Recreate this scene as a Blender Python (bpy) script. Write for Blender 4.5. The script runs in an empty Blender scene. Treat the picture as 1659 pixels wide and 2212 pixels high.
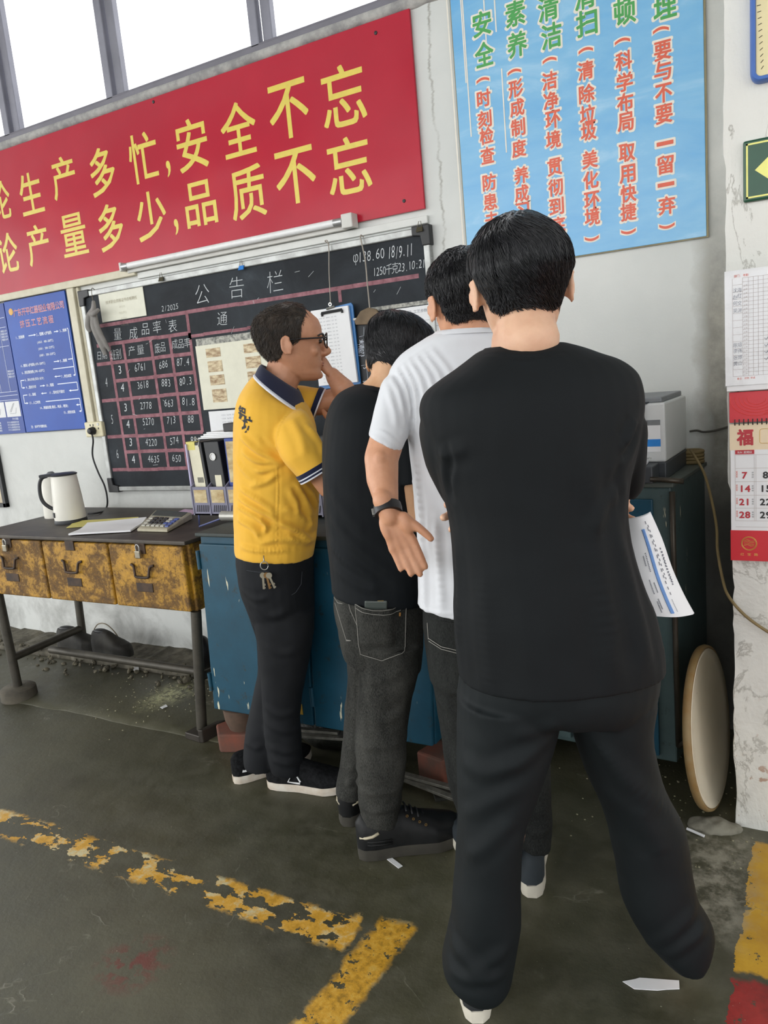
import bpy, math, random
import numpy as np
from mathutils import Vector, Matrix, noise as mnoise
from mathutils.bvhtree import BVHTree

SC = bpy.context.scene
COL = SC.collection

# ------------------------------------------------------------------ camera
FPX, PITCH, ROLL, YAW, CAMZ = 1652.6, .1816425, -.0923939, .5145867, 1.38
_fw = np.array([-math.sin(YAW)*math.cos(PITCH), math.cos(YAW)*math.cos(PITCH), -math.sin(PITCH)])
_r0 = np.array([math.cos(YAW), math.sin(YAW), 0.0]); _u0 = np.cross(_r0, _fw)
RT = math.cos(ROLL)*_r0 + math.sin(ROLL)*_u0
UP = -math.sin(ROLL)*_r0 + math.cos(ROLL)*_u0
CAMP = np.array([0.0, 0.0, CAMZ])
HF = np.array([-math.sin(YAW), math.cos(YAW), 0.0])      # horizontal heading of the view
HR = np.array([math.cos(YAW), math.sin(YAW), 0.0])
ZZ = np.array([0.0, 0.0, 1.0])
cam = bpy.data.cameras.new('camera'); co = bpy.data.objects.new('camera', cam); COL.objects.link(co)
cam.sensor_fit = 'VERTICAL'; cam.sensor_height = 36.0; cam.lens = 36.0*FPX/2212.0
cam.clip_start = .05; cam.clip_end = 200
co.matrix_world = Matrix(((RT[0], UP[0], -_fw[0], 0), (RT[1], UP[1], -_fw[1], 0), (RT[2], UP[2], -_fw[2], CAMZ), (0, 0, 0, 1)))
SC.camera = co

# ------------------------------------------------------------------ light
SC.view_settings.view_transform = 'Standard'; SC.view_settings.look = 'None'
SC.view_settings.gamma = 1; SC.view_settings.use_curve_mapping = False
SC.view_settings.exposure = 1.56
w = bpy.data.worlds.new('sky'); SC.world = w; w.use_nodes = True
_n = w.node_tree.nodes; _l = w.node_tree.links
for _x in list(_n): _n.remove(_x)
_out = _n.new('ShaderNodeOutputWorld'); _bg = _n.new('ShaderNodeBackground')
_tc = _n.new('ShaderNodeTexCoord'); _sep = _n.new('ShaderNodeSeparateXYZ')
_l.new(_tc.outputs['Generated'], _sep.inputs[0])
_rmp = _n.new('ShaderNodeMapRange'); _rmp.inputs[1].default_value = -.8; _rmp.inputs[2].default_value = .8
_rmp.inputs[3].default_value = 1.25; _rmp.inputs[4].default_value = .7      # overcast sky a little brighter on the open left side
_l.new(_sep.outputs['X'], _rmp.inputs[0])
_bg.inputs['Color'].default_value = (.965, .985, 1.0, 1)
_l.new(_rmp.outputs[0], _bg.inputs['Strength']); _l.new(_bg.outputs[0], _out.inputs[0])
_s = bpy.data.lights.new('daylight_sun', 'SUN'); _s.energy = .6; _s.angle = math.radians(80); _s.color = (1, .97, .92)
_so = bpy.data.objects.new('daylight_sun', _s); COL.objects.link(_so)
_so.rotation_euler = Vector((.75, .65, -.42)).to_track_quat('-Z', 'Y').to_euler()

# ------------------------------------------------------------------ points
def ray(x, y): return (x-829.5)/FPX*RT - (y-1106)/FPX*UP + _fw
def onz(x, y, z=0.0):
    d = ray(x, y); return CAMP + d*(z-CAMZ)/d[2]
def ony(x, y, Y):
    d = ray(x, y); return CAMP + d*Y/d[1]
def pt(x, y, d):
    r = ray(x, y); return CAMP + r*(d/(r@HF))
WY, PY = 2.80, 2.195          # wall plane, pillar face
def wxz(x, y, Y=WY):
    p = ony(x, y, Y); return p[0], p[2]

# ------------------------------------------------------------------ tags
def tag(o, label=None, cat=None, group=None, kind=None):
    if label: o['label'] = label
    if cat: o['category'] = cat
    if group: o['group'] = group
    if kind: o['kind'] = kind
    return o
def empty(name, loc, label=None, cat=None, group=None, kind=None):
    o = bpy.data.objects.new(name, None); COL.objects.link(o); o.location = Vector(loc); o.empty_display_size = .05
    return tag(o, label, cat, group, kind)
def adopt(child, parent):
    child.parent = parent
    bpy.context.view_layer.update()
    child.matrix_parent_inverse = parent.matrix_world.inverted()
    return child

# ------------------------------------------------------------------ mesh builder
def nrm(v):
    v = np.asarray(v, float); n = np.linalg.norm(v); return v/n if n > 1e-12 else v
class MB:
    def __init__(s): s.v = []; s.f = []
    def add(s, vs, fs):
        o = len(s.v); s.v.extend([tuple(map(float, p)) for p in vs]); s.f.extend([tuple(o+i for i in f) for f in fs]); return s
    def box(s, lo, hi):
        x0, y0, z0 = lo; x1, y1, z1 = hi
        return s.add([(x0,y0,z0),(x1,y0,z0),(x1,y1,z0),(x0,y1,z0),(x0,y0,z1),(x1,y0,z1),(x1,y1,z1),(x0,y1,z1)],
                     [(0,3,2,1),(4,5,6,7),(0,1,5,4),(1,2,6,5),(2,3,7,6),(3,0,4,7)])
    def obox(s, c, ax, ay, az, hx, hy, hz):
        c = np.asarray(c, float); ax, ay, az = [nrm(a) for a in (ax, ay, az)]
        vs = [c+sx*hx*ax+sy*hy*ay+sz*hz*az for sz in (-1,1) for sx, sy in ((-1,-1),(1,-1),(1,1),(-1,1))]
        return s.add(vs, [(0,3,2,1),(4,5,6,7),(0,1,5,4),(1,2,6,5),(2,3,7,6),(3,0,4,7)])
    def prism(s, pts, off):
        """polygon (3d points) swept by vector off"""
        n = len(pts); pts = [np.asarray(p, float) for p in pts]; off = np.asarray(off, float)
        vs = pts+[p+off for p in pts]
        return s.add(vs, [tuple(range(n))[::-1], tuple(range(n, 2*n))]+[(i, (i+1) % n, n+(i+1) % n, n+i) for i in range(n)])
    def loft(s, rings, caps=True, closed=True):
        n = len(rings[0]); vs = [p for r in rings for p in r]; fs = []
        for k in range(len(rings)-1):
            for i in range(n if closed else n-1):
                j = (i+1) % n; fs.append((k*n+i, k*n+j, (k+1)*n+j, (k+1)*n+i))
        if caps:
            fs.append(tuple(range(n))[::-1]); fs.append(tuple(range((len(rings)-1)*n, len(rings)*n)))
        return s.add(vs, fs)
    def tube(s, pts, r, n=10, caps=True):
        pts = [np.asarray(p, float) for p in pts]; m = len(pts)
        rs = r if hasattr(r, '__len__') else [r]*m
        rings = []; up = None
        for k in range(m):
            t = nrm(pts[min(k+1, m-1)]-pts[max(k-1, 0)])
            if up is None:
                up = np.array([0,0,1.0]) if abs(t[2]) < .9 else np.array([1.0,0,0])
            a = nrm(np.cross(t, up)); up = nrm(np.cross(a, t))
            rings.append([pts[k]+rs[k]*(math.cos(q)*a+math.sin(q)*up) for q in np.linspace(0, 2*math.pi, n, endpoint=False)])
        return s.loft(rings, caps)
    def cyl(s, p0, p1, r0, r1=None, n=24): return s.tube([p0, p1], [r0, r0 if r1 is None else r1], n)
    def lathe(s, c, prof, axis=(0,0,1), n=32, caps=True):
        """prof: (radius, height) list along axis"""
        c = np.asarray(c, float); t = nrm(axis); u = np.array([1.0,0,0]) if abs(t[0]) < .8 else np.array([0,1.0,0])
        a = nrm(np.cross(t, u)); b = np.cross(t, a)
        return s.loft([[c+h*t+max(r,1e-4)*(math.cos(q)*a+math.sin(q)*b) for q in np.linspace(0, 2*math.pi, n, endpoint=False)] for r, h in (prof if caps else list(prof)+[prof[0]])], caps)
    def capsule(s, p0, p1, r0, r1, n=14, m=5):
        p0 = np.asarray(p0, float); p1 = np.asarray(p1, float); L = np.linalg.norm(p1-p0)
        t = nrm(p1-p0) if L > 1e-9 else np.array([0,0,1.0])
        u = np.array([0,0,1.0]) if abs(t[2]) < .9 else np.array([1.0,0,0]); a = nrm(np.cross(t, u)); b = np.cross(t, a)
        rings = []
        for k in range(m+1):
            q = -math.pi/2+k/m*math.pi/2; rings.append((p0+t*r0*math.sin(q), max(r0*math.cos(q), 1e-4)))
        for k in range(m+1):
            q = k/m*math.pi/2; rings.append((p1+t*r1*math.sin(q), max(r1*math.cos(q), 1e-4)))
        return s.loft([[c+r*(math.cos(q)*a+math.sin(q)*b) for q in np.linspace(0, 2*math.pi, n, endpoint=False)] for c, r in rings])
    def ellipsoid(s, c, A, n=20, m=12):
        """A: 3 semi-axis vectors"""
        c = np.asarray(c, float); A = [np.asarray(x, float) for x in A]
        return s.loft([[c+A[2]*math.sin(p)+max(math.cos(p), 1e-3)*(math.cos(q)*A[0]+math.sin(q)*A[1]) for q in np.linspace(0, 2*math.pi, n, endpoint=False)]
                       for p in np.linspace(-math.pi/2, math.pi/2, m)])
    def mesh(s, name):
        me = bpy.data.meshes.new(name); me.from_pydata(s.v, [], s.f); me.update(); return me
    def build(s, name, m, parent=None, smooth=False, bevel=0, seg=2, loc=None, fixn=True, angle=None):
        me = s.mesh(name)
        if fixn:
            import bmesh
            bm = bmesh.new(); bm.from_mesh(me); bmesh.ops.recalc_face_normals(bm, faces=bm.faces); bm.to_mesh(me); bm.free()
        return finish(me, name, m, parent, smooth, bevel, seg, angle)
def finish(me, name, m, parent=None, smooth=False, bevel=0, seg=2, angle=None):
    o = bpy.data.objects.new(name, me); COL.objects.link(o)
    if m is not None:
        for q in (m if isinstance(m, (list, tuple)) else [m]): me.materials.append(q)
    if bevel:
        b = o.modifiers.new('bevel', 'BEVEL'); b.width = bevel; b.segments = seg; b.limit_method = 'ANGLE'; b.angle_limit = math.radians(35)
    if smooth:
        me.shade_smooth()
        if angle:
            try: me.set_sharp_from_angle(angle=math.radians(angle))
            except Exception: pass
    if parent is not None: adopt(o, parent)
    return o
def wire(name, pts, r, m, parent=None, n=8, smooth=True):
    return MB().tube(smooth_pts(pts), r, n).build(name, m, parent, smooth)
def smooth_pts(P, k=6):
    P = [np.asarray(p, float) for p in P]
    if len(P) < 3: return P
    out = []
    for i in range(len(P)-1):
        p0 = P[max(i-1, 0)]; p1 = P[i]; p2 = P[i+1]; p3 = P[min(i+2, len(P)-1)]
        for t in np.linspace(0, 1, k, endpoint=False):
            out.append(.5*((2*p1)+(-p0+p2)*t+(2*p0-5*p1+4*p2-p3)*t*t+(-p0+3*p1-3*p2+p3)*t**3))
    return out+[P[-1]]

# ------------------------------------------------------------------ materials
def lin(h):
    if isinstance(h, str):
        h = h.lstrip('#'); c = [int(h[i:i+2], 16)/255 for i in (0, 2, 4)]
    else: c = [x/255 for x in h]
    return tuple((x/12.92 if x <= .04045 else ((x+.055)/1.055)**2.4) for x in c)+(1.0,)
class NT:
    def __init__(s, name):
        s.m = bpy.data.materials.new(name); s.m.use_nodes = True; s.t = s.m.node_tree
        s.b = s.t.nodes['Principled BSDF']; s.tc = s.n('ShaderNodeTexCoord')
    def n(s, ty, **k):
        x = s.t.nodes.new(ty)
        for a, b in k.items(): setattr(x, a, b)
        return x
    def link(s, a, b): s.t.links.new(a, b)
    def mapv(s, scale=(1,1,1), coord='Object', rot=(0,0,0), loc=(0,0,0)):
        m = s.n('ShaderNodeMapping'); m.inputs['Scale'].default_value = scale; m.inputs['Rotation'].default_value = rot; m.inputs['Location'].default_value = loc
        s.link(s.tc.outputs[coord], m.inputs['Vector']); return m.outputs[0]
    def noise(s, scale, detail=4, rough=.6, vec=None, dist=0):
        x = s.n('ShaderNodeTexNoise'); x.inputs['Scale'].default_value = scale; x.inputs['Detail'].default_value = detail
        x.inputs['Roughness'].default_value = rough; x.inputs['Distortion'].default_value = dist
        s.link(vec if vec is not None else s.tc.outputs['Object'], x.inputs['Vector']); return x.outputs['Fac']
    def ramp(s, fac, stops):
        x = s.n('ShaderNodeValToRGB'); e = x.color_ramp.elements
        while len(e) < len(stops): e.new(.5)
        for k, (p, c) in enumerate(stops):
            e[k].position = p; e[k].color = c if not isinstance(c, (int, float)) else (c, c, c, 1)
        s.link(fac, x.inputs[0]); return x.outputs[0]
    def mix(s, fac, a, b, mode='MIX'):
        x = s.n('ShaderNodeMix', data_type='RGBA', blend_type=mode)
        for i, v in ((0, fac), (6, a), (7, b)):
            if hasattr(v, 'default_value') or hasattr(v, 'links'): s.link(v, x.inputs[i])
            else: x.inputs[i].default_value = v
        return x.outputs[2]
    def math(s, op, a, b=0.0, c=None):
        x = s.n('ShaderNodeMath', operation=op)
        for i, v in enumerate([a, b] + ([c] if c is not None else [])):
            if hasattr(v, 'links'): s.link(v, x.inputs[i])
            else: x.inputs[i].default_value = v
        return x.outputs[0]
    def bump(s, h, strength=.3, dist=.01):
        x = s.n('ShaderNodeBump'); x.inputs['Strength'].default_value = strength; x.inputs['Distance'].default_value = dist
        s.link(h, x.inputs['Height']); s.link(x.outputs[0], s.b.inputs['Normal'])
    def set(s, **k):
        for a, b in k.items():
            i = s.b.inputs[a.replace('_', ' ')]
            if hasattr(b, 'links'): s.link(b, i)
            else: i.default_value = b
        return s
def mat(name, col, rough=.6, metal=0, var=.12, scale=20, bump=0, bscale=None, col2=None, amt=.5, spec=None, detail=5, stretch=(1,1,1)):
    t = NT(name); c = lin(col)
    v = t.mapv(stretch)
    if col2 is not None:
        f = t.ramp(t.noise(scale, detail, .65, v), [(max(0, .5-.12), 0.0), (min(1, .5+.12), 1.0)])
        c1 = t.mix(t.math('MULTIPLY', f, amt), c, lin(col2))
    elif var:
        lo = tuple(x*(1-var) for x in c[:3])+(1,); hi = tuple(min(1, x*(1+var)) for x in c[:3])+(1,)
        c1 = t.ramp(t.noise(scale, detail, .6, v), [(.3, lo), (.7, hi)])
    else: c1 = c
    t.set(Base_Color=c1, Roughness=rough, Metallic=metal)
    if spec is not None: t.set(Specular_IOR_Level=spec)
    if bump: t.bump(t.noise(bscale or scale*3, 4, .6, v), bump, .004)
    return t.m
def flat(name, col, rough=.6, metal=0, spec=None): return mat(name, col, rough, metal, var=.06, scale=30, spec=spec)

# ------------------------------------------------------------------ lettering
_gl = {}
def glyph(ch, bold=0.0):
    k = (ch, bold)
    if k not in _gl:
        cu = bpy.data.curves.new('glyph', 'FONT'); cu.body = ch; cu.size = 1; cu.offset = bold; cu.resolution_u = 3; cu.fill_mode = 'FRONT'
        o = bpy.data.objects.new('glyph', cu); COL.objects.link(o)
        me = bpy.data.meshes.new_from_object(o.evaluated_get(bpy.context.evaluated_depsgraph_get()))
        V = np.array([v.co[:2] for v in me.vertices]).reshape(-1, 2); Fc = [tuple(p.vertices) for p in me.polygons]
        bpy.data.objects.remove(o); bpy.data.curves.remove(cu); bpy.data.meshes.remove(me)
        _gl[k] = (V, Fc)
    return _gl[k]
def put_glyph(mb, ch, c, ux, uz, w, h, bold=0.0, fit=True, off=(0,0,0)):
    """one character centred at c, fitted to a w x h box spanned by ux / uz; heavier strokes are stacked thin layers"""
    thin = min(bold, 0.0); V, Fc = glyph(ch, thin)
    if not len(V): return
    lo, hi = V.min(0), V.max(0); ce = (lo+hi)/2; sz = np.maximum(hi-lo, 1e-6)
    if fit: s = np.array([w/sz[0], h/sz[1]])
    else:
        k = h/.88; s = np.array([k*w/h, k]); ce = np.array([ce[0], .38])
    c = np.asarray(c, float)+np.asarray(off, float); ux = np.asarray(ux, float); uz = np.asarray(uz, float)
    P = (V-ce)*s; nn = np.cross(ux, uz); nn = nn/np.linalg.norm(nn)
    if bold > .004:
        r = bold*max(w, h); n_ = 8 if bold > .025 else 4
        for q in range(n_):
            a = 2*math.pi*(q+.5)/n_; d = np.array([math.cos(a), math.sin(a)])*r*.85
            mb.add([c+(p[0]+d[0])*ux+(p[1]+d[1])*uz+nn*4e-5*q for p in P], Fc)
    else: mb.add([c+p[0]*ux+p[1]*uz for p in P], Fc)
EX = np.array([1.0, 0, 0])
def put_line(mb, txt, c, h, w=None, ux=EX, uz=ZZ, pitch=None, bold=0.0, center=True, jit=0, rnd=None):
    """a line of text on the plane spanned by ux, uz; CJK on a square pitch, latin narrower"""
    w = w or h; ws = [(.55 if ord(q) < 0x2000 else 1.0)*(pitch or w*1.08) for q in txt]
    x = -sum(ws)/2 if center else 0
    for q, a in zip(txt, ws):
        if q != ' ':
            big = ord(q) >= 0x2E80
            cc = np.asarray(c, float)+ux*(x+a/2)
            u1, u2 = ux, uz
            if jit:
                cc = cc+uz*rnd.uniform(-jit, jit)*h; an = rnd.uniform(-jit, jit)
                u1 = ux*math.cos(an)+uz*math.sin(an); u2 = uz*math.cos(an)-ux*math.sin(an)+ux*.12
            put_glyph(mb, q, cc, u1, u2, w*(1 if big else .95), h, bold, fit=False)
        x += a
# ================================================================== room shell
def wall_material(name, tint='#d3d5d1'):
    t = NT(name); c = lin(tint)
    n1 = t.noise(1.3, 5, .6); n2 = t.noise(9, 6, .7); n3 = t.noise(60, 3, .6)
    base = t.ramp(n1, [(.3, lin('#c6c9c6')), (.7, lin('#d9dad6'))])
    sep = t.n('ShaderNodeSeparateXYZ'); t.link(t.tc.outputs['Object'], sep.inputs[0]); X, Y, Z = sep.outputs
    # soot and scuffs low on the wall
    low = t.ramp(Z, [(0.0, 1.0), (1.0, 0.0)])
    mp = t.n('ShaderNodeMapRange'); mp.inputs[1].default_value = .05; mp.inputs[2].default_value = 1.25; mp.inputs[3].default_value = .66; mp.inputs[4].default_value = 0
    t.link(Z, mp.inputs[0])
    d1 = t.math('MULTIPLY', mp.outputs[0], t.ramp(t.noise(2.6, 6, .68, dist=.4), [(.42, 0.0), (.66, 1.0)]))
    c1 = t.mix(d1, base, lin('#5d5c56'))
    # small scratches
    v = t.mapv((7, 7, 2.2), rot=(0, .5, 0)); s = t.ramp(t.noise(5, 7, .75, v), [(.69, 0.0), (.73, .5)])
    c2 = t.mix(s, c1, lin('#8d8d88'))
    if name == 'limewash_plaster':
        # grime band beside the pillar with recess shade painted in, darker below
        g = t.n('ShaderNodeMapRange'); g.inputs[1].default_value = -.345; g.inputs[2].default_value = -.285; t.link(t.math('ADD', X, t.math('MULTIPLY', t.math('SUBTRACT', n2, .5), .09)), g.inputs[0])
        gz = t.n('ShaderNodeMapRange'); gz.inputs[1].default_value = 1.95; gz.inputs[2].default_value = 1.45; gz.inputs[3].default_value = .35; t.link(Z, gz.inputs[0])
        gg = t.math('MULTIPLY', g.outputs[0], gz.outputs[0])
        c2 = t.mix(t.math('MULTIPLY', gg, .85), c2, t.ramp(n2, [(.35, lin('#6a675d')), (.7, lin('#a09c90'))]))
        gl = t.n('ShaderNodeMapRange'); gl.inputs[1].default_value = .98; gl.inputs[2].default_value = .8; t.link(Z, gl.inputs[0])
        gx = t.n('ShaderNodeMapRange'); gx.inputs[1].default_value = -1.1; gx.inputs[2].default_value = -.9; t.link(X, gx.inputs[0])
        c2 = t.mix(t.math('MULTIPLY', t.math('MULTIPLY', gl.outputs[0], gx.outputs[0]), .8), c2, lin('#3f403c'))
        # long flaking crack between banner and poster
        ck = t.math('ABSOLUTE', t.math('SUBTRACT', t.math('ADD', X, t.math('MULTIPLY', t.math('SUBTRACT', t.noise(4, 6, .7, t.mapv((.1, .1, 1))), .5), .11)), -1.215))
        cm = t.math('MULTIPLY', t.ramp(ck, [(.0, .9), (.007, .0)]), t.ramp(n2, [(.4, .15), (.6, 1.0)]))
        c2 = t.mix(cm, c2, lin('#8b8980'))
    if name == 'flaking_whitewash':
        vv = t.mapv((1, 1, .45)); fl = t.noise(5, 8, .62, vv, dist=.6)
        edge = t.ramp(t.math('ABSOLUTE', t.math('SUBTRACT', fl, .53)), [(0.0, .75), (.012, 0.0)])
        xz = t.ramp(X, [(0.0, 1.0), (.13, .25)])
        mxx = t.n('ShaderNodeMapRange'); mxx.inputs[1].default_value = -.18; mxx.inputs[2].default_value = .05; mxx.inputs[3].default_value = 1; mxx.inputs[4].default_value = .25; t.link(X, mxx.inputs[0])
        c2 = t.mix(t.math('MULTIPLY', edge, mxx.outputs[0]), t.mix(.6, c2, lin('#dedcd4')), lin('#8e8b82'))
        br = t.math('MULTIPLY', t.ramp(t.noise(24, 5, .6), [(.62, 0.0), (.66, 1.0)]), t.ramp(Z, [(.05, 1.0), (.42, 0.0)]))
        c2 = t.mix(br, c2, lin('#9a6a48'))
        t.bump(t.math('ADD', t.math('MULTIPLY', fl, 1.0), t.math('MULTIPLY', n3, .15)), .6, .02)
    else:
        t.bump(t.math('ADD', n2, t.math('MULTIPLY', n3, .3)), .22, .01)
    t.set(Base_Color=c2, Roughness=.75)
    return t.m
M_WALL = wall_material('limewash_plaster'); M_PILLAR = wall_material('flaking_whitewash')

WX0, WX1, SILL, WTOP = -7.0, -.75, 2.70, 4.3
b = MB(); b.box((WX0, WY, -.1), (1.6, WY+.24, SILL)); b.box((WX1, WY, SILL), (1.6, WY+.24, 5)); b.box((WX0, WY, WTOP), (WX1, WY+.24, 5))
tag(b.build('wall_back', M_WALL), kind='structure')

# pillar / right wall: ragged, flaking left edge
P = MB(); nz, nx = 150, 60; rnd = random.Random(3)
def ragged(z, k): return .011*mnoise.noise((z*5, k, 0))+.007*mnoise.noise((z*16, k, 3))+.003*mnoise.noise((z*45, k, 5))
front = []
for j in range(nz+1):
    z = -.05+5.05*(j/nz)**1.4; row = []
    for i in range(nx+1):
        u = i/nx; x = -.186+.01*(z < 1)+1.79*u**2.2
        e = math.exp(-u*9)
        y = PY+.012*e*mnoise.noise((x*14, z*7, 1))+.004*mnoise.noise((x*30, z*22, 2))*math.exp(-u*4)+.035*max(0, 1-u*nx/1.6)
        row.append((x+ragged(z, 1)*(1-min(1, u*12)), y, z))
    front.append(row)
vs = [p for r in front for p in r]; W_ = nx+1
fs = [(j*W_+i, j*W_+i+1, (j+1)*W_+i+1, (j+1)*W_+i) for j in range(nz) for i in range(nx)]
P.add(vs, fs)
L_ = [r[0] for r in front]
P.loft([[p, (p[0]-.0, WY+.01, p[2])] for p in L_], caps=False, closed=False)
tag(P.build('wall_right', M_PILLAR, smooth=True, angle=50), kind='structure')

# ------------------------------------------------------------------ floor
def floor_material():
    t = NT('oily_concrete'); sep = t.n('ShaderNodeSeparateXYZ'); t.link(t.tc.outputs['Object'], sep.inputs[0]); X, Y, Z = sep.outputs
    a = t.noise(1.6, 6, .65); n2 = t.noise(11, 6, .7); n3 = t.noise(70, 4, .65)
    c = t.ramp(a, [(.28, lin('#333225')), (.5, lin('#454433')), (.74, lin('#575541'))])
    c = t.mix(t.ramp(n2, [(.42, 0.0), (.75, .4)]), c, lin('#6d6a5b'))
    c = t.mix(t.ramp(n3, [(.3, .25), (.45, 0.0)]), c, lin('#2a2922'))
    def box(v, lo, hi, soft):
        m1 = t.n('ShaderNodeMapRange'); m1.inputs[1].default_value = lo-soft; m1.inputs[2].default_value = lo+soft; t.link(v, m1.inputs[0])
        m2 = t.n('ShaderNodeMapRange'); m2.inputs[1].default_value = hi+soft; m2.inputs[2].default_value = hi-soft; t.link(v, m2.inputs[0])
        return t.math('MULTIPLY', m1.outputs[0], m2.outputs[0])
    jn = t.math('MULTIPLY', t.math('SUBTRACT', t.noise(18, 5, .7), .5), .05)
    Xj = t.math('ADD', X, jn); Yj = t.math('ADD', Y, jn)
    # worn L-shaped yellow marking
    la = t.math('MULTIPLY', box(Yj, 1.335, 1.445, .008), box(Xj, -9, -.985, .008))
    wn = t.noise(13, 5, .62, t.mapv((.75, 1.25, 1)))
    hole = t.n('ShaderNodeMapRange'); hole.inputs[1].default_value = -.95; hole.inputs[2].default_value = -1.6; hole.inputs[3].default_value = .47; hole.inputs[4].default_value = .53; t.link(X, hole.inputs[0])
    la = t.math('MULTIPLY', la, t.math('GREATER_THAN', wn, hole.outputs[0]))
    xs = t.math('ADD', Xj, t.math('MULTIPLY', t.math('SUBTRACT', Y, 1.3), -.06))
    lb = t.math('MULTIPLY', box(xs, -.962, -.862, .008), box(Yj, -1, 1.478, .01))
    lb = t.math('MULTIPLY', lb, t.math('GREATER_THAN', t.noise(26, 6, .7), .42))
    lc = t.math('MULTIPLY', box(t.math('ADD', Xj, t.math('MULTIPLY', t.math('SUBTRACT', Y, 1.4), .18)), -1.012, -.985, .006), box(Yj, 1.36, 1.46, .01))
    ym = t.math('MAXIMUM', t.math('MAXIMUM', la, lb), t.math('MULTIPLY', lc, t.math('GREATER_THAN', n2, .45)))
    yel = t.ramp(t.noise(15, 5, .7), [(.36, lin('#bd8d22')), (.5, lin('#d6a33a')), (.62, lin('#cfc49a'))])
    yelb = t.ramp(t.noise(40, 5, .7), [(.34, lin('#94701f')), (.52, lin('#cf9c2e')), (.72, lin('#d6b35a'))])
    yc = t.mix(lb, yel, yelb)
    c = t.mix(ym, c, yc)
    # kerb marking at the pillar foot: yellow, then red
    edge = t.math('ADD', Xj, t.math('MULTIPLY', t.math('SUBTRACT', Y, 1.9), -.02))
    k1 = t.math('GREATER_THAN', edge, -.128); yk = box(Yj, 1.625, 2.13, .006); rk = box(Yj, .5, 1.605, .006)
    wear = t.math('GREATER_THAN', t.noise(30, 6, .7), .37)
    c = t.mix(t.math('MULTIPLY', t.math('MULTIPLY', k1, yk), wear), c, t.ramp(n2, [(.35, lin('#b98a17')), (.65, lin('#cda02a'))]))
    c = t.mix(t.math('MULTIPLY', t.math('MULTIPLY', k1, rk), wear), c, t.ramp(n2, [(.35, lin('#7d1f1c')), (.65, lin('#a5302b'))]))
    # pale dusty concrete by the pillar
    pd = t.math('MULTIPLY', box(Xj, -.30, -.12, .04), box(Yj, 1.72, 2.15, .06))
    c = t.mix(t.math('MULTIPLY', pd, t.ramp(t.noise(17, 6, .7), [(.42, .05), (.62, .8)])), c, lin('#a19d8d'))
    # spilled pale powder under the bench
    vx = t.math('SUBTRACT', X, -2.56); vy = t.math('SUBTRACT', Y, 2.40)
    rr = t.math('SQRT', t.math('ADD', t.math('POWER', t.math('MULTIPLY', vx, 7.5), 2), t.math('POWER', t.math('MULTIPLY', vy, 4.2), 2)))
    pw = t.math('MULTIPLY', t.ramp(rr, [(.1, 1.0), (1.0, 0.0)]), t.ramp(t.noise(45, 5, .75), [(.4, 0.0), (.62, .95)]))
    c = t.mix(pw, c, lin('#d3d3a2'))
    # faded red scuff
    rx = t.math('SUBTRACT', X, -1.45); ry = t.math('SUBTRACT', Y, 1.10)
    rd = t.math('SQRT', t.math('ADD', t.math('POWER', t.math('MULTIPLY', rx, 9), 2), t.math('POWER', t.math('MULTIPLY', ry, 9), 2)))
    c = t.mix(t.math('MULTIPLY', t.ramp(rd, [(.3, .8), (1.0, 0.0)]), t.ramp(t.noise(22, 4, .6), [(.47, 0.0), (.55, 1.0)])), c, lin('#6b2d25'))
    # cracks
    ck = t.noise(1.9, 5, .55, dist=.5); cm = t.ramp(t.math('ABSOLUTE', t.math('SUBTRACT', ck, .5)), [(0.0, .45), (.005, 0.0)])
    cm = t.math('MULTIPLY', cm, t.ramp(t.noise(5, 5, .7), [(.52, 0.0), (.64, 1.0)]))
    c = t.mix(cm, c, lin('#908d7e'))
    sp = t.ramp(t.noise(150, 2, .5), [(.74, 0.0), (.77, .9)]); c = t.mix(sp, c, lin('#a7a58f'))
    t.set(Base_Color=c, Roughness=t.ramp(n2, [(.3, .34), (.7, .62)]))
    t.bump(t.math('ADD', t.math('ADD', t.math('MULTIPLY', a, .6), t.math('MULTIPLY', n2, .35)), t.math('ADD', t.math('MULTIPLY', n3, .12), t.math('MULTIPLY', cm, .25))), .5, .012)
    return t.m
M_FLOOR = floor_material()
b = MB(); b.box((-14, -12, -.2), (8, WY+.1, 0)); tag(b.build('floor', M_FLOOR), kind='structure')
# broken concrete kerb along the foot of the back wall (bench bay)
b = MB(); n = 90; rings = []
for i in range(n+1):
    x = -5.2+3.35*i/n; q = [mnoise.noise((x*4, k, 7)) for k in range(4)]; q2 = mnoise.noise((x*17, 2, 1))
    fy = 2.57+.03*q[0]+.02*q2; h = .032+.016*q[1]+.012*q2
    rings.append([(x, fy, -.02), (x, fy+.012, h*.75), (x, fy+.05, h), (x, 2.70+.01*q[2], h+.012*q[3]), (x, WY+.01, h+.012), (x, WY+.01, -.02)])
b.loft(rings); M_RUB = mat('broken_concrete', '#6a6558', .9, var=0, scale=14, col2='#3f3c32', amt=.9, bump=.9, bscale=35)
tag(b.build('trim_1', M_RUB), kind='structure')
# low edge of the slab under the bench
b = MB(); rings = []
for i in range(n+1):
    x = -4.8+2.85*i/n; q2 = mnoise.noise((x*9, 5, 1)); q = mnoise.noise((x*3, 1, 1))
    f = 2.085+.018*q+.012*q2
    rings.append([(x, f, -.01), (x, f+.014, .004+.003*q2), (x, f+.07, .009), (x, 2.3, .0115), (x, 2.56, .006), (x, 2.6, -.01)])
b.loft(rings); tag(b.build('trim_2', M_FLOOR, smooth=True), kind='structure')

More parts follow.
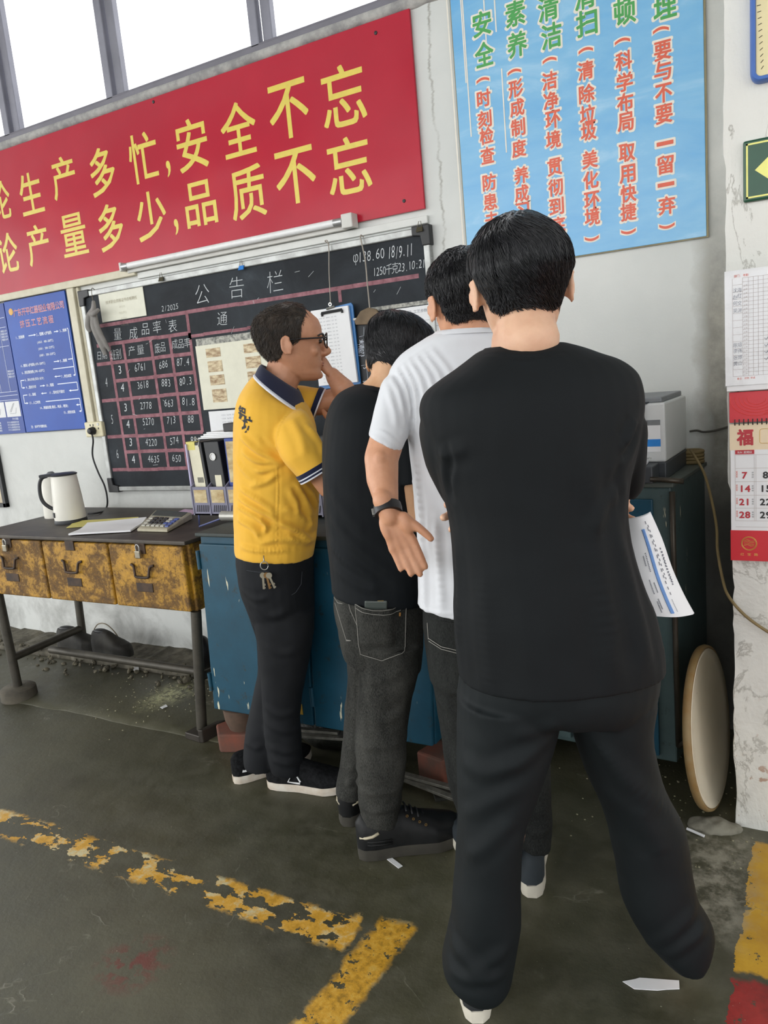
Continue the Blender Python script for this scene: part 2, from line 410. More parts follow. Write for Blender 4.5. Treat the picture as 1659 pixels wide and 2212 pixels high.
# ------------------------------------------------------------------ unseen roof added over the bay, openings placed for banner reflections, rest darkens floor
M_ROOF = mat('grey_added_roof', '#8f8f8c', .8, var=.1, scale=2)
b = MB(); rz0 = 4.9
for x0, x1, y0, y1 in ((-15, 5, -2.0, WY+.3), (-15, 5, -4.0, -2.9), (-15, -6.2, -5.6, -4.0), (-4.6, 5, -5.6, -4.0), (-15, 5, -7.5, -5.6)): b.box((x0, y0, rz0), (x1, y1, rz0+.06))
tag(b.build('added_ceiling', M_ROOF), kind='structure')

# ------------------------------------------------------------------ window band
M_STEEL = mat('grey_painted_window_steel', '#85858f', .45, .3, var=.12, scale=6)
M_DARKSTEEL = mat('dark_window_rail', '#6f6d75', .55, .2, var=.15, scale=5)
t = NT('window_glass'); t.set(Base_Color=(1,1,1,1), Roughness=.02, IOR=1.45)
g = t.n('ShaderNodeBsdfTransparent'); gl = t.n('ShaderNodeBsdfGlossy'); gl.inputs['Roughness'].default_value = .02
mx = t.n('ShaderNodeMixShader'); mx.inputs[0].default_value = .05; t.link(g.outputs[0], mx.inputs[1]); t.link(gl.outputs[0], mx.inputs[2])
t.link(mx.outputs[0], t.t.nodes['Material Output'].inputs['Surface']); M_GLASS = t.m
win = tag(empty('window_1', (-3.9, WY+.08, SILL)), kind='structure')
b = MB(); b.box((WX0, WY+.02, SILL-.0), (WX1, WY+.2, SILL+.035)); b.box((WX0, WY+.05, SILL+.035), (WX1, WY+.075, SILL+.055)); b.box((WX0, WY+.12, SILL+.035), (WX1, WY+.145, SILL+.055))
b.build('window_sill', M_DARKSTEEL, win, bevel=.004)
for k, x in enumerate((-6.18, -5.32, -4.46, -3.60, -2.845, -1.985, -1.12)):
    b = MB(); b.box((x-.055, WY+.05, SILL+.03), (x-.012, WY+.085, WTOP)); b.build('window_frame', M_STEEL, win, bevel=.004)
    b = MB(); b.box((x-.003, WY+.07, SILL+.03), (x+.045, WY+.105, WTOP)); b.build('window_frame', M_STEEL, win, bevel=.004)
xs_ = [WX0, -6.18, -5.32, -4.46, -3.60, -2.845, -1.985, -1.12, WX1]
for i in range(len(xs_)-1):
    b = MB(); yy = WY+(.06 if i % 2 else .13); b.box((xs_[i]+.01, yy, SILL+.04), (xs_[i+1]-.01, yy+.004, WTOP)); b.build('window_pane', M_GLASS, win)
# rough cement fillet under the window
b = MB(); rings = []
for i in range(240):
    x = -5.0+4.0*i/239; q = mnoise.noise((x*6, 3, 2)); q2 = mnoise.noise((x*21, 4, 2)); lo = 2.664+.006*q+.005*q2
    rings.append([(x, WY+.01, lo-.008), (x, WY-.008, lo), (x, WY-.016-.004*q2, 2.68), (x, WY-.013+.004*q, 2.697), (x, WY+.02, 2.70)])
b.loft(rings); tag(b.build('trim_3', mat('rough_cement', '#8e8d8c', .9, col2='#b9b7b2', scale=16, amt=.8, bump=.8, bscale=50), smooth=True), kind='structure')
# ================================================================== things on the back wall
R_ = random.Random(11)
def panel(name, x0, x1, z0, z1, m, parent=None, y=WY, d=.006, bevel=.001):
    return MB().box((x0, y-d, z0), (x1, y, z1)).build(name, m, parent, bevel=bevel)

# ---- red banner
def gloss(name, cstops, rough, bump=.05, scale=2.0, coat=.0, spec=.5):
    t = NT(name); f = t.noise(scale, 4, .6)
    t.set(Base_Color=t.ramp(f, [(p, lin(c)) for p, c in cstops]), Roughness=rough, Specular_IOR_Level=spec)
    t.bump(t.noise(1.6, 2, .5), bump, .06)
    if coat: t.set(Coat_Weight=coat, Coat_Roughness=.12)
    return t.m
M_RED = gloss('glossy_red_vinyl', [(.3, '#a60f2b'), (.55, '#b0142f'), (.75, '#ba1f30')], .22, .22, 1.4, 0, .22)
M_YEL = flat('yellow_vinyl_letters', '#d8c24a', .3)
ban = panel('banner', -4.42, -1.277, 1.968, 2.658, M_RED, d=.012)
tag(ban, 'long glossy red banner with two lines of yellow characters under the window', 'banner')
b = MB()
def glyph_px(b, ch, c1, y, hh, ww, bold=.012, fit=True, plane=WY, ux=EX, uz=ZZ):
    x, z = wxz(c1[0], c1[1], plane); put_glyph(b, ch, (x, y, z), ux, uz, ww, hh, bold, fit)
L1 = [('论',8,434,.19,.13),('生',73,419,.20,.15),('产',143,385,.195,.15),('多',227,372,.215,.145),('忙',315,342,.215,.155),(',',370,366,.07,.022),
      ('安',420,314,.215,.155),('全',520,281,.215,.165),('不',628,240,.215,.17),('忘',746,209,.225,.175)]
L2 = [('论',22,547,.2,.15),('产',88,530,.2,.15),('量',165,508,.2,.16),('多',245,492,.215,.145),('少',332,467,.215,.165),(',',387,491,.07,.022),
      ('品',438,441,.19,.16),('质',540,417,.215,.165),('不',643,382,.215,.175),('忘',758,359,.215,.175)]
for LL, (c0, x0, z0) in ((L1, ('无', -4.02, 2.36)), (L2, ('不', -4.16, 2.14))):
    b = MB(); put_glyph(b, c0, (x0, WY-.0126, z0), EX, ZZ, .15, .2, .01)
    for ch, x, y, h, w_ in LL: glyph_px(b, ch, (x, y), WY-.0126, h*.96, w_*1.1, .016)
    b.build('lettering', M_YEL, ban, fixn=False)
M_BLK = flat('black_plastic', '#1c1d1f', .5)
for x, z in ((-1.42, 2.615), (-1.36, 2.01), (-2.55, 2.64)):
    MB().lathe((x, WY-.012, z), [(.0, .004), (.006, .003), (.007, 0)], (0,-1,0), 12).build('nail_head', M_BLK, ban)

ban.location.y -= .004
# ---- fluorescent batten
M_WHITE = mat('aged_white_enamel', '#c9c8c2', .45, var=.08, scale=12); M_TUBE = flat('opal_tube_glass', '#e6e7e6', .3); M_ALU = mat('dull_aluminium', '#b5b6b6', .38, .7, var=.1)
lampx0, lampx1, lz = -2.86, -1.575, 1.975
lp = empty('tube_light', (-2.2, WY, 1.96), 'unlit white fluorescent tube light fixed along the lower edge of the red banner', 'light fitting')
MB().box((lampx0+.02, WY-.034, 1.945), (lampx1, WY-.013, 1.968)).build('housing', M_WHITE, lp, bevel=.003)
MB().cyl((lampx0+.012, WY-.05, lz), (lampx1-.05, WY-.05, lz), .0145).build('lamp_tube', M_TUBE, lp, True, angle=40)
for x0, x1 in ((lampx0+.01, lampx0+.05), (lampx1-.085, lampx1-.045)):
    MB().cyl((x0, WY-.05, lz), (x1, WY-.05, lz), .0152).build('tube_cap', M_ALU, lp, True, angle=40)
MB().box((lampx0, WY-.064, 1.954), (lampx0+.014, WY-.014, 1.995)).build('lamp_holder', M_WHITE, lp, bevel=.004)
MB().box((lampx1-.045, WY-.064, 1.945), (lampx1+.005, WY-.014, 2.0)).build('lamp_holder', M_WHITE, lp, bevel=.004)

# ---- cream timber rails
M_CREAM = mat('cream_painted_timber', '#d2ccb6', .55, col2='#b5ac90', scale=9, amt=.5, bump=.15)
b = MB(); b.box((-4.6, WY-.028, 1.932), (-2.80, WY, 1.968)); tag(b.build('trim_4', M_CREAM, bevel=.004), kind='structure')
b = MB(); b.box((-3.285, WY-.03, 1.25), (-3.235, WY, 1.931)); b.box((-3.233, WY-.016, 1.25), (-3.212, WY, 1.931)); tag(b.build('trim_5', M_CREAM, bevel=.004), kind='structure')
b = MB(); b.box((-2.80, WY-.014, 1.915), (-1.27, WY, 1.944)); tag(b.build('trim_6', mat('whitewashed_timber', '#d5d6d2', .6, var=.08, scale=8), bevel=.003), kind='structure')

# ---- blue charts
M_BLUE = gloss('blue_printed_board', [(.3, '#0f3f97'), (.7, '#164eab')], .35, .03, 3, 0, .25); M_BLUE2 = gloss('deep_blue_printed_board', [(.3, '#123684'), (.7, '#174196')], .35, .03, 3, 0, .25)
M_INK_W = flat('white_print', '#dfe6f2', .5); M_INK_R = flat('red_print', '#c8434c', .5); M_GOLD = flat('gold_print', '#d9a441', .5); M_DKEDGE = flat('dark_backing', '#3b3f4c', .6)
fc = panel('flow_chart', -3.797, -3.312, 1.226, 1.928, M_BLUE, d=.018)
tag(fc, 'bright blue process flow chart with white numbered steps and arrows beside the blackboard', 'sign')
MB().box((-3.800, WY-.012, 1.222), (-3.288, WY, 1.931)).build('backing_frame', M_DKEDGE, fc)
yy = WY-.0186
b = MB(); put_line(b, '广东开平红磊铝业有限公司', (-3.53, yy-.0002, 1.862), .036, .031, bold=.03); put_line(b, '挤压工艺流程', (-3.56, yy-.0002, 1.80), .036, .034, pitch=.046, bold=.03); b.build('title_lettering', M_INK_W, fc, fixn=False)
b = MB(); put_line(b, '广东开平红磊铝业有限公司', (-3.53, yy-.0008, 1.862), .036, .031, bold=.004); put_line(b, '挤压工艺流程', (-3.56, yy-.0008, 1.80), .036, .034, pitch=.046, bold=.004); b.build('title_lettering', M_INK_R, fc, fixn=False)
MB().lathe((-3.751, yy, 1.872), [(.001, .0008), (.017, .0006), (.018, 0)], (0,-1,0), 20).build('emblem', M_GOLD, fc)
b = MB()
def tx(s, x, z, h=.0165, left=True):
    ws = sum((.55 if ord(q) < 0x2000 else 1.0)*h*.98 for q in s)
    put_line(b, s, (x+ws/2, yy, z), h, h*.9, bold=.03)
def ln(x0, z0, x1, z1, w_=.0022):
    if abs(x1-x0) > abs(z1-z0): b.box((min(x0,x1), yy-.0002, z0-w_), (max(x0,x1), yy, z0+w_))
    else: b.box((x0-w_, yy-.0002, min(z0,z1)), (x0+w_, yy, max(z0,z1)))
def arrow(x0, x1, z):
    ln(x0, z, x1, z); s = 1 if x1 > x0 else -1
    b.add([(x1+s*.008, yy-.0003, z), (x1-s*.008, yy-.0003, z+.006), (x1-s*.008, yy-.0003, z-.006)], [(0,1,2)])
def fx(zx): return -3.797+.485*zx
# rows from the chart (x as a share of its width, z in metres)
tx('1、铝铸棒', fx(.10), 1.735); arrow(fx(.32), fx(.43), 1.735); tx('2、铝棒入炉加热', fx(.45), 1.735); arrow(fx(.74), fx(.80), 1.735); tx('3、剪棒', fx(.83), 1.735, .0155)
for k, s in enumerate(('(6063: 480-500℃)', '(6061: 500-520℃)', '(6N01: 500-520℃)')): tx(s, fx(.44), 1.695-.034*k, .0145)
tx('4、模具入炉加热(470-500℃)', fx(.10), 1.585, .0155); arrow(fx(.66), fx(.74), 1.585); tx('5、装模', fx(.76), 1.585, .0155)
tx('6、挤压筒加热(390-420℃)', fx(.10), 1.548, .0155); tx('7、挤压成型', fx(.74), 1.505, .0145); arrow(fx(.73), fx(.645), 1.508); tx('8、淬火冷却(风冷/水冷)', fx(.13), 1.508, .0145)
ln(fx(.965), 1.74, fx(.965), 1.505); ln(fx(.95), 1.742, fx(.965), 1.742); ln(fx(.89), 1.588, fx(.965), 1.588); ln(fx(.63), 1.548, fx(.965), 1.548); arrow(fx(.965), fx(.945), 1.505)
ln(fx(.06), 1.508, fx(.12), 1.508); ln(fx(.06), 1.508, fx(.06), 1.468); arrow(fx(.06), fx(.10), 1.468); tx('9、型材冷却', fx(.13), 1.468, .0155); arrow(fx(.37), fx(.44), 1.468); tx('10、锯直', fx(.47), 1.468, .0155)
ln(fx(.66), 1.468, fx(.97), 1.468); ln(fx(.97), 1.468, fx(.97), 1.428); arrow(fx(.97), fx(.84), 1.428); tx('11、型材定尺锯切', fx(.50), 1.428, .0155); arrow(fx(.46), fx(.38), 1.428); tx('12、装框', fx(.15), 1.428, .0155)
ln(fx(.06), 1.428, fx(.13), 1.428); ln(fx(.06), 1.428, fx(.06), 1.384); arrow(fx(.06), fx(.11), 1.384); tx('13、人工时效', fx(.14), 1.384, .0155); ln(fx(.42), 1.384, fx(.97), 1.384); ln(fx(.97), 1.384, fx(.97), 1.318)
tx('14、表面处理(氧化、电泳、喷涂)', fx(.30), 1.352, .0155); arrow(fx(.97), fx(.915), 1.352); tx('15、成色包装', fx(.68), 1.318, .0155); arrow(fx(.97), fx(.945), 1.318)
tx('注: 各环节均需检验.', fx(.10), 1.254, .0145)
b.build('lettering', M_INK_W, fc, fixn=False)
sc2 = panel('product_chart', -4.32, -3.803, 1.224, 1.925, M_BLUE2, d=.018)
tag(sc2, 'darker blue chart with a ruled white table and profile drawings cut by the left edge', 'sign')
b = MB()
for z in (1.85, 1.80, 1.70, 1.455, 1.435, 1.41): b.box((-4.3, yy-.0002, z-.001), (-3.815, yy, z+.001))
for x in (-3.95, -3.87): b.box((x-.001, yy-.0002, 1.455), (x+.001, yy, 1.86))
rr = random.Random(4)
for k in range(9): put_line(b, '技术参数要求', (-4.04, yy, 1.66-.022*k), .0135, .0125, bold=.01)
for z in (1.78, 1.765, 1.75, 1.735, 1.565, 1.55, 1.535): put_line(b, '精度允许', (-3.838, yy, z), .011, .012, bold=.01)
for k in range(4): put_line(b, '尺寸公差按国家标准', (-3.895, yy, 1.287-.014*k), .010, .0105, bold=.006); put_line(b, '型材断面图', (-4.03, yy, 1.287-.014*k), .010, .0105, bold=.006)
put_line(b, '尺寸详图', (-3.87, yy, 1.305), .012, .012, bold=.01)
b.build('lettering', M_INK_W, sc2, fixn=False)
M_PAPER = mat('white_paper', '#e4e5e6', .7, var=.03, scale=8); M_GREYINK = flat('grey_ink', '#8b8f95', .7)
for x0, x1 in ((-3.935, -3.815), (-4.08, -3.945)):
    MB().box((x0, yy-.0006, 1.317), (x1, yy, 1.402)).build('profile_drawing', M_PAPER, sc2)
    b = MB(); c = np.array([(x0+x1)/2, yy-.001, 1.355])
    for q in ([(-.03,-.02),(.02,-.02),(.03,.01)], [(-.02,-.012),(.018,.035)], [(-.03,-.012),(.01,.035),(.018,.035)]): b.tube([c+np.array([p[0],0,p[1]]) for p in q], .0009, 4)
    b.build('drawing_lines', M_GREYINK, sc2)

# ---- blackboard
BX0, BX1, BZ0, BZ1 = -3.197, -1.262, .893, 1.903
t = NT('chalky_blackboard'); f = t.ramp(t.noise(3, 6, .7, dist=.6), [(.35, lin('#23262a')), (.6, lin('#30353a')), (.78, lin('#454b51'))]); t.set(Base_Color=f, Roughness=.7, Specular_IOR_Level=.2); M_BOARD = t.m
M_FRAME = mat('worn_aluminium_frame', '#a9aba9', .4, .5, col2='#6f6f6b', amt=.5, scale=14)
bb = panel('blackboard', BX0+.02, BX1-.02, BZ0+.02, BZ1-.02, M_BOARD, d=.02)
tag(bb, 'wide blackboard notice board ruled with pink lines and chalk figures on the back wall', 'blackboard')
for lo, hi in (((BX0, BZ1-.028), (BX1, BZ1)), ((BX0, BZ0), (BX1, BZ0+.024)), ((BX0, BZ0), (BX0+.026, BZ1)), ((BX1-.026, BZ0), (BX1, BZ1))):
    MB().box((lo[0], WY-.03, lo[1]), (hi[0], WY, hi[1])).build('frame_rail', M_FRAME, bb, bevel=.004)
for x in (BX0, BX1):
    for z in (BZ0, BZ1):
        s = 1 if x == BX0 else -1; u = 1 if z == BZ0 else -1
        MB().prism([(x-s*.006, WY-.034, z-u*.006), (x+s*.07, WY-.034, z-u*.006), (x+s*.07, WY-.034, z+u*.028), (x+s*.034, WY-.034, z+u*.034), (x+s*.028, WY-.034, z+u*.07), (x-s*.006, WY-.034, z+u*.07)], (0, .034, 0)).build('corner_guard', M_BLK, bb, bevel=.004)
by = WY-.0206
t = NT('pink_chalk_lines'); t.set(Base_Color=t.ramp(t.noise(30, 5, .7), [(.3, lin('#754c53')), (.6, lin('#9c6d75')), (.8, lin('#ab8287'))]), Roughness=.9); M_PINK = t.m
def X(px, py): return wxz(px, py, WY-.02)[0]
def Zp(px, py): return wxz(px, py, WY-.02)[1]
cx = [X(243, 792), X(275, 800), X(334, 797), X(376, 797), X(419, 792)]
rz = [Zp(275, 695), Zp(275, 738), Zp(275, 780), Zp(275, 820), Zp(277, 861), Zp(279, 901), Zp(281, 942), Zp(297, 976), Zp(300, 1014)]
b = MB(); hw = .0085
def hl(x0, x1, z, w_=hw): 
    for k in range(6):
        a = x0+(x1-x0)*k/6; c = x0+(x1-x0)*(k+1)/6; j = R_.uniform(-.0015, .0015)
        b.box((a, by-.0003, z-w_+j), (c+.001, by, z+w_+j))
def vl(x, z0, z1, w_=hw): b.box((x-w_, by-.0004, min(z0, z1)), (x+w_, by, max(z0, z1)))
hl(BX0+.09, BX1-.06, rz[0]); hl(BX0+.06, cx[4], rz[1]); hl(cx[4], X(600, 693), Zp(500, 714), .007); vl(cx[4], rz[0], rz[1]-.03)
hl(BX0+.04, cx[4], rz[2])
for k in (3, 5, 7): hl(cx[0], cx[4], rz[k])
for k in (4, 6, 8): hl(BX0+.035, cx[4], rz[k])
for k, x in enumerate(cx[:4]): vl(x, rz[1], rz[8])
vl(cx[4], rz[1], rz[6]); vl(X(735, 645), rz[0], rz[0]-.055, .008)
b.build('ruled_lines', M_PINK, bb, fixn=False)
M_CHALK = flat('white_chalk', '#c9cdd0', .95); cr = random.Random(2); b = MB()
def chalk(s, px, py, h, w=None, pitch=None, bold=-.012, jit=.06):
    x, z = wxz(px, py, WY-.021); put_line(b, s, (x, by-.0006, z), h, w or h*.95, pitch=pitch, bold=bold, jit=jit, rnd=cr)
for ch, px, py in (('公', 437, 636), ('告', 511, 620), ('栏', 594, 609)): chalk(ch, px, py, .088, .085, bold=-.02, jit=.02)
chalk('2/2025', 367, 664, .032)
for ch, px, py in (('量', 254, 721), ('成', 288, 718), ('品', 314, 710), ('率', 339, 706), ('表', 373, 704)): chalk(ch, px, py, .055)
chalk('通', 480, 687, .058)
chalk('日期', 220, 767, .042, .034); chalk('班别', 250, 766, .048, .036); chalk('产量', 294, 757, .045, .046, .06); chalk('废品', 346, 751, .045, .034); chalk('成品率', 391, 742, .042, .036)
rowy = [(258, 800), (262, 838), (268, 880), (273, 916), (281, 958), (287, 994)]
rows = [('3', '6761', '686', '87.4'), ('4', '3618', '883', '80.3'), ('3', '2778', '663', '81.8'), ('4', '5270', '713', '88'), ('3', '4220', '574', '88'), ('4', '4635', '650', '')]
for (px, py), r in zip(rowy, rows):
    z_ = Zp(px, py); xx = [(cx[0]+cx[1])/2, (cx[1]+cx[2])/2, (cx[2]+cx[3])/2, (cx[3]+cx[4])/2]
    for k, s in enumerate(r):
        if s: put_line(b, s, (xx[k], by-.0006, z_+.005), .05 if k == 0 else .045, .045 if k == 0 else .034, bold=.0 if k == 0 else -.012, jit=.08, rnd=cr)
for s, k in (('4', 3), ('5', 5), ('6', 7)): put_line(b, s, ((BX0+.03+cx[0])/2, by-.0006, rz[k]), .06, .03, bold=-.015, jit=.1, rnd=cr)
chalk('φ138.60', 797, 551, .05, .036, .037); chalk('18/9.II', 865, 541, .058, .03, .029); chalk('1250千克23.10:21枝', 868, 576, .04, .028, .027)
for k in range(26):      # rubbed marks
    x = R_.uniform(BX0+.1, BX1-.1); z = R_.uniform(BZ0+.1, BZ1-.05); a = R_.uniform(0, 3); q = np.array([math.cos(a), 0, math.sin(a)])*R_.uniform(.004, .018)
    b.tube([np.array([x, by-.0004, z])-q, np.array([x, by-.0004, z])+q], .0009, 4)
b.build('chalk_writing', M_CHALK, bb, fixn=False)
M_SMUDGE = mat('torn_paste_remains', '#70716d', .9, col2='#c3c2b8', scale=60, amt=.9)
b = MB(); b.box((X(424,740), by-.0008, Zp(424,748)), (X(565,712), by, Zp(424,733))); b.box((X(800,668), by-.0008, Zp(935,655)), (X(938,645), by, Zp(935,646))); b.build('paste_remains', M_SMUDGE, bb)

# small bulldog clips on the top rail
M_CLIP = flat('tarnished_clip', '#5a5544', .4, .7); M_BCLIP = flat('blue_clip', '#2f7fd0', .4)
clips = [(350, 598, M_CLIP, 'tarnished spring clip on the top rail above the cream certificate'), (523, 573, M_BCLIP, 'blue spring clip on the top rail below the middle of the tube light'), (908, 490, M_CLIP, 'tarnished spring clip at the right end of the blackboard top rail')]
for px, py, m, lab in clips:
    x, z = wxz(px, py+4, WY-.03); c = empty('bulldog_clip', (x, WY-.036, z), lab, 'clip', 'spring clips on the blackboard')
    MB().prism([(x-.014, WY-.043, z-.012), (x+.014, WY-.043, z-.012), (x+.012, WY-.036, z+.006), (x-.012, WY-.036, z+.006)], (0, .006, 0)).build('jaw', m, c)
    MB().tube([(x-.008, WY-.036, z+.006), (x-.003, WY-.035, z+.026), (x+.006, WY-.035, z+.026), (x+.009, WY-.036, z+.006)], .0012, 6).build('wire_handle', M_CLIP, c)

# certificate
ce = panel('certificate', X(214, 640), X(312, 640), Zp(222, 697), Zp(217, 637)+.002, mat('cream_card', '#dcdbca', .6, var=.05), y=by, d=.004)
tag(ce, 'cream certificate in the top left corner of the blackboard', 'certificate')
b = MB(); xc = (X(214,640)+X(312,640))/2; z0 = Zp(265, 646); put_line(b, '技术职业资格证书合格聘任', (xc, by-.0046, z0-.004), .016, .0165, bold=.0)
for k, s in enumerate(('聘任书', '特此聘任', '有效期', '二零二三')): put_line(b, s, (xc, by-.0046, z0-.035-.028*k), .011, .012, bold=-.02)
b.build('lettering', flat('faded_gold_ink', '#9d957c', .7), ce, fixn=False)
# knotted rag hanging on a wire hook
M_RAG = mat('grey_cotton_rag', '#8d8a86', .95, var=.15, scale=30, bump=.5, bscale=200)
rx, rz_ = wxz(207, 690, WY-.06); hk = tag(wire('wire_hook', [(rx-.004, WY-.035, rz_+.142), (rx-.002, WY-.05, rz_+.15), (rx+.003, WY-.062, rz_+.135), (rx, WY-.06, rz_+.09), (rx+.006, WY-.064, rz_+.075)], .0016, M_CLIP), 'bent wire hook on the blackboard holding the grey rag', 'hook')
rg = MB()
for path, r in (([(rx+.004, WY-.06, rz_+.09), (rx-.004, WY-.062, rz_+.05), (rx-.03, WY-.07, rz_+.02), (rx-.05, WY-.07, rz_-.03), (rx-.04, WY-.065, rz_-.055)], [.008, .013, .016, .015, .010]),
                ([(rx+.004, WY-.06, rz_+.08), (rx+.005, WY-.07, rz_+.03), (rx-.005, WY-.075, rz_-.03), (rx+.012, WY-.07, rz_-.10), (rx+.03, WY-.06, rz_-.175)], [.008, .014, .016, .015, .010]),
                ([(rx-.02, WY-.07, rz_+.03), (rx+.02, WY-.085, rz_+.025), (rx+.045, WY-.07, rz_+.045)], [.012, .014, .008]),
                ([(rx+.01, WY-.07, rz_+.02), (rx+.018, WY-.072, rz_-.04), (rx+.04, WY-.062, rz_-.11), (rx+.052, WY-.05, rz_-.16)], [.011, .013, .011, .008])):
    sp = smooth_pts(path, 6); rg.tube(sp, list(np.interp(np.linspace(0, 1, len(sp)), np.linspace(0, 1, len(r)), r)), 10)
RAG_MB = rg
# photo chart and table sheet on the board
M_CHART = mat('yellowed_chart_paper', '#d9d7c4', .6, var=.05); M_PHOTO = mat('brown_photo_print', '#8a6a43', .5, col2='#d9c9a3', scale=26, amt=.95, stretch=(1,1,3))
cx0, cx1, cz1, cz0 = X(423, 750), X(600, 750), Zp(424, 748), Zp(440, 886)
pc = panel('photo_chart', cx0, cx1, cz0, cz1, M_CHART, y=by, d=.003); tag(pc, 'yellowed chart with brown photographs pinned on the blackboard behind the bald person', 'poster')
for i, c in enumerate((X(463, 758), X(546, 752))):
    for k, py in enumerate((761, 791, 821, 855)):
        z = Zp(467, py); w_ = .085; h = (.04, .05, .045, .06)[k]
        MB().box((c-w_/2-.005+(k*.002), by-.0042, z-h/2), (c+w_/2-.005+k*.002, by-.003, z+h/2)).build('photo_print', M_PHOTO, pc)
ts = panel('table_sheet', X(452, 895), X(560, 895), Zp(455, 960), Zp(452, 889), M_PAPER, y=by, d=.003); tag(ts, 'white sheet of printed figures below the yellowed photo chart', 'paper')
b = MB(); zz = Zp(452, 893)
for k in range(9): put_line(b, '1234 5678 90 12 345 67', ((X(452,895)+X(560,895))/2, by-.0036, zz-.012-.016*k), .008, .011, bold=-.01)
b.build('lettering', M_GREYINK, ts, fixn=False)
hs = panel('data_sheet', X(800, 672), X(1010, 640), Zp(935, 790), Zp(935, 657), M_PAPER, y=by, d=.003); tag(hs, 'large white data sheet on the blackboard behind the man in white', 'paper')
b = MB(); put_line(b, '产品型号 工艺参数表 日期', (X(905, 668), by-.0036, Zp(905, 672)), .012, .014, bold=0)
for k in range(6): b.box((X(880, 680), by-.0036, Zp(935, 690+15*k)), (X(1000, 660), by-.003, Zp(935, 690+15*k)+.0012))
for k in range(5): b.box((X(915, 690)+.03*k, by-.0036, Zp(935, 780)), (X(915, 690)+.0012+.03*k, by-.003, Zp(935, 688)))
b.build('lettering', M_GREYINK, hs, fixn=False)

# hooks, cords, clipboard and clamp
M_CORD = flat('pale_cotton_cord', '#9b948a', .9); M_PLBLUE = flat('blue_clipboard_plastic', '#1f6aa8', .4); M_STEELB = flat('bright_steel', '#a8a8a4', .3, .8)
p0 = ony(711, 527, WY-.03); p1 = ony(714, 655, WY-.06)
tag(wire('hanging_cord', [p0+[0,0,0], p0+[-.012,-.01,.012], p0+[.002,-.014,.01], p0+[.004,-.012,-.02], (p0+p1)/2+[.003,-.01,0], p1], .0022, M_CORD), 'cord hung from the blackboard rail holding the blue clipboard', 'cord')
q0 = ony(784, 515, WY-.03); q1 = ony(799, 668, WY-.06)
tag(wire('hanging_cord', [q0+[.004,0,.004], q0+[-.004,-.012,.006], q0*.7+q1*.3+[.006,-.01,0], q0*.35+q1*.65, q1], .0028, M_CORD), 'thicker cord hung from the blackboard rail holding the brown clamp', 'cord')
cy = WY-.06
def Q(px, py, y): return ony(px, py, y)
cb = empty('clipboard', Q(720, 740, cy), 'blue clipboard with a thick wad of printed sheets hanging on the blackboard', 'clipboard')
def quadslab(b, pts, y0, y1):
    pts = [Q(x, y, y0) for x, y in pts]; return b.prism(pts, (0, y1-y0, 0))
quadslab(MB(), [(672, 674), (758, 654), (762, 660), (779, 829), (690, 842)], cy+.012, cy+.018).build('backboard', M_PLBLUE, cb)
quadslab(MB(), [(671, 672), (751, 660), (772, 825), (689, 834)], cy, cy+.011).build('paper_wad', M_PAPER, cb)
b = MB(); a0 = Q(678, 684, cy-.0005); a1 = Q(752, 672, cy-.0005); a2 = Q(696, 828, cy-.0005); ux = nrm(a1-a0); uz = nrm(a0-a2)
for k in range(19):
    c = a0*(1-k/19)+a2*(k/19)+ux*.058-uz*.012
    put_line(b, '12 345 67 8901 23 45', c, .0055, .0085, ux, uz, bold=0)
b.build('lettering', M_GREYINK, cb, fixn=False)
b = MB(); e0, e1 = Q(695, 677, cy-.004), Q(738, 669, cy-.004); b.tube([e0, e1], .006, 8); b.tube([e0-[0,0,.0], e0-[0,-.002,.012]], .005, 8); b.tube([e1, e1-[0,-.002,.012]], .005, 8); b.build('clip_bar', M_BLK, cb)
b = MB(); f0 = Q(714, 664, cy-.004); b.tube([f0+[-.02,0,-.004], f0+[.02,0,.002]], .0045, 8); b.lathe(f0+[0, 0, .012], [(.004, -.002), (.008, -.002), (.008, .002), (.004, .002)], (0,-1,0), 14, False); b.build('clip_ring', M_STEELB, cb)
M_CLAMP = mat('brown_tape_board', '#6f5e49', .8, var=.2, scale=25)
cl = empty('clamp_board', Q(795, 690, cy), 'brown wooden clamp board hung by a cord above the bent black head', 'clamp')
quadslab(MB(), [(765, 694), (778, 672), (795, 664), (812, 668), (822, 682), (838, 690), (836, 699), (768, 702)], cy-.004, cy+.008).build('clamp_plate', M_CLAMP, cl, bevel=.003)
MB().tube([Q(764, 690, cy+.012), Q(850, 682, cy+.012)], .005, 8).build('white_rod', M_WHITE, cl)
ds = empty('dark_plan_sheet', Q(785, 770, WY-.03), 'dark plan sheet with white lettering hanging between clipboard and bent head', 'drawing')
quadslab(MB(), [(768, 704), (900, 690), (915, 850), (776, 850)], WY-.034, WY-.028).build('sheet', flat('dark_blueprint', '#2a2d31', .6), ds)
b = MB(); uX = np.array([0, 0, -1.0]); uZ = EX
for s, px, py, h in (('末道073', 782, 752, .022), ('1148kg', 776, 756, .018), ('5', 789, 795, .02), ('5', 788, 824, .02)): put_line(b, s, Q(px, py, WY-.0352), h, h*.8, uX, uZ, bold=0)
for L in ([(786,706),(786,725),(776,728)], [(780,790),(792,788),(795,830),(782,832)]): b.tube([Q(x, y, WY-.0352) for x, y in L], .0008, 4)
b.build('lettering', M_INK_W, ds, fixn=False)

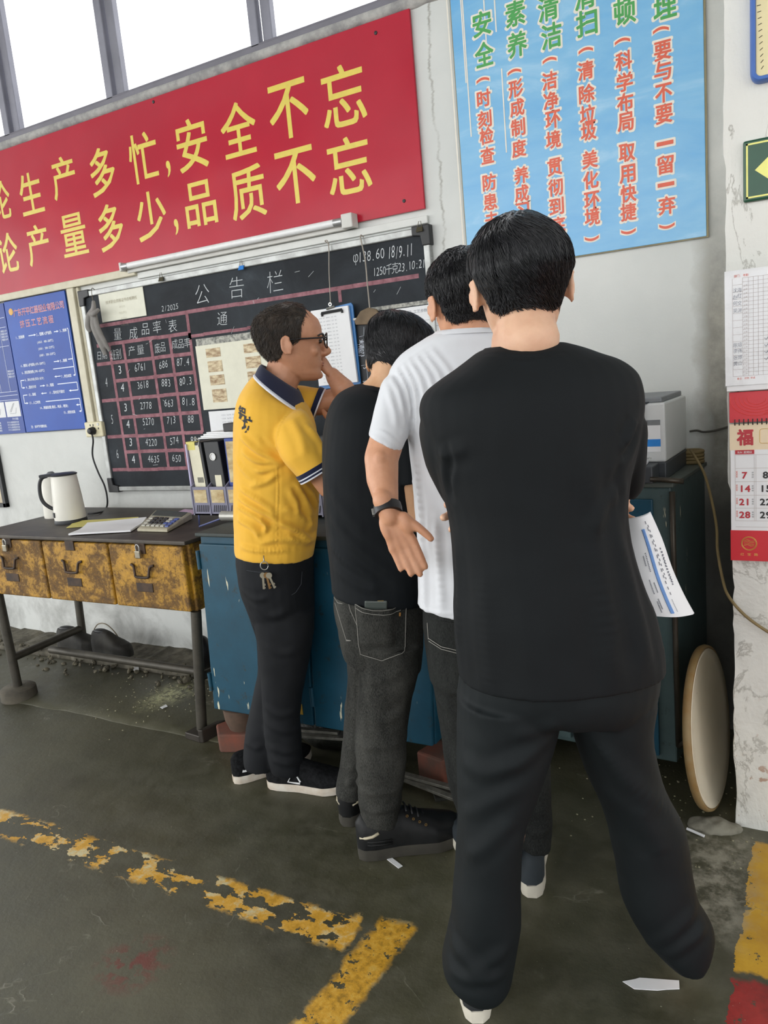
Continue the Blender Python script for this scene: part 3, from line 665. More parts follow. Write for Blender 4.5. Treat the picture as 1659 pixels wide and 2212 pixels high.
# ---- 5S poster
t = NT('sky_blue_poster_print'); v = t.mapv((1, 1, 3.2)); f = t.noise(2.2, 6, .62, v, dist=.5)
t.set(Base_Color=t.ramp(f, [(.3, lin('#5fa5d6')), (.55, lin('#79b4da')), (.72, lin('#a3cbe4'))]), Roughness=.28); t.bump(t.noise(9, 3, .5), .05, .02); M_POST = t.m
PX0, PX1, PZ0, PZ1 = -1.118, -.292, 1.712, 3.05
po = panel('slogan_poster', PX0, PX1, PZ0, PZ1, M_POST, d=.008); tag(po, 'large sky blue poster with green headings and orange slogan columns, high on the wall', 'poster')
MB().box((PX0-.003, WY-.006, PZ0-.004), (PX1+.006, WY, PZ1)).build('backing_board', mat('wood_backing', '#8d8467', .8), po)
M_GRN = flat('green_print', '#3f9a48', .4); M_ORG = flat('orange_print', '#d4583a', .4); M_PALE = flat('cream_outline', '#e3ddd0', .5)
y1, y2 = WY-.0085, WY-.0090
BO, BG, BR = [MB() for _ in range(7)], [MB() for _ in range(6)], [MB() for _ in range(6)]
def pos(ch, px, py, h, w_, mb, bo, bold, outline=.03):
    x, z = wxz(px, py, WY-.008); put_glyph(bo, ch, (x, y1, z), EX, ZZ, w_+.010, h+.010, bold+outline); put_glyph(mb, ch, (x, y2, z), EX, ZZ, w_, h, bold)
GW, GH = .066, .076
for ch, px, py, k in (('安',1042,52,0),('全',1047,118,0),('素',1114,30,1),('养',1118,97,1),('清',1185,18,2),('洁',1192,78,2),('扫',1268,50,3),('顿',1350,25,4),('理',1437,12,5),('清',1264,-8,3),('整',1346,-50,4),('整',1432,-62,5)): pos(ch, px, py, GH, GW, BG[k], BO[k], .03)
OW, OH = .049, .054
cols = [[('时',1046,213),('刻',1048,258),('检',1052,294),('查',1054,336),('防',1058,394),('患',1060,436),('未',1063,475)],
        [('形',1115,192),('成',1118,233),('制',1120,276),('度',1122,321),('养',1127,379),('成',1128,418),('习',1130,456),('惯',1133,500)],
        [('洁',1188,175),('净',1191,218),('环',1195,259),('境',1196,302),('贯',1199,361),('彻',1201,405),('到',1203,446),('底',1206,487)],
        [('清',1266,153),('除',1268,203),('垃',1270,247),('圾',1272,284),('美',1275,345),('化',1277,389),('环',1279,433),('境',1280,468)],
        [('科',1348,132),('学',1350,178),('布',1351,222),('局',1352,264),('取',1355,330),('用',1356,376),('快',1358,418),('捷',1358,458)],
        [('要',1432,110),('与',1432,154),('不',1434,202),('要',1435,247),('一',1437,310),('留',1438,356),('一',1439,399),('弃',1441,444)]]
for k, c in enumerate(cols):
    for ch, px, py in c: pos(ch, px, py, OH if ch != '一' else .010, OW if ch != '习' else .046, BR[k], BO[k], .036)
def paren(px, py, up, k):
    x, z = wxz(px, py, WY-.008); s = 1 if up else -1
    for mb, yq, r, ex in ((BO[k], y1, .0085, .004), (BR[k], y2, .0042, 0)):
        P_ = [np.array([x+a*(.024+ex), yq, z+s*(.008*(1-a*a))]) for a in np.linspace(-1, 1, 9)]
        for i in range(8):
            n_ = np.array([0, 0, r]); mb.add([P_[i]-n_, P_[i+1]-n_, P_[i+1]+n_, P_[i]+n_], [(0,1,2,3)])
for k, (px, py) in enumerate(((1044,176),(1112,158),(1188,133),(1266,112),(1345,92),(1428,68))): paren(px, py, True, k)
for k, (px, py) in enumerate(((1279,513),(1358,498),(1441,486))): paren(px, py, False, k+3)
# pale drips of paint on the poster's left side
for px, y0, y1_ in ((985,0,540),(1003,0,180),(1014,0,296),(1050,0,150),(1068,0,70),(1090,150,330)):
    a = ony(px-8 if y0 == 0 else px-10, -160 if y0 == 0 else y0, WY-.008); c = ony(px+18 if y1_ > 400 else px+5, y1_, WY-.008)
    BO[6].box((c[0]-.0022, y1-.0004, c[2]), (c[0]+.0022, y1, a[2]))
BO[6].build('paint_drips', M_PALE, po, fixn=False)
for k in range(6):
    BO[k].build('outline_lettering', M_PALE, po, fixn=False); BG[k].build('heading_lettering', M_GRN, po, fixn=False); BR[k].build('slogan_lettering', M_ORG, po, fixn=False)
po.location.y -= .004

# ---- socket, plug, kettle lead
M_IVORY = mat('ivory_plastic', '#d6ceac', .45, var=.06)
sx0, sz0 = wxz(186, 945, WY-.04); sx1, sz1 = wxz(218, 910, WY-.04)
so = MB().box((sx0, WY-.04, sz0), (sx1, WY, sz1)).build('wall_socket', M_IVORY, bevel=.006); tag(so, 'ivory surface socket box at the foot of the cream rail', 'socket')
b = MB()
for a, c in ((.35, .78), (.52, .78), (.25, .55), (.8, .55)): x = sx0+(sx1-sx0)*a; z = sz0+(sz1-sz0)*c; b.box((x-.003, WY-.0412, z-.005), (x+.003, WY-.04, z+.005))
b.build('socket_slots', M_BLK, so)
MB().lathe((sx0+(sx1-sx0)*.8, WY-.04, sz0+(sz1-sz0)*.82), [(.001, .003), (.007, .003), (.008, 0)], (0,-1,0), 14).build('rocker_switch', M_WHITE, so)
plx, plz = sx0+(sx1-sx0)*.5, sz0+(sz1-sz0)*.42
pl = empty('power_lead', (plx, WY-.05, plz), 'black plug and lead running from the ivory socket down to the kettle', 'cable')
MB().lathe((plx, WY-.04, plz), [(.001, .034), (.014, .032), (.019, .02), (.022, 0)], (0,-1,0), 8).build('plug', M_BLK, pl, bevel=.002)
pts = [(plx, WY-.055, plz-.012), (plx+.002, WY-.055, plz-.05)]+[ony(x, y, WY-.05) for x, y in ((200, 985), (212, 1020), (226, 1050), (232, 1080), (229, 1098))]
pts += [onz(215, 1107, .822), onz(190, 1110, .822)]
wire('lead', pts, .0045, M_BLK, pl)

# ---- framed notice cut by left edge
fr = empty('framed_notice', (-4.2, WY, .95), 'black framed cream notice cut by the left edge of the view', 'picture frame')
for lo, hi in (((-4.6, .80), (-4.085, .825)), ((-4.112, .80), (-4.085, 1.16)), ((-4.6, 1.135), (-4.085, 1.16))): MB().box((lo[0], WY-.024, lo[1]), (hi[0], WY, hi[1])).build('frame_bar', M_BLK, fr, bevel=.002)
MB().box((-4.6, WY-.012, .82), (-4.11, WY, 1.14)).build('notice_sheet', mat('beige_sheet', '#c6b9a0', .7), fr)

# ================================================================== things on the pillar
M_DKGRN = flat('dark_green_sign', '#1f4a35', .35); M_LUM = flat('pale_yellow_print', '#e0dd7c', .4)
e0x, e0z = -.144, 1.704; ez1 = 1.846
ex = MB().box((e0x, PY-.012, e0z), (.22, PY-.002, ez1)).build('exit_sign', M_DKGRN, bevel=.005); tag(ex, 'dark green direction sign with a pale yellow arrow pointing left on the pillar', 'sign')
b = MB(); yq = PY-.0126
for x0, z0, x1, z1 in ((e0x+.007, ez1-.012, .21, ez1-.008), (e0x+.007, e0z+.008, .21, e0z+.012), (e0x+.007, e0z+.008, e0x+.011, ez1-.008)): b.box((x0, yq, z0), (x1, yq+.0006, z1))
zc = (e0z+ez1)/2; b.prism([(e0x+.026, yq, zc), (e0x+.075, yq, zc+.042), (e0x+.075, yq, zc-.042)], (0, .0006, 0)); b.box((e0x+.075, yq, zc-.018), (e0x+.13, yq+.0006, zc+.018))
b.build('arrow_print', M_LUM, ex, fixn=False)
# blue framed gauge
gx0, gz0 = -.127, 1.968
ga = empty('wall_gauge', (-.03, PY, 1.97), 'blue framed cream gauge panel with black tick marks at the top right', 'gauge')
def rrect(x0, z0, x1, z1, r, y, n=6):
    P_ = []
    for cx_, cz_, a0 in ((x1-r, z1-r, 0), (x0+r, z1-r, 90), (x0+r, z0+r, 180), (x1-r, z0+r, 270)):
        for k in range(n+1):
            a = math.radians(a0+90*k/n); P_.append((cx_+r*math.cos(a), y, cz_+r*math.sin(a)))
    return P_
M_GBLUE = flat('blue_gauge_plastic', '#3f66ad', .3)
MB().loft([rrect(gx0, gz0, .12, 2.32, .022, PY), rrect(gx0, gz0, .12, 2.32, .022, PY-.02), rrect(gx0+.004, gz0+.004, .116, 2.316, .02, PY-.026), rrect(gx0+.011, gz0+.011, .109, 2.309, .014, PY-.025), rrect(gx0+.014, gz0+.014, .106, 2.306, .012, PY-.016)]).build('gauge_case', M_GBLUE, ga, True, angle=40)
MB().box((gx0+.013, PY-.02, gz0+.013), (.107, PY-.0165, 2.307)).build('dial_plate', mat('cream_dial', '#d9cda0', .5, var=.04), ga)
b = MB()
for k in range(13):
    a = math.radians(-62+k*7.0); z = gz0+.03+.0135*k; q = np.array([math.cos(a*.8), 0, -math.sin(a*.8)*-1]); q = np.array([math.cos(math.radians(50-5*k)), 0, math.sin(math.radians(50-5*k))])
    c = np.array([gx0+.026-.0007*k, PY-.0206, z]); b.tube([c-q*.004, c+q*.004], .0007, 4)
put_line(b, '0', (gx0+.052, PY-.0206, gz0+.165), .03, .02); b.build('tick_marks', M_BLK, ga)
# attendance sheet in a clear sleeve
s0x, s1x, s0z, s1z = -.188, .05, 1.262, 1.562
t = NT('clear_plastic_sleeve'); tr = t.n('ShaderNodeBsdfTransparent'); gl = t.n('ShaderNodeBsdfGlossy'); gl.inputs['Roughness'].default_value = .08; mx = t.n('ShaderNodeMixShader'); fr_ = t.n('ShaderNodeFresnel'); fr_.inputs[0].default_value = 1.45
bmp = t.n('ShaderNodeBump'); bmp.inputs['Strength'].default_value = .4; bmp.inputs['Distance'].default_value = .01; t.link(t.noise(25, 3, .5), bmp.inputs['Height']); t.link(bmp.outputs[0], gl.inputs['Normal'])
t.link(fr_.outputs[0], mx.inputs[0]); t.link(tr.outputs[0], mx.inputs[1]); t.link(gl.outputs[0], mx.inputs[2]); t.link(mx.outputs[0], t.t.nodes['Material Output'].inputs['Surface']); M_SLEEVE = t.m
at = empty('attendance_sheet', (-.07, PY-.02, 1.26), 'white ruled attendance sheet in a clear plastic sleeve above the red calendar', 'paper')
MB().box((s0x+.002, PY-.034, s0z), (s1x, PY-.03, 1.545)).build('sheet', M_PAPER, at)
b = MB(); yq = PY-.0348
gx = -.168
for z in np.linspace(1.285, 1.525, 26): b.box((gx+.023, yq, z-.0003), (s1x, yq+.0003, z+.0003))
for z in np.linspace(1.285, 1.51, 14): b.box((gx, yq, z-.0003), (gx+.023, yq+.0003, z+.0003))
for x in (gx, gx+.023, gx+.036, gx+.047, gx+.058, gx+.069, gx+.08, gx+.091): b.box((x-.0003, yq, 1.285), (x+.0003, yq+.0003, 1.525))
for k in range(24): put_line(b, '上午', (gx+.0295, yq, 1.29+.0094*k), .005, .0045, bold=0)
b.build('ruled_grid', flat('brown_grid_ink', '#a99c98', .7), at, fixn=False)
b = MB(); ra = random.Random(8)
for k, s in enumerate(('沈海', '赵红', '何文', '吴洪')): put_line(b, s, (gx+.011, yq-.0003, 1.498-.0165*k), .0105, .0095, jit=.15, rnd=ra, bold=-.01)
for k, s in enumerate(('陈培', '李伟', '张博', '黄山')): put_line(b, s, (gx+.011, yq-.0003, 1.364-.0155*k), .0105, .0095, jit=.15, rnd=ra, bold=-.01)
for k in range(4):
    c = np.array([gx+.072, yq-.0003, 1.375-.0165*k]); b.tube([c, c+[.003, 0, -.005], c+[.011, 0, .006]], .0006, 4)
b.build('handwriting', flat('blue_black_ink', '#51586b', .7), at, fixn=False)
b = MB(); put_line(b, '部门: 考勤', (gx+.02, yq, 1.531), .006, .006); put_line(b, '备注: 迟到 早退', (gx+.03, yq, 1.279), .005, .005); b.build('red_lettering', M_ORG, at, fixn=False)
SL = MB()
zs_ = np.linspace(1.258, 1.566, 14); xs2 = np.linspace(s0x, s1x+.004, 14)
vs = [(x, PY-.037-.003*mnoise.noise((x*25, z*25, 0))-.006*max(0, (z-1.53)/.036), z) for z in zs_ for x in xs2]; SL.add(vs, [(j*14+i, j*14+i+1, (j+1)*14+i+1, (j+1)*14+i) for j in range(13) for i in range(13)])
SL.build('clear_sleeve', M_SLEEVE, at, True)
MB().box((s0x+.004, PY-.029, 1.247), (s1x, PY-.004, 1.262)).build('sheet_stack', M_PAPER, at, bevel=.002)

# calendar
M_CALRED = gloss('red_calendar_card', [(.3, '#c22430'), (.7, '#cc2c36')], .35, .02, 3); M_CALCREAM = mat('cream_calendar_card', '#e6d3b4', .6, var=.04); M_CALGOLD = flat('gold_foil', '#d9b65e', .35, .4); M_DIGRED = flat('red_numerals', '#b5303a', .5); M_DIGBLK = flat('black_numerals', '#2d2d2d', .5)
ca = empty('wall_calendar', (-.06, PY-.01, .8), 'hanging wall calendar with red header and red footer, sheet of dates showing, on the pillar', 'calendar')
x0, x1 = -.179, .16; yc = PY-.012
MB().box((x0, yc-.006, 1.166), (x1, yc, 1.244)).build('header_card', M_CALRED, ca, bevel=.001)
b = MB()
for k, r in enumerate((.062, .05, .04, .031, .022)):
    c = np.array([-.115, yc-.0066, 1.226]); b.tube([c+[r*math.cos(a), 0, min(.0175, r*.72*math.sin(a))] for a in np.linspace(math.pi*.95, 2.05*math.pi, 26)], .0006, 4)
for k in range(10): b.tube([(-.10+.006*k, yc-.0066, 1.185+.002*k), (-.085+.006*k, yc-.0066, 1.192+.003*math.sin(k)), (-.07+.006*k, yc-.0066, 1.188+.002*k)], .0005, 4)
b.build('embossed_lines', flat('bright_red_foil', '#e24a40', .3), ca)
MB().box((x0, yc-.005, 1.094), (x1, yc, 1.162)).build('cream_card', M_CALCREAM, ca)
b = MB()
for k in range(30): xx = x0+.013+.0105*k; b.tube([(xx, yc-.007, 1.159), (xx, yc-.010, 1.166), (xx, yc-.007, 1.174)], .0014, 6)
b.build('spiral_wire', M_BLK, ca)
b = MB(); put_glyph(b, '福', (-.1425, yc-.0056, 1.127), EX, ZZ, .036, .04, .05); b.build('paper_cut_emblem', M_DIGRED, ca, fixn=False)
b = MB(); b.tube(rrect(-.108, 1.11, -.03, 1.147, .005, yc-.0056)+[rrect(-.108, 1.11, -.03, 1.147, .005, yc-.0056)[0]], .0006, 4); b.build('gold_border', M_CALGOLD, ca)
MB().box((x0+.002, yc-.005, .880), (x1, yc, 1.094)).build('date_page', M_PAPER, ca)
MB().box((x0+.013, yc-.0062, 1.083), (x0+.058, yc-.005, 1.094)).build('sunday_tab', M_DIGRED, ca)
b = MB(); put_line(b, 'SUN 星期日', (x0+.0355, yc-.0068, 1.0885), .006, .0062, bold=0); b.build('tab_lettering', M_PAPER, ca, fixn=False)
b = MB()
for z in (1.081, 1.046, 1.0105, .9745, .940, .906, .8895): b.box((x0+.013, yc-.0056, z-.0004), (x1, yc-.005, z+.0004)) if z > .9 or z < .89 else None
for x in (x0+.013, x0+.058, x0+.062, x0+.107, x0+.111, x0+.156): b.box((x-.0003, yc-.0056, .906), (x+.0003, yc-.005, 1.081))
b.build('date_grid', flat('pale_grid_ink', '#b9b0aa', .7), ca, fixn=False)
b = MB(); bk = MB(); tiny = MB()
for k, (r_, nx_) in enumerate((('7', '8'), ('14', '15'), ('21', '22'), ('28', '29'))):
    z = 1.031-.0357*k+.0005; z = (1.0285, .993, .9575, .923)[k]
    put_line(b, r_, (x0+.035, yc-.0058, z), .021, .0235, bold=.045); put_line(bk, nx_, (x0+.084, yc-.0058, z), .021, .0235, bold=.045); put_line(bk, str(int(nx_)+1), (x0+.133, yc-.0058, z), .021, .0235, bold=.045)
    for j in range(3): put_line(tiny, '宜', (x0+.0165, yc-.0058, z+.008-.006*j), .005, .005); put_line(bk, '初', (x0+.054, yc-.0058, z+.006-.006*j), .0038, .0045)
b.build('sunday_numerals', M_DIGRED, ca, fixn=False); bk.build('weekday_numerals', M_DIGBLK, ca, fixn=False); tiny.build('small_lettering', M_ORG, ca, fixn=False)
MB().box((x0, yc-.006, .797), (x1, yc, .880)).build('footer_card', M_CALRED, ca, bevel=.001)
b = MB(); c = np.array([-.134, yc-.0068, .845])
for r in (.0185, .0165): b.tube([c+[r*math.cos(a), 0, r*math.sin(a)] for a in np.linspace(0, 2*math.pi, 33)], .0006, 4)
for z in (-.006, -.002, .003, .007): b.tube([c+[-.012, 0, z], c+[-.004, 0, z+.003], c+[.004, 0, z-.001], c+[.012, 0, z]], .0007, 4)
put_line(b, '红宝路', (-.134, yc-.0064, .815), .007, .0085, pitch=.0165); b.build('gold_lettering', M_CALGOLD, ca, fixn=False)

# slack yellowed cable from the cabinet over to the pillar
M_YCABLE = mat('yellowed_cable', '#7d6b45', .6, var=.15)
cp = [ony(1492, 972, 2.62), ony(1520, 1020, 2.50), ony(1537, 1080, 2.42), ony(1548, 1140, 2.36), ony(1550, 1190, 2.3), ony(1562, 1255, 2.24), ony(1575, 1290, 2.19), ony(1610, 1330, 2.172), ony(1659, 1365, 2.175), ony(1720, 1400, 2.175)]
tag(wire('loose_cable', cp, .0042, M_YCABLE), 'slack yellowed cable drooping from behind the printer across the pillar', 'cable')
tp = [ony(1490, 932, WY-.01), ony(1505, 930, WY-.015), ony(1520, 933, WY-.012), ony(1545, 930, WY-.012), ony(1580, 920, WY-.01)]
tag(wire('broken_wire', tp, .0035, mat('dusty_wire', '#4d4a44', .8)), 'short dusty wire stuck on the wall right of the printer', 'wire')
# ================================================================== solid helpers
def remesh(mb, name, voxel, smooth=4, factor=.5):
    me = mb.mesh(name); o = bpy.data.objects.new(name, me); COL.objects.link(o)
    r = o.modifiers.new('r', 'REMESH'); r.mode = 'VOXEL'; r.voxel_size = voxel; r.use_smooth_shade = True
    if smooth:
        s = o.modifiers.new('s', 'SMOOTH'); s.factor = factor; s.iterations = smooth
    out = bpy.data.meshes.new_from_object(o.evaluated_get(bpy.context.evaluated_depsgraph_get())); out.name = name
    bpy.data.objects.remove(o); bpy.data.meshes.remove(me); out.shade_smooth()
    return out
def verts(me):
    a = np.empty(len(me.vertices)*3); me.vertices.foreach_get('co', a); return a.reshape(-1, 3)
def norms(me):
    a = np.empty(len(me.vertices)*3); me.vertices.foreach_get('normal', a); return a.reshape(-1, 3)
def setv(me, V): me.vertices.foreach_set('co', np.ascontiguousarray(V).ravel()); me.update()
tag(finish(remesh(RAG_MB, 'rag', .004, 1), 'rag', M_RAG), 'knotted grey rag hanging over the left edge of the blackboard', 'rag')

# ================================================================== bench
def rusty(name, paint, rust, thr, scale=9, rough=.5, dark='#2b2118', met=0, streak=(1,1,1)):
    t = NT(name); v = t.mapv(streak); n1 = t.noise(scale, 8, .72, v, dist=.3); n2 = t.noise(scale*4.5, 6, .7, v); n3 = t.noise(1.7, 3, .5)
    m = t.math('ADD', t.math('MULTIPLY', n1, .42), t.math('ADD', t.math('MULTIPLY', n2, .33), t.math('MULTIPLY', n3, .25)))
    k = t.ramp(m, [(thr-.035, 0.0), (thr+.02, 1.0)])
    pc = t.ramp(n2, [(.3, lin(rust)), (.62, lin(paint))]); dc = t.ramp(n2, [(.35, lin(dark)), (.7, lin(rust))])
    t.set(Base_Color=t.mix(k, pc, dc), Roughness=t.ramp(k, [(0, rough), (1, .75)]), Metallic=met); t.bump(t.math('ADD', t.math('MULTIPLY', k, -.5), n2), .35, .006)
    return t.m
M_DRAWER = rusty('rust_eaten_yellow_paint', '#c9961f', '#86601f', .512, 15, .5, '#33241a')
M_BTOP = mat('grimy_steel_top', '#39332d', .5, .2, col2='#554d43', scale=7, amt=.7, bump=.2)
M_LEG = mat('oily_steel_pipe', '#4a463d', .5, .4, col2='#35322c', scale=20, amt=.6)
M_RUSTY = mat('brown_rusted_steel', '#4a382a', .6, .3, col2='#2b2420', scale=22, amt=.8, bump=.2)
FY = 2.11; ZT, ZB = .815, .527
bench = empty('workbench', (-2.7, 2.4, 0), 'rust eaten yellow steel workbench with three padlocked drawers on pipe legs', 'workbench')
bx0, bx1 = -3.37, -2.075
MB().box((bx0-.02, FY-.012, ZT-.016), (bx1+.012, 2.73, ZT)).build('bench_top', M_BTOP, bench, bevel=.004)
MB().box((bx0, FY+.02, ZB), (bx1, 2.72, ZT-.017)).build('body', M_DRAWER, bench, bevel=.006)
dx = [-3.322, -2.908, -2.496, -2.082]
for k in range(3):
    a, c = dx[k]+.005, dx[k+1]-.005
    d = MB().box((a, FY-.006, ZB+.004), (c, FY+.026, ZT-.022)).build('drawer_front', M_DRAWER, bench, bevel=.008, seg=3)
    m = (a+c)/2-.02; z = .70
    wire('handle', [(m-.062, FY-.008, z+.012), (m-.045, FY-.013, z+.006), (m-.038, FY-.017, z-.022), (m-.03, FY-.019, z-.035), (m+.03, FY-.019, z-.035), (m+.038, FY-.017, z-.022), (m+.045, FY-.013, z+.006), (m+.062, FY-.008, z+.012)], .0055, M_RUSTY, d)
    MB().box((m-.024, FY-.011, .758), (m+.03, FY-.005, .802)).build('hasp', M_RUSTY, d, bevel=.002)
    MB().box((m-.05, FY-.009, .60), (m+.04, FY-.005, .637)).build('label_holder', M_RUSTY, d, bevel=.002)
def leg(p0, p1, r=.021, nm='leg'): MB().cyl(p0, p1, r, n=18).build(nm, M_LEG, bench, True, angle=40)
leg((bx1-.015, FY+.025, ZB), (-2.135, FY+.012, .028)); leg((-3.325, FY+.03, ZB), (-3.31, FY+.03, .05)); leg((-3.36, 2.60, ZB), (-3.36, 2.58, .05), .02); leg((bx1-.02, 2.62, ZB), (bx1-.02, 2.62, .04), .02)
A = ony(110, 1403, 2.40); B_ = ony(440, 1452, 2.40)
leg(A, B_, .019, 'rail'); leg((-3.312, FY+.03, .20), (-3.362, 2.59, .19), .019, 'rail'); leg((-2.115, FY+.02, .25), (bx1-.02, 2.62, .22), .018, 'rail')
M_BLOCK = mat('grimy_concrete_block', '#5b5549', .85, col2='#45413a', scale=16, amt=.7, bump=.4)
p = onz(22, 1505); tag(MB().lathe((-3.31, FY+.03, 0), [(.001, 0), (.082, 0), (.08, .05), (.07, .058), (.001, .06)], n=26).build('concrete_foot', M_BLOCK, smooth=True, angle=40), 'round concrete foot under the left front leg of the bench', 'block')
M_STEELBLK = mat('oily_steel_block', '#35302a', .5, .3, var=.2)
b = MB(); b.prism([(-2.185, 2.075, 0), (-2.10, 2.065, 0), (-2.085, 2.155, 0), (-2.17, 2.165, 0)], (0, 0, .03)); b.prism([(-2.105, 2.066, 0), (-2.085, 2.07, 0), (-2.045, 2.19, 0), (-2.085, 2.16, 0)], (0, 0, .055))
tag(b.build('steel_block', M_STEELBLK, bevel=.004), 'oily black steel block under the right front leg of the bench', 'block')
# padlocks
M_BRASS = mat('worn_chrome', '#a39c8c', .3, .85, var=.15)
for k, lab in ((0, 'small steel padlock on the leftmost drawer, left of the empty hasp'), (2, 'small steel padlock on the rightmost drawer beside the blue cabinet')):
    m = (dx[k]+dx[k+1])/2-.02; pk = empty('padlock', (m, FY-.02, .765), lab, 'padlock', 'padlocks on the bench drawers')
    MB().box((m-.014, FY-.027, .742), (m+.014, FY-.013, .774)).build('lock_body', M_BRASS, pk, bevel=.004)
    wire('shackle', [(m-.009, FY-.02, .772), (m-.009, FY-.02, .79), (m, FY-.02, .798), (m+.009, FY-.02, .79), (m+.009, FY-.02, .772)], .0028, M_STEELB, pk)

# ------------------------------------------------------------------ kettle, jug, papers, calculator
M_KET = mat('cream_white_kettle_steel', '#dedbd0', .35, var=.02); M_KBLK = flat('matte_black_plastic', '#26282b', .45)
kx, ky = -3.045, 2.385
ke = empty('electric_kettle', (kx, ky, ZT), 'cream white electric kettle with black handle, lid and base standing on the bench', 'kettle')
ht = .225
MB().lathe((kx, ky, ZT), [(.001, .018), (.071, .018), (.0715, .03), (.066, .12), (.0575, ht-.004), (.055, ht), (.001, ht)], n=44).build('kettle_body', M_KET, ke, True, angle=35)
MB().lathe((kx, ky, ZT), [(.001, 0), (.073, 0), (.074, .006), (.072, .018), (.001, .019)], n=40).build('base_ring', M_KBLK, ke, True, angle=35)
b = MB(); b.lathe((kx, ky, ZT+ht), [(.06, -.001), (.061, .004), (.05, .009), (.001, .011)], n=36)
hd = nrm(-HR*.95-HF*.12); bk_ = np.array([kx, ky, ZT])
b.obox(bk_+hd*.075+ZZ*(ht+.004), hd, np.cross(ZZ, hd), ZZ, .03, .017, .006); b.build('lid', M_KBLK, ke, True, angle=35)
hp = [bk_+hd*r+ZZ*z for r, z in ((.075, ht+.002), (.098, ht-.006), (.113, .19), (.117, .14), (.108, .105), (.085, .08), (.066, .07))]
sp = smooth_pts(hp, 6); b = MB(); side = np.cross(ZZ, hd)
b.loft([[q+side*.011*math.cos(a)+nrm(np.cross(side, nrm(sp[min(i+1, len(sp)-1)]-sp[max(i-1, 0)])))*.0085*math.sin(a) for a in np.linspace(0, 2*math.pi, 12, endpoint=False)] for i, q in enumerate(sp)])
b.build('handle', M_KBLK, ke, True)
MB().obox(bk_+nrm(-HR*.75-HF*.65)*.0725+ZZ*.045, nrm(-HR*.75-HF*.65), np.cross(ZZ, nrm(-HR*.75-HF*.65)), ZZ, .003, .008, .012).build('switch', M_KBLK, ke, bevel=.002)
jc = onz(115, 1117, ZT); jc = np.array([jc[0]+.01, jc[1]+.02, ZT])
ju = empty('thermos_jug', jc, 'plain cream jug with a grey lid standing behind the kettle', 'jug')
MB().lathe(jc, [(.001, 0), (.062, 0), (.063, .01), (.056, .16), (.054, .205), (.001, .206)], n=36).build('jug_body', M_KET, ju, True, angle=35)
MB().lathe(jc, [(.001, .205), (.056, .206), (.055, .213), (.02, .217), (.012, .226), (.001, .227)], n=30).build('lid', flat('grey_plastic', '#6d7072', .5), ju, True, angle=35)
M_YPAPER = flat('yellow_paper', '#d8cf77', .7); M_PINKP = flat('pink_paper', '#d7b6d2', .7)
def sheet(name, px, z, th, m, curl=0, parent=None):
    P_ = [onz(x, y, z) for x, y in px]; n = 10; vs = []
    for j in range(n+1):
        for i in range(n+1):
            u, v = i/n, j/n; p = (1-v)*((1-u)*P_[0]+u*P_[1])+v*((1-u)*P_[3]+u*P_[2]); vs.append((p[0], p[1], p[2]+curl*(max(0, u-.55)**2*3+max(0, .2-u)*.3)+.0006*math.sin(u*9+v*5)))
    b = MB(); N = (n+1)**2; f = [(j*(n+1)+i, j*(n+1)+i+1, (j+1)*(n+1)+i+1, (j+1)*(n+1)+i) for j in range(n) for i in range(n)]
    top = [(p[0], p[1], p[2]+th) for p in vs]; rim = list(range(0, n+1))+[k*(n+1)+n for k in range(1, n+1)]+[n*(n+1)+i for i in range(n-1, -1, -1)]+[k*(n+1) for k in range(n-1, 0, -1)]
    b.add(vs+top, [q[::-1] for q in f]+[tuple(N+k for k in q) for q in f]+[(rim[i], rim[(i+1) % len(rim)], N+rim[(i+1) % len(rim)], N+rim[i]) for i in range(len(rim))])
    return b.build(name, m, parent)
tag(sheet('yellow_sheet', [(143, 1141), (160, 1128), (300, 1120), (283, 1131)], ZT+.001, .001, M_YPAPER, .01), 'sheet of yellow paper on the bench in front of the kettle', 'paper')
tag(sheet('paper_stack', [(148, 1157), (190, 1138), (318, 1126), (282, 1149)], ZT+.003, .007, M_PAPER, .02), 'small stack of white paper on the bench edge beside the calculator', 'paper')
tag(sheet('pink_slip', [(372, 1110), (400, 1100), (430, 1102), (415, 1112)], ZT+.003, .001, M_PINKP), 'pink paper slip on the bench at the foot of the file rack', 'paper')
cal = empty('calculator', onz(350, 1130, ZT), 'dusty cream desk calculator with dark and pale keys on the bench', 'calculator')
C4 = [onz(297, 1149, ZT), onz(362, 1151, ZT), onz(416, 1122, ZT), onz(338, 1116, ZT)]
def cpt(u, v, z): return (1-v)*((1-u)*C4[0]+u*C4[1])+v*((1-u)*C4[3]+u*C4[2])+ZZ*z
b = MB(); b.loft([[cpt(0,0,.002), cpt(1,0,.002), cpt(1,1,.002), cpt(0,1,.002)], [cpt(0,0,.012), cpt(1,0,.012), cpt(1,1,.028), cpt(0,1,.028)], [cpt(.03,.04,.016), cpt(.97,.04,.016), cpt(.97,.97,.033), cpt(.03,.97,.033)]])
b.build('case', mat('grimy_cream_plastic', '#b9b39c', .55, col2='#8f8873', scale=18, amt=.6), cal, bevel=.002)
M_KEYD, M_KEYL, M_KEYB = flat('black_keys', '#26282c', .5), flat('grey_keys', '#b7b6ab', .5), flat('blue_keys', '#4b5c9c', .5)
for i in range(6):
    for j in range(4):
        u, v = .09+.15*i, .10+.125*j; z = .016+.017*v; m = M_KEYD if 0 < i < 4 and j > 0 else (M_KEYB if i == 5 or (i == 4 and j == 1) else M_KEYL)
        q = [cpt(u, v, z), cpt(u+.11, v, z), cpt(u+.11, v+.085, z+.0015), cpt(u, v+.085, z+.0015)]
        MB().prism(q, (0, 0, .005)).build('key', m, cal, bevel=.001)
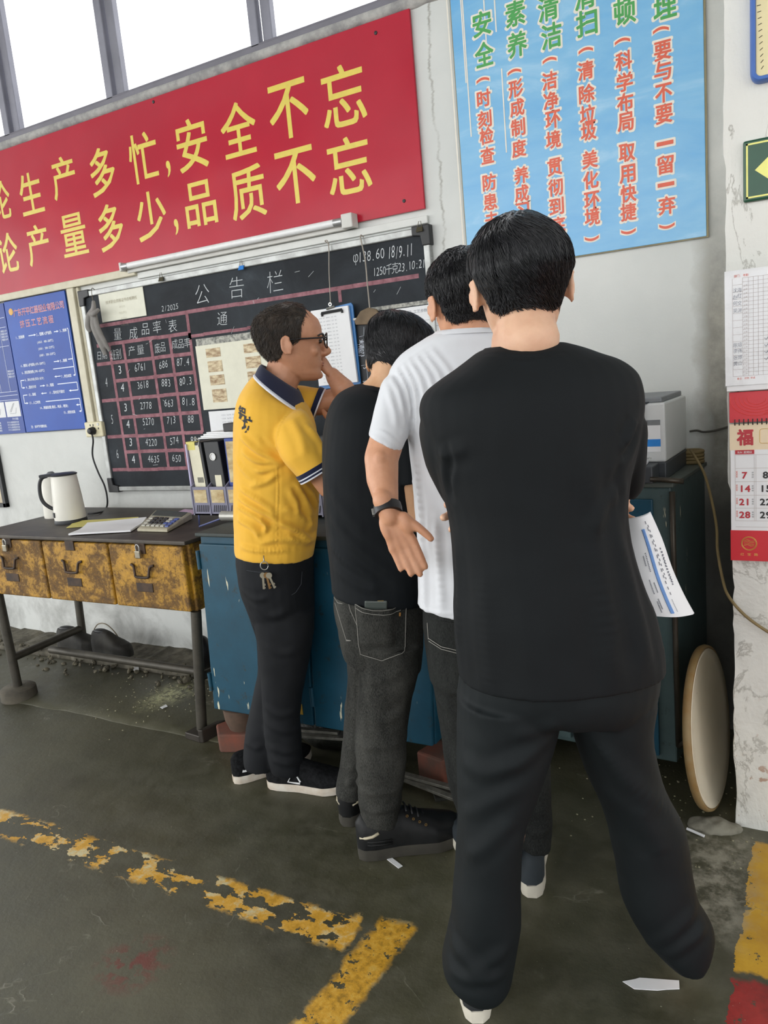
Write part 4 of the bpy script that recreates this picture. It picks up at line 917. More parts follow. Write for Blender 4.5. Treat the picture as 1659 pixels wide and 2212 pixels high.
q = [cpt(.07, .66, .0285), cpt(.93, .66, .0285), cpt(.93, .94, .033), cpt(.07, .94, .033)]; MB().prism(q, (0, 0, .002)).build('display', flat('dark_display', '#4d5450', .2), cal)

# ------------------------------------------------------------------ blue cabinet on bricks
M_BLUECAB = None
def cabpaint(name, a, c, dk):
    t = NT(name); n1 = t.noise(4, 6, .65); n2 = t.noise(24, 6, .7); v = t.mapv((22, 22, 3.2))
    col = t.ramp(n1, [(.3, lin(c)), (.65, lin(a))]); col = t.mix(t.ramp(n2, [(.60, 0.0), (.68, .7)]), col, lin(dk))
    st = t.noise(2.2, 3, .55, v); col = t.mix(t.ramp(st, [(.69, 0.0), (.71, .95)]), col, lin('#cfccb0'))
    t.set(Base_Color=col, Roughness=.42); t.bump(n2, .12, .004); return t.m
M_CABB = cabpaint('chipped_blue_paint', '#174c62', '#0f3a4b', '#2e2d22'); M_CABG = cabpaint('dark_teal_grime_paint', '#4b5e5e', '#394a4b', '#262f2c')
M_CABTOP = mat('dark_cabinet_top', '#2c3432', .5, var=.2)
cbx0, cbx1, cy0, cy1, cz0, cz1 = -1.955, -1.02, 2.06, 2.73, .165, .85
cab = empty('blue_cabinet', (-1.5, 2.4, 0), 'low chipped blue steel cabinet standing on bricks behind the men', 'cabinet')
def tilt(x, z): return x-.055*(cz1-z)     # cabinet leans a little
b = MB(); pr = [(tilt(cbx0, cz0), cz0), (tilt(cbx1, cz0), cz0), (cbx1, cz1), (cbx0, cz1)]
b.prism([(x, cy0+.012, z) for x, z in pr], (0, cy1-cy0-.012, 0)); b.build('carcass', M_CABB, cab, bevel=.004)
MB().box((cbx0-.006, cy0-.01, cz1-.002), (cbx1+.006, cy1, cz1+.012)).build('cabinet_top', M_CABTOP, cab, bevel=.004)
xm = (cbx0+cbx1)/2
for a, c in ((cbx0+.004, xm-.004), (xm+.004, cbx1-.004)):
    b = MB(); b.prism([(tilt(a, cz0), cy0-.006, cz0+.002), (tilt(c, cz0), cy0-.006, cz0+.002), (c, cy0-.006, cz1-.03), (a, cy0-.006, cz1-.03)], (0, .017, 0)); dr = b.build('cabinet_door', M_CABB, cab, bevel=.004)
    for z in (.76, .28):
        MB().cyl((tilt(a, z)-.004, cy0-.008, z-.035), (tilt(a, z)-.004, cy0-.008, z+.035), .0075, n=10).build('hinge', M_CABB, dr, True, angle=40)
MB().box((tilt(xm-.05, .23)-.012, cy0-.0075, .205), (tilt(xm-.05, .23)+.004, cy0-.0058, .245)).build('paint_mark', flat('yellow_paint', '#b58f2c', .6), cab)
# supports under the cabinet
M_BRICK = mat('dirty_red_brick', '#5a4238', .9, col2='#7c4433', scale=8, amt=.8, bump=.4); M_POT = mat('brown_fired_clay', '#5b4638', .8, col2='#40352b', scale=14, amt=.7, bump=.3)
b = MB(); b.prism([(-2.035, 2.10, 0), (-1.965, 2.03, 0), (-1.83, 2.075, 0), (-1.86, 2.19, 0), (-1.99, 2.20, 0)], (0, 0, .075)); tag(b.build('brick', M_BRICK, bevel=.007), 'chipped red brick on the floor under the left corner of the blue cabinet', 'brick')
tag(MB().lathe((-1.915, 2.125, .075), [(.001, 0), (.055, 0), (.068, .04), (.072, .085), (.06, .089), (.001, .089)], n=28).build('clay_crucible', M_POT, smooth=True, angle=40), 'brown clay pot standing on the brick, holding up the blue cabinet', 'pot')
for x, y, lab in ((-1.13, 2.62, 'grimy brick under the back right corner of the blue cabinet'), (-1.93, 2.62, 'grimy brick under the back left corner of the blue cabinet')):
    b = MB(); b.box((x-.06, y-.1, 0), (x+.05, y+.08, .164)); tag(b.build('support_brick', M_BLOCK, bevel=.006), lab, 'brick')
p = onz(930, 1690); 
b = MB(); b.prism([(-1.16, 2.12, 0), (-1.05, 2.09, 0), (-1.02, 2.2, 0), (-1.13, 2.23, 0)], (0, 0, .10)); tag(b.build('brick', M_BRICK, bevel=.008), 'broken red brown brick under the right end of the blue cabinet', 'brick')
# stuffed dusty sack, offcuts
M_SACK = NT('dusty_dark_sack'); f = M_SACK.noise(40, 5, .7); M_SACK.set(Base_Color=M_SACK.mix(M_SACK.ramp(f, [(.68, 0.0), (.72, .9)]), lin('#23251f'), lin('#a3a06a')), Roughness=.5); M_SACK.bump(M_SACK.noise(9, 5, .6), .8, .03); M_SACK = M_SACK.m
sc_ = onz(690, 1640); b = MB(); b.ellipsoid((sc_[0]-.02, sc_[1]+.16, .07), [(.17, 0, 0), (0, .14, 0), (0, 0, .09)], 24, 14); b.ellipsoid((sc_[0]+.1, sc_[1]+.14, .05), [(.1, 0, 0), (0, .1, 0), (0, 0, .07)], 20, 12)
me = remesh(b, 'dark_sack', .008, 3); V = verts(me); N = norms(me); V += N*np.array([[.012*mnoise.noise(Vector(v)*14)] for v in V]); V[:, 2] = np.maximum(V[:, 2], .001); setv(me, V)
tag(finish(me, 'dark_sack', M_SACK), 'lumpy dark sack speckled with shavings under the blue cabinet behind the black trainers', 'sack')
M_OFF = mat('pale_aluminium_offcut', '#8b8980', .45, .5, col2='#5a574f', amt=.7, scale=30)
for k, (px, dirx, lab) in enumerate((((662, 1583), (.30, .05), 'pale metal offcut poking out under the cabinet left of the dark sack'), ((668, 1590), (.30, .06), 'second pale metal offcut lying under the first by the dark sack'),
                                    ((905, 1680), (.26, -.03), 'long pale metal offcut on the floor behind the black work boots'), ((915, 1690), (.24, -.06), 'narrow metal offcut in front of the long one by the work boots'))):
    c = onz(px[0], px[1], .10 if k < 2 else .045); a = nrm(np.array([dirx[0], dirx[1], 0.0])); c = c+a*.03*(k % 2)
    zz_ = .10+.012*(k == 0) if k < 2 else .03+.012*(k == 2); c[2] = zz_
    tag(MB().obox(c, a, np.cross(ZZ, a), ZZ, .13, .011, .005).build('metal_offcut', M_OFF, bevel=.001), lab, 'offcut', 'metal offcuts under the blue cabinet')
c = onz(985, 1712); tag(MB().obox((c[0], c[1], .006), (.8, .55, 0), (-.55, .8, 0), ZZ, .075, .04, .006).build('slate_plate', mat('dark_plate', '#3c3c36', .6), bevel=.002), 'flat dark plate on the floor behind the left leg of the man in white', 'plate')

# ------------------------------------------------------------------ file rack with binders, things on it
M_RACK = flat('grey_violet_plastic', '#77768a', .5); M_RACKIN = flat('dark_slots', '#2b2b33', .7); M_LABELB = mat('stained_label_paper', '#a98f63', .7, col2='#d8cca4', scale=12, amt=.8, stretch=(1,1,2))
ry = 2.33; zr0, zr1 = .868, .985
def rp(px, py, y=ry): return ony(px, py, y)
rx0, rx1 = rp(415, 1070)[0], rp(738, 1070)[0]
M_VIOLET = flat('violet_file_board', '#b9b4d6', .5)
fr_ = empty('file_rack', ((rx0+rx1)/2, ry+.1, zr0), 'grey violet plastic magazine file rack holding binders, behind the person in yellow', 'file rack')
b = MB(); b.box((rx0, ry, zr0), (rx1, ry+.006, zr1)); b.box((rx0, ry, zr0), (rx1, ry+.24, zr0+.006)); b.box((rx0, ry+.234, zr0), (rx1, ry+.24, 1.13))
nb = 8; pitch = (rx1-rx0)/nb
for k in range(nb+1): b.prism([(rx0+k*pitch-.003, ry-.003, zr0), (rx0+k*pitch-.003, ry+.24, zr0), (rx0+k*pitch-.003, ry+.24, 1.13), (rx0+k*pitch-.003, ry-.003, zr1)], (.006, 0, 0))
b.build('rack_shell', M_RACK, fr_)
b = MB(); b.tube([(rx0+.02, ry+.002, zr0), (rx0+.02, ry-.004, ZT+.006), (rx0+.19, ry-.004, cz1+.02)], .004, 6); b.build('wire_foot', flat('blue_violet_wire', '#47507f', .5), fr_)
for k in range(nb):
    a = rx0+k*pitch
    MB().box((a+.012, ry-.0015, zr0+.052), (a+pitch-.012, ry, zr1-.012)).build('label_card', M_LABELB, fr_)
    b = MB()
    for j in range(7): b.prism([(a+.014+.01*j, ry-.001, zr0+.014), (a+.019+.01*j, ry-.001, zr0+.014), (a+.026+.01*j, ry-.001, zr0+.042), (a+.021+.01*j, ry-.001, zr0+.042)], (0, .0008, 0))
    b.build('vent_slots', M_RACKIN, fr_)
MB().box((rx0-.012, ry+.01, zr0), (rx0-.006, ry+.24, 1.16)).build('side_board', M_VIOLET, fr_)
M_BINBLK, M_BINBLU, M_BINW = flat('black_binder_card', '#232529', .5), flat('blue_binder_card', '#27418f', .5), flat('cream_binder_label', '#d9d5bd', .6)
binds = [(0, M_BINBLK, 'w', 'black binder with a long cream spine label at the left end of the file rack'), (1, M_BINBLK, 'h', 'black lever arch binder with a round finger hole beside the cream spine'), (2, M_BINBLU, 'b', 'blue binder with a worn label in the file rack beside the yellow shirt'),
         (7, M_BINBLK, 'n', 'dark binder at the right end of the rack between yellow shirt and black shirt')]
for k, m, st, lab in binds:
    x0 = rx0+k*pitch+.006; x1 = x0+pitch-.014; zt = 1.165 if st != 'b' else 1.175; lean = -.018 if st != 'b' else 0
    bd = empty('ring_binder', ((x0+x1)/2, ry+.12, zr0+.006), lab, 'binder', 'binders in the file rack')
    MB().prism([(x0, ry+.02, zr0+.007), (x1, ry+.02, zr0+.007), (x1+lean, ry+.02, zt), (x0+lean, ry+.02, zt)], (0, .2, 0)).build('spine_cover', m, bd, bevel=.003)
    if st in 'wb':
        MB().prism([(x0+.008+lean*.15, ry+.0185, zr0+.03 if st == 'w' else 1.0), (x1-.012+lean*.15, ry+.0185, zr0+.03 if st == 'w' else 1.0), (x1-.012+lean*.95, ry+.0185, zt-.012), (x0+.008+lean*.95, ry+.0185, zt-.012)], (0, .0015, 0)).build('spine_label', M_BINW if st == 'w' else M_LABELB, bd)
    if st == 'w':
        MB().prism([(x0+lean, ry+.018, zt-.03), (x0+.045+lean, ry+.018, zt-.03), (x0+.045+lean, ry+.018, zt+.002), (x0+lean, ry+.018, zt+.004)], (0, .03, 0)).build('yellow_tab', M_YPAPER, bd)
        b = MB()
        for j in range(8): b.box((x0+.02+.004*j, ry+.0178, 1.0), (x0+.022+.004*j, ry+.0184, 1.022))
        b.build('bar_code', M_BLK, bd, fixn=False)
    if st == 'h':
        c = ((x0+x1)/2+lean*.72, ry+.019, 1.105); MB().lathe(c, [(.012, 0), (.0155, 0), (.0155, .003), (.012, .003)], (0,-1,0), 22, False).build('finger_ring', M_STEELB, bd, True, angle=40)
        MB().lathe(c, [(.001, .0004), (.012, .0003)], (0,-1,0), 20).build('hole_disc', M_PAPER, bd)
        MB().box((x0+.022, ry+.0185, zr0+.02), (x1-.022, ry+.0195, 1.03)).build('spine_label', M_BINW, bd)
ps = MB()
for k in range(4): 
    a = -.07*k; ps.obox((rx0+.2+.012*k, ry+.13, 1.18+.006*k), (math.cos(a), math.sin(a), .0), (-math.sin(a), math.cos(a), 0), ZZ, .15, .105, .0028)
tag(ps.build('paper_stack', M_PAPER, bevel=.001), 'loose white papers lying across the tops of the binders', 'paper')
c = rp(520, 928, 2.36); tag(MB().box((c[0]-.055, 2.32, 1.203), (c[0]+.22, 2.46, 1.236)).build('black_case', M_BLK, bevel=.004), 'flat black case lying on the papers behind the yellow back', 'case')
b = MB(); P_ = [ony(420, 945, 2.36), ony(431, 952, 2.35), ony(428, 965, 2.35)]; b.tube(P_, .003, 6); tag(b.build('paper_clip', M_STEELB), 'steel clip wire sticking up at the left end of the papers', 'clip')
c0, c1 = ony(482, 1133, 2.26), ony(520, 1131, 2.26); b = MB(); dz = .868-c0[2]
b.cyl((c0[0], 2.26, .8815), (c1[0]+.14, 2.26, .8815), .019, n=24); tag(b.build('metal_roll', mat('brushed_aluminium_tube', '#aeada6', .4, .5), smooth=True, angle=40), 'pale metal tube lying on the cabinet in front of the file rack', 'tube')

# ------------------------------------------------------------------ shoes under the bench, bag, cable, debris
M_OLDSHOE = mat('dusty_black_leather', '#1d1c19', .7, col2='#38352d', scale=14, amt=.6, bump=.3)
OLD = [(onz(132, 1408, .065), HR*.9-HF*.3, 'dusty black shoe under the bench nearer the left leg, toe pointing out'), (onz(208, 1414, .062), HR*.85-HF*.45, 'second dusty black shoe under the bench with worn heel, right of the first')]
tag(wire('wire_loop', [ony(x, y, 2.72) for x, y in ((203, 1360), (212, 1348), (228, 1348), (245, 1362), (258, 1380))], .003, flat('beige_wire', '#8d816a', .7)), 'beige wire loop sticking up behind the old shoes under the bench', 'wire')
bgc = ony(440, 1420, 2.60); b = MB(); b.ellipsoid((bgc[0], 2.6, .13), [(.05, 0, 0), (0, .05, 0), (0, 0, .09)], 16, 12); b.tube([(bgc[0]-.03, 2.58, .2), (bgc[0]-.02, 2.57, .235), (bgc[0]+.005, 2.57, .215)], .006, 8)
tag(finish(remesh(b, 'black_bag', .007, 2), 'black_bag', flat('black_polythene', '#17181a', .35)), 'small black bag behind the right front leg of the bench', 'bag')
rb = random.Random(21); M_STONE = mat('pale_rubble', '#66604f', .9, col2='#4a463c', scale=25, amt=.8, bump=.5)
b = MB()
for k in range(240):
    x = rb.uniform(-4.6, -2.1); y = 2.64-abs(rb.gauss(0, .09)); s = rb.uniform(.004, .016)*(1.9 if rb.random() < .1 else 1); 
    z = .008+s*.3 if y < 2.57 else .030+s*.3
    M_ = Matrix.Rotation(rb.uniform(0, 6), 3, Vector((rb.uniform(-1,1), rb.uniform(-1,1), 1)).normalized()); b.ellipsoid((x, y, z), [np.array(M_ @ Vector((s, 0, 0))), np.array(M_ @ Vector((0, s*.8, 0))), np.array(M_ @ Vector((0, 0, s*.5)))], 7, 5)
tag(b.build('rubble', M_STONE), 'crumbled concrete rubble strewn along the foot of the wall under the bench', 'rubble', kind='stuff')
b = MB()
for k in range(150):
    x = rb.uniform(-.42, -.12) if k > 45 else rb.uniform(-.95, -.3); y = rb.uniform(1.95, 2.6); s = rb.uniform(.001, .0045)
    b.ellipsoid((x, y, s*.4), [(s, 0, 0), (0, s*.8, 0), (0, 0, s*.6)], 6, 4)
for k in range(140):
    x = rb.gauss(-2.56, .13); y = rb.gauss(2.36, .12); s = rb.uniform(.0015, .005); b.ellipsoid((x, y, .013), [(s, 0, 0), (0, s, 0), (0, 0, s*.6)], 6, 4)
tag(b.build('floor_crumbs', mat('pale_crumbs', '#8d8970', .9)), 'pale crumbs and chips scattered on the floor beside the pillar and powder', 'crumbs', kind='stuff')
def scrap(pts, lab, m=M_PAPER, z=.0012):
    P_ = [onz(x, y) for x, y in pts]; b = MB(); b.prism([(p[0], p[1], z) for p in P_], (0, 0, .0015)); return tag(b.build('paper_scrap', m), lab, 'paper scrap', 'torn paper scraps on the floor')
scrap([(1345, 2122), (1372, 2117), (1382, 2114), (1425, 2117), (1467, 2120), (1468, 2138), (1440, 2139), (1420, 2141), (1370, 2138)], 'long torn white paper scrap on the floor between the two wide black trouser legs')
scrap([(836, 1858), (845, 1853), (870, 1872), (861, 1877)], 'small torn white paper scrap on the floor in front of the black work boot')
scrap([(288, 1447), (300, 1441), (301, 1453), (289, 1454)], 'tiny white paper scrap among rubble under the bench', z=.014)
scrap([(347, 1535), (360, 1529), (363, 1533), (352, 1538)], 'tiny grey paper scrap beside the spilled powder under the bench', z=.015)
scrap([(425, 1598), (433, 1596), (434, 1600), (427, 1602)], 'tiny white paper scrap by the steel block of the right bench leg')
p0, p1 = onz(1484, 1790, .006), onz(1521, 1806, .006); tag(MB().cyl(p0, p1, .004, n=10).build('white_stick', M_PAPER), 'short white stick lying on the dusty floor near the pillar foot', 'stick')
c = onz(1540, 1800); b = MB(); b.ellipsoid((c[0], c[1]+.03, .004), [(.075, .01, 0), (-.005, .04, 0), (0, 0, .02)], 22, 10); me = remesh(b, 'stone', .005, 2); V = verts(me); V += norms(me)*np.array([[.006*mnoise.noise(Vector(v)*40)] for v in V]); setv(me, V)
tag(finish(me, 'stone', mat('pale_stone', '#6c695d', .9, col2='#8d8a7c', scale=20, amt=.7)), 'flat pale stone on the floor at the foot of the pillar', 'stone')

# ------------------------------------------------------------------ dark cabinet at the right with printer
A0 = np.array([-.352, 2.345]); A1 = np.array([-.305, 2.76]); L0 = np.array([-1.0, 2.40]); L1_ = np.array([-.95, 2.78]); qz0, qz1 = .085, .968
gc = empty('steel_locker', (-.6, 2.5, 0), 'tall dark teal steel locker with a latch rod, printer on top, right of the men', 'cabinet')
def v3(p, z): return (p[0], p[1], z)
MB().prism([v3(p, qz0) for p in (L0, A0, A1, L1_)], (0, 0, qz1-qz0)).build('carcass', M_CABG, gc, bevel=.005)
MB().prism([v3(p, qz1) for p in (L0+[-.01,-.012], A0+[.008,-.012], A1+[.008,.0], L1_)], (0, 0, .014)).build('locker_top', mat('worn_grey_green_top', '#555c56', .5, var=.15), gc, bevel=.003)
fx_ = nrm(np.array([A0[0]-L0[0], A0[1]-L0[1], 0])); fn = np.array([fx_[1], -fx_[0], 0])
for a, c in ((.02, .31), (.325, .60)):
    p = np.array([L0[0], L0[1], 0])+fx_*a+fn*.004; q = np.array([L0[0], L0[1], 0])+fx_*c+fn*.004
    dd = MB().prism([p+ZZ*(qz0+.02), q+ZZ*(qz0+.02), q+ZZ*(qz1-.035), p+ZZ*(qz1-.035)], fn*.012).build('locker_door', M_CABB if a > .3 else M_CABG, gc, bevel=.003)
lt = [ony(1452, 1062, 2.325), ony(1455, 1200, 2.325), ony(1461, 1450, 2.325), ony(1466, 1612, 2.325)]
b = MB(); b.tube(lt, .0085, 10); b.tube([lt[-1], ony(1478, 1603, 2.315), ony(1500, 1588, 2.30)], [.0085, .007, .003], 10); b.tube([ony(1405, 1035, 2.32), ony(1440, 1037, 2.32), ony(1477, 1040, 2.32)], .008, 10)
b.build('latch_rod', mat('oily_brown_rod', '#453f36', .4, .5, var=.2), gc, True)
lc = np.array([-.262, 2.30, .246]); ln_ = nrm((.985, -.10, .10)); 
ld = empty('round_lid', lc, 'round cream enamelled lid with rusty brown rim leaning between locker and pillar', 'lid')
t = NT('chipped_cream_enamel'); f = t.noise(14, 6, .7); t.set(Base_Color=t.mix(t.ramp(f, [(.66, 0.0), (.69, 1.0)]), t.ramp(t.noise(3, 4, .6), [(.3, lin('#bdb39c')), (.7, lin('#d6cdb9'))]), lin('#57432a')), Roughness=.55); M_ENAM = t.m
MB().lathe(lc, [(.001, -.006), (.14, -.004), (.215, .004), (.232, .016), (.230, .019), (.21, .010), (.14, .003), (.001, .001)], ln_, 52).build('dish', M_ENAM, ld, True)
MB().lathe(lc, [(.230, -.004), (.239, -.004), (.243, .006), (.240, .016), (.234, .018), (.231, .012)], ln_, 52, False).build('rim', mat('rusty_rim', '#86683c', .6, col2='#8d7a55', scale=18, amt=.7), ld, True)

# printer
M_PRW = mat('white_printer_shell', '#d2d4d3', .45, var=.02); M_PRG = flat('dark_grey_plastic', '#3d4145', .45); M_PRM = flat('mid_grey_plastic', '#7d8083', .45)
pr_ = empty('printer', (-.55, 2.55, qz1), 'white desktop printer with dark grey base and lid standing on the locker', 'printer')
a0 = np.array([-.372, 2.40]); a1 = np.array([-.352, 2.70]); b0 = np.array([-.80, 2.43]); b1 = np.array([-.78, 2.72]); z0, z1 = 1.035, 1.213
MB().prism([v3(p, qz1+.014) for p in (b0, a0, a1, b1)], (0, 0, z0-qz1-.014)).build('printer_base', M_PRG, pr_, bevel=.004)
d_ = np.array([a0[0]-b0[0], a0[1]-b0[1]]); d_ = d_/np.linalg.norm(d_); nfr = np.array([d_[1], -d_[0]])
MB().prism([v3(p, z0) for p in (b0, a0, a1, b1)], (0, 0, z1-z0)).build('printer_body', M_PRW, pr_, bevel=.006)
MB().prism([v3(p, qz1+.016) for p in (b0+nfr*.085, a0+nfr*.085-d_*.02, a0-d_*.02, b0)], (0, 0, .05)).build('paper_tray', M_PRG, pr_, bevel=.004)
tag(MB().prism([v3(p, qz1+.068) for p in (b0+nfr*.08+d_*.08, a0+nfr*.08-d_*.04, a0-d_*.05+nfr*.004, b0+d_*.08+nfr*.004)], (0, 0, .006)).build('paper_stack', M_PAPER), 'white sheets lying in the front tray of the printer', 'paper')
MB().prism([v3(p, z1) for p in (b0+[.01,.01], a0+[-.01,.01], a1+[-.012,-.01], b1+[.01,-.01])], (0, 0, .016)).build('scanner_lid', M_PRM, pr_, bevel=.004)
MB().prism([(a0[0]-.30, a0[1]+.035, z1-.002), (a0[0]-.055, a0[1]-.005, z1-.002), (a0[0]-.03, a0[1]+.05, z1-.002), (a0[0]-.30, a0[1]+.07, z1-.002)], (0, 0, .006)).build('control_panel', M_PRG, pr_)
b = MB(); p = a0-d_*.062+nfr*.002; b.prism([v3(a0-d_*.30+nfr*.002, z1-.055), v3(p, z1-.055), v3(p, z1-.012), v3(a0-d_*.30+nfr*.002, z1-.012)], (nfr[0]*.012, nfr[1]*.012, 0)); b.build('output_slot', M_PRG, pr_, bevel=.002)
MB().prism([v3(a0-d_*.30+nfr*.015, z1-.048), v3(a0-d_*.064+nfr*.015, z1-.048), v3(a0-d_*.064+nfr*.015, z1-.033), v3(a0-d_*.30+nfr*.015, z1-.033)], (nfr[0]*.002, nfr[1]*.002, 0)).build('silver_strip', M_ALU, pr_)
def fq(u0, u1, za, zb, off): return [v3(a0-d_*u0+nfr*off, za), v3(a0-d_*u1+nfr*off, za), v3(a0-d_*u1+nfr*off, zb), v3(a0-d_*u0+nfr*off, zb)]
lb = MB().prism(fq(.014, .20, z0+.032, z0+.128, .0008), (nfr[0]*.001, nfr[1]*.001, 0)).build('instruction_label', M_PAPER, pr_)
MB().prism(fq(.014, .20, z0+.112, z0+.128, .002), (nfr[0]*.0006, nfr[1]*.0006, 0)).build('label_header', M_PRM, lb)
MB().prism(fq(.014, .20, z0+.048, z0+.070, .002), (nfr[0]*.0006, nfr[1]*.0006, 0)).build('label_band', flat('bright_blue_band', '#2f86d6', .4), lb)
b = MB(); ux = np.array([d_[0], d_[1], 0]); o3 = np.array([nfr[0]*.003, nfr[1]*.003, 0])
def tl(s, u, z, h, bold=0): put_line(b, s, np.array([*(a0-d_*u), z])+o3, h, h*.9, ux, ZZ, bold=bold)
tl('打印成像卡使用说明', .088, z0+.12, .0085, .02); tl('请使用配套的原装耗材', .085, z0+.097, .006); tl('扫码关注,获取更多信息支持', .08, z0+.080, .0045); tl('Consumables Supply', .075, z0+.014, .007); b.build('label_lettering', M_DIGBLK, lb, fixn=False)
b = MB(); tl('安装电脑驱动', .09, z0+.062, .0062, .01); tl('详见随机资料', .09, z0+.053, .0048); b.build('label_white_lettering', M_PAPER, lb, fixn=False)
cc = ony(1508, 985, 2.72); 
cb2 = MB()
for k in range(4): cb2.tube([(cc[0]+.034*math.cos(a)-.02, 2.72+.03*math.sin(a), qz1+.022+.011*k) for a in np.linspace(0, 2*math.pi, 25)], .0068, 8)
tag(cb2.build('cable_coil', M_YCABLE, smooth=True), 'small coil of dark cable on the locker behind the printer', 'cable')
# ================================================================== people
def sgp(c, p): return math.copysign(abs(c)**(2/p), c)
def ring(xl, yl, xr, yr, d, t, dd=0, n=32, p=2.25, tb=None):
    """cross-section between two silhouette points; t = half depth away from / towards the viewer"""
    L, R = pt(xl, yl, d-dd/2), pt(xr, yr, d+dd/2); c = (L+R)/2; a = (R-L)/2; ah = nrm(a)
    nv = nrm(HF-ah*(HF@ah)); tb = t if tb is None else tb
    return [c+a*sgp(math.cos(q), p)+nv*(t if math.sin(q) > 0 else tb)*sgp(math.sin(q), p) for q in np.linspace(0, 2*math.pi, n, endpoint=False)]
def refine(rings, k=4):
    R = np.array(rings); out = []
    for i in range(len(R)-1):
        p0, p1, p2, p3 = R[max(i-1, 0)], R[i], R[i+1], R[min(i+2, len(R)-1)]
        for t in np.linspace(0, 1, k, endpoint=False):
            out.append(.5*((2*p1)+(-p0+p2)*t+(2*p0-5*p1+4*p2-p3)*t*t+(-p0+3*p1-3*p2+p3)*t**3))
    out.append(R[-1]); return out
def limb(mb, P):
    """chain of tapered capsules through (point, radius)"""
    for (a, ra), (b_, rb_) in zip(P[:-1], P[1:]): mb.capsule(a, b_, ra, rb_)
def bvh_of(me): return BVHTree.FromPolygons([v.co[:] for v in me.vertices], [tuple(p.vertices) for p in me.polygons])
def onto(bv, x, y, off=.0):
    r = ray(x, y); r = r/np.linalg.norm(r); h = bv.ray_cast(Vector(CAMP), Vector(r))
    if h[0] is None: return None
    n = np.array(h[1]); n = n if n@r < 0 else -n
    return np.array(h[0])+n*off
FK = 1.0
def folds(me, bv, L):
    """raise / sink soft fold lines: (pixel polyline, half width m, height m)"""
    V = verts(me); N = norms(me); acc = np.zeros(len(V))
    for px, w_, a in L:
        Q_ = [onto(bv, x, y) for x, y in px]; Q_ = [q for q in Q_ if q is not None]
        if len(Q_) < 2: continue
        S = np.array(smooth_pts(Q_, 8)); m = len(S); best = np.full(len(V), 9.0); bt = np.zeros(len(V))
        for i in range(m):
            dd = np.linalg.norm(V-S[i], axis=1); k = dd < best; best[k] = dd[k]; bt[k] = i/(m-1)
        fade = np.clip(np.minimum(bt, 1-bt)*4+.25, 0, 1)
        acc += FK*a*fade*(np.exp(-(best/w_)**2)-.4*np.exp(-((best-2.0*w_)/w_)**2))
    setv(me, V+N*acc[:, None])
def ripple(me, amp, sc, seed=0, stretch=(1,1,1)):
    V = verts(me); N = norms(me); s = np.array(stretch)*sc
    k = np.array([mnoise.noise(Vector(v*s+seed))+.5*mnoise.noise(Vector(v*s*2.3+seed+7)) for v in V]); setv(me, V+N*(amp*k)[:, None])
def proj_tube(bv, px, r, off=.001, n=5):
    P_ = []; of = off if callable(off) else (lambda x, y: off)
    for a, c in zip(px[:-1], px[1:]):
        m = max(2, int(math.hypot(c[0]-a[0], c[1]-a[1])/6))
        for k in range(m): q = (a[0]+(c[0]-a[0])*k/m, a[1]+(c[1]-a[1])*k/m); P_.append(onto(bv, *q, of(*q)))
    P_.append(onto(bv, *px[-1], of(*px[-1]))); P_ = [p for p in P_ if p is not None]
    return MB().tube(P_, r, n)
def join(mbs):
    o = MB()
    for m in mbs: o.add(m.v, m.f)
    return o
def proj_patch(bv, quad, off, th, nu=14, nv=14, edge=None):
    """a cloth patch laid on a surface: quad of 4 pixel corners"""
    q = [np.array(p, float) for p in quad]; G = []
    for j in range(nv+1):
        for i in range(nu+1):
            u, v = i/nu, j/nv; p = (1-v)*((1-u)*q[0]+u*q[1])+v*((1-u)*q[3]+u*q[2])
            if edge: p = edge(u, v, p)
            G.append(onto(bv, p[0], p[1], off(p[0], p[1]) if callable(off) else off+th))
    if any(g is None for g in G): 
        ok = [g for g in G if g is not None]; G = [g if g is not None else ok[0] for g in G]
    b = MB(); b.add(G, [(j*(nu+1)+i, j*(nu+1)+i+1, (j+1)*(nu+1)+i+1, (j+1)*(nu+1)+i) for j in range(nv) for i in range(nu)]); return b

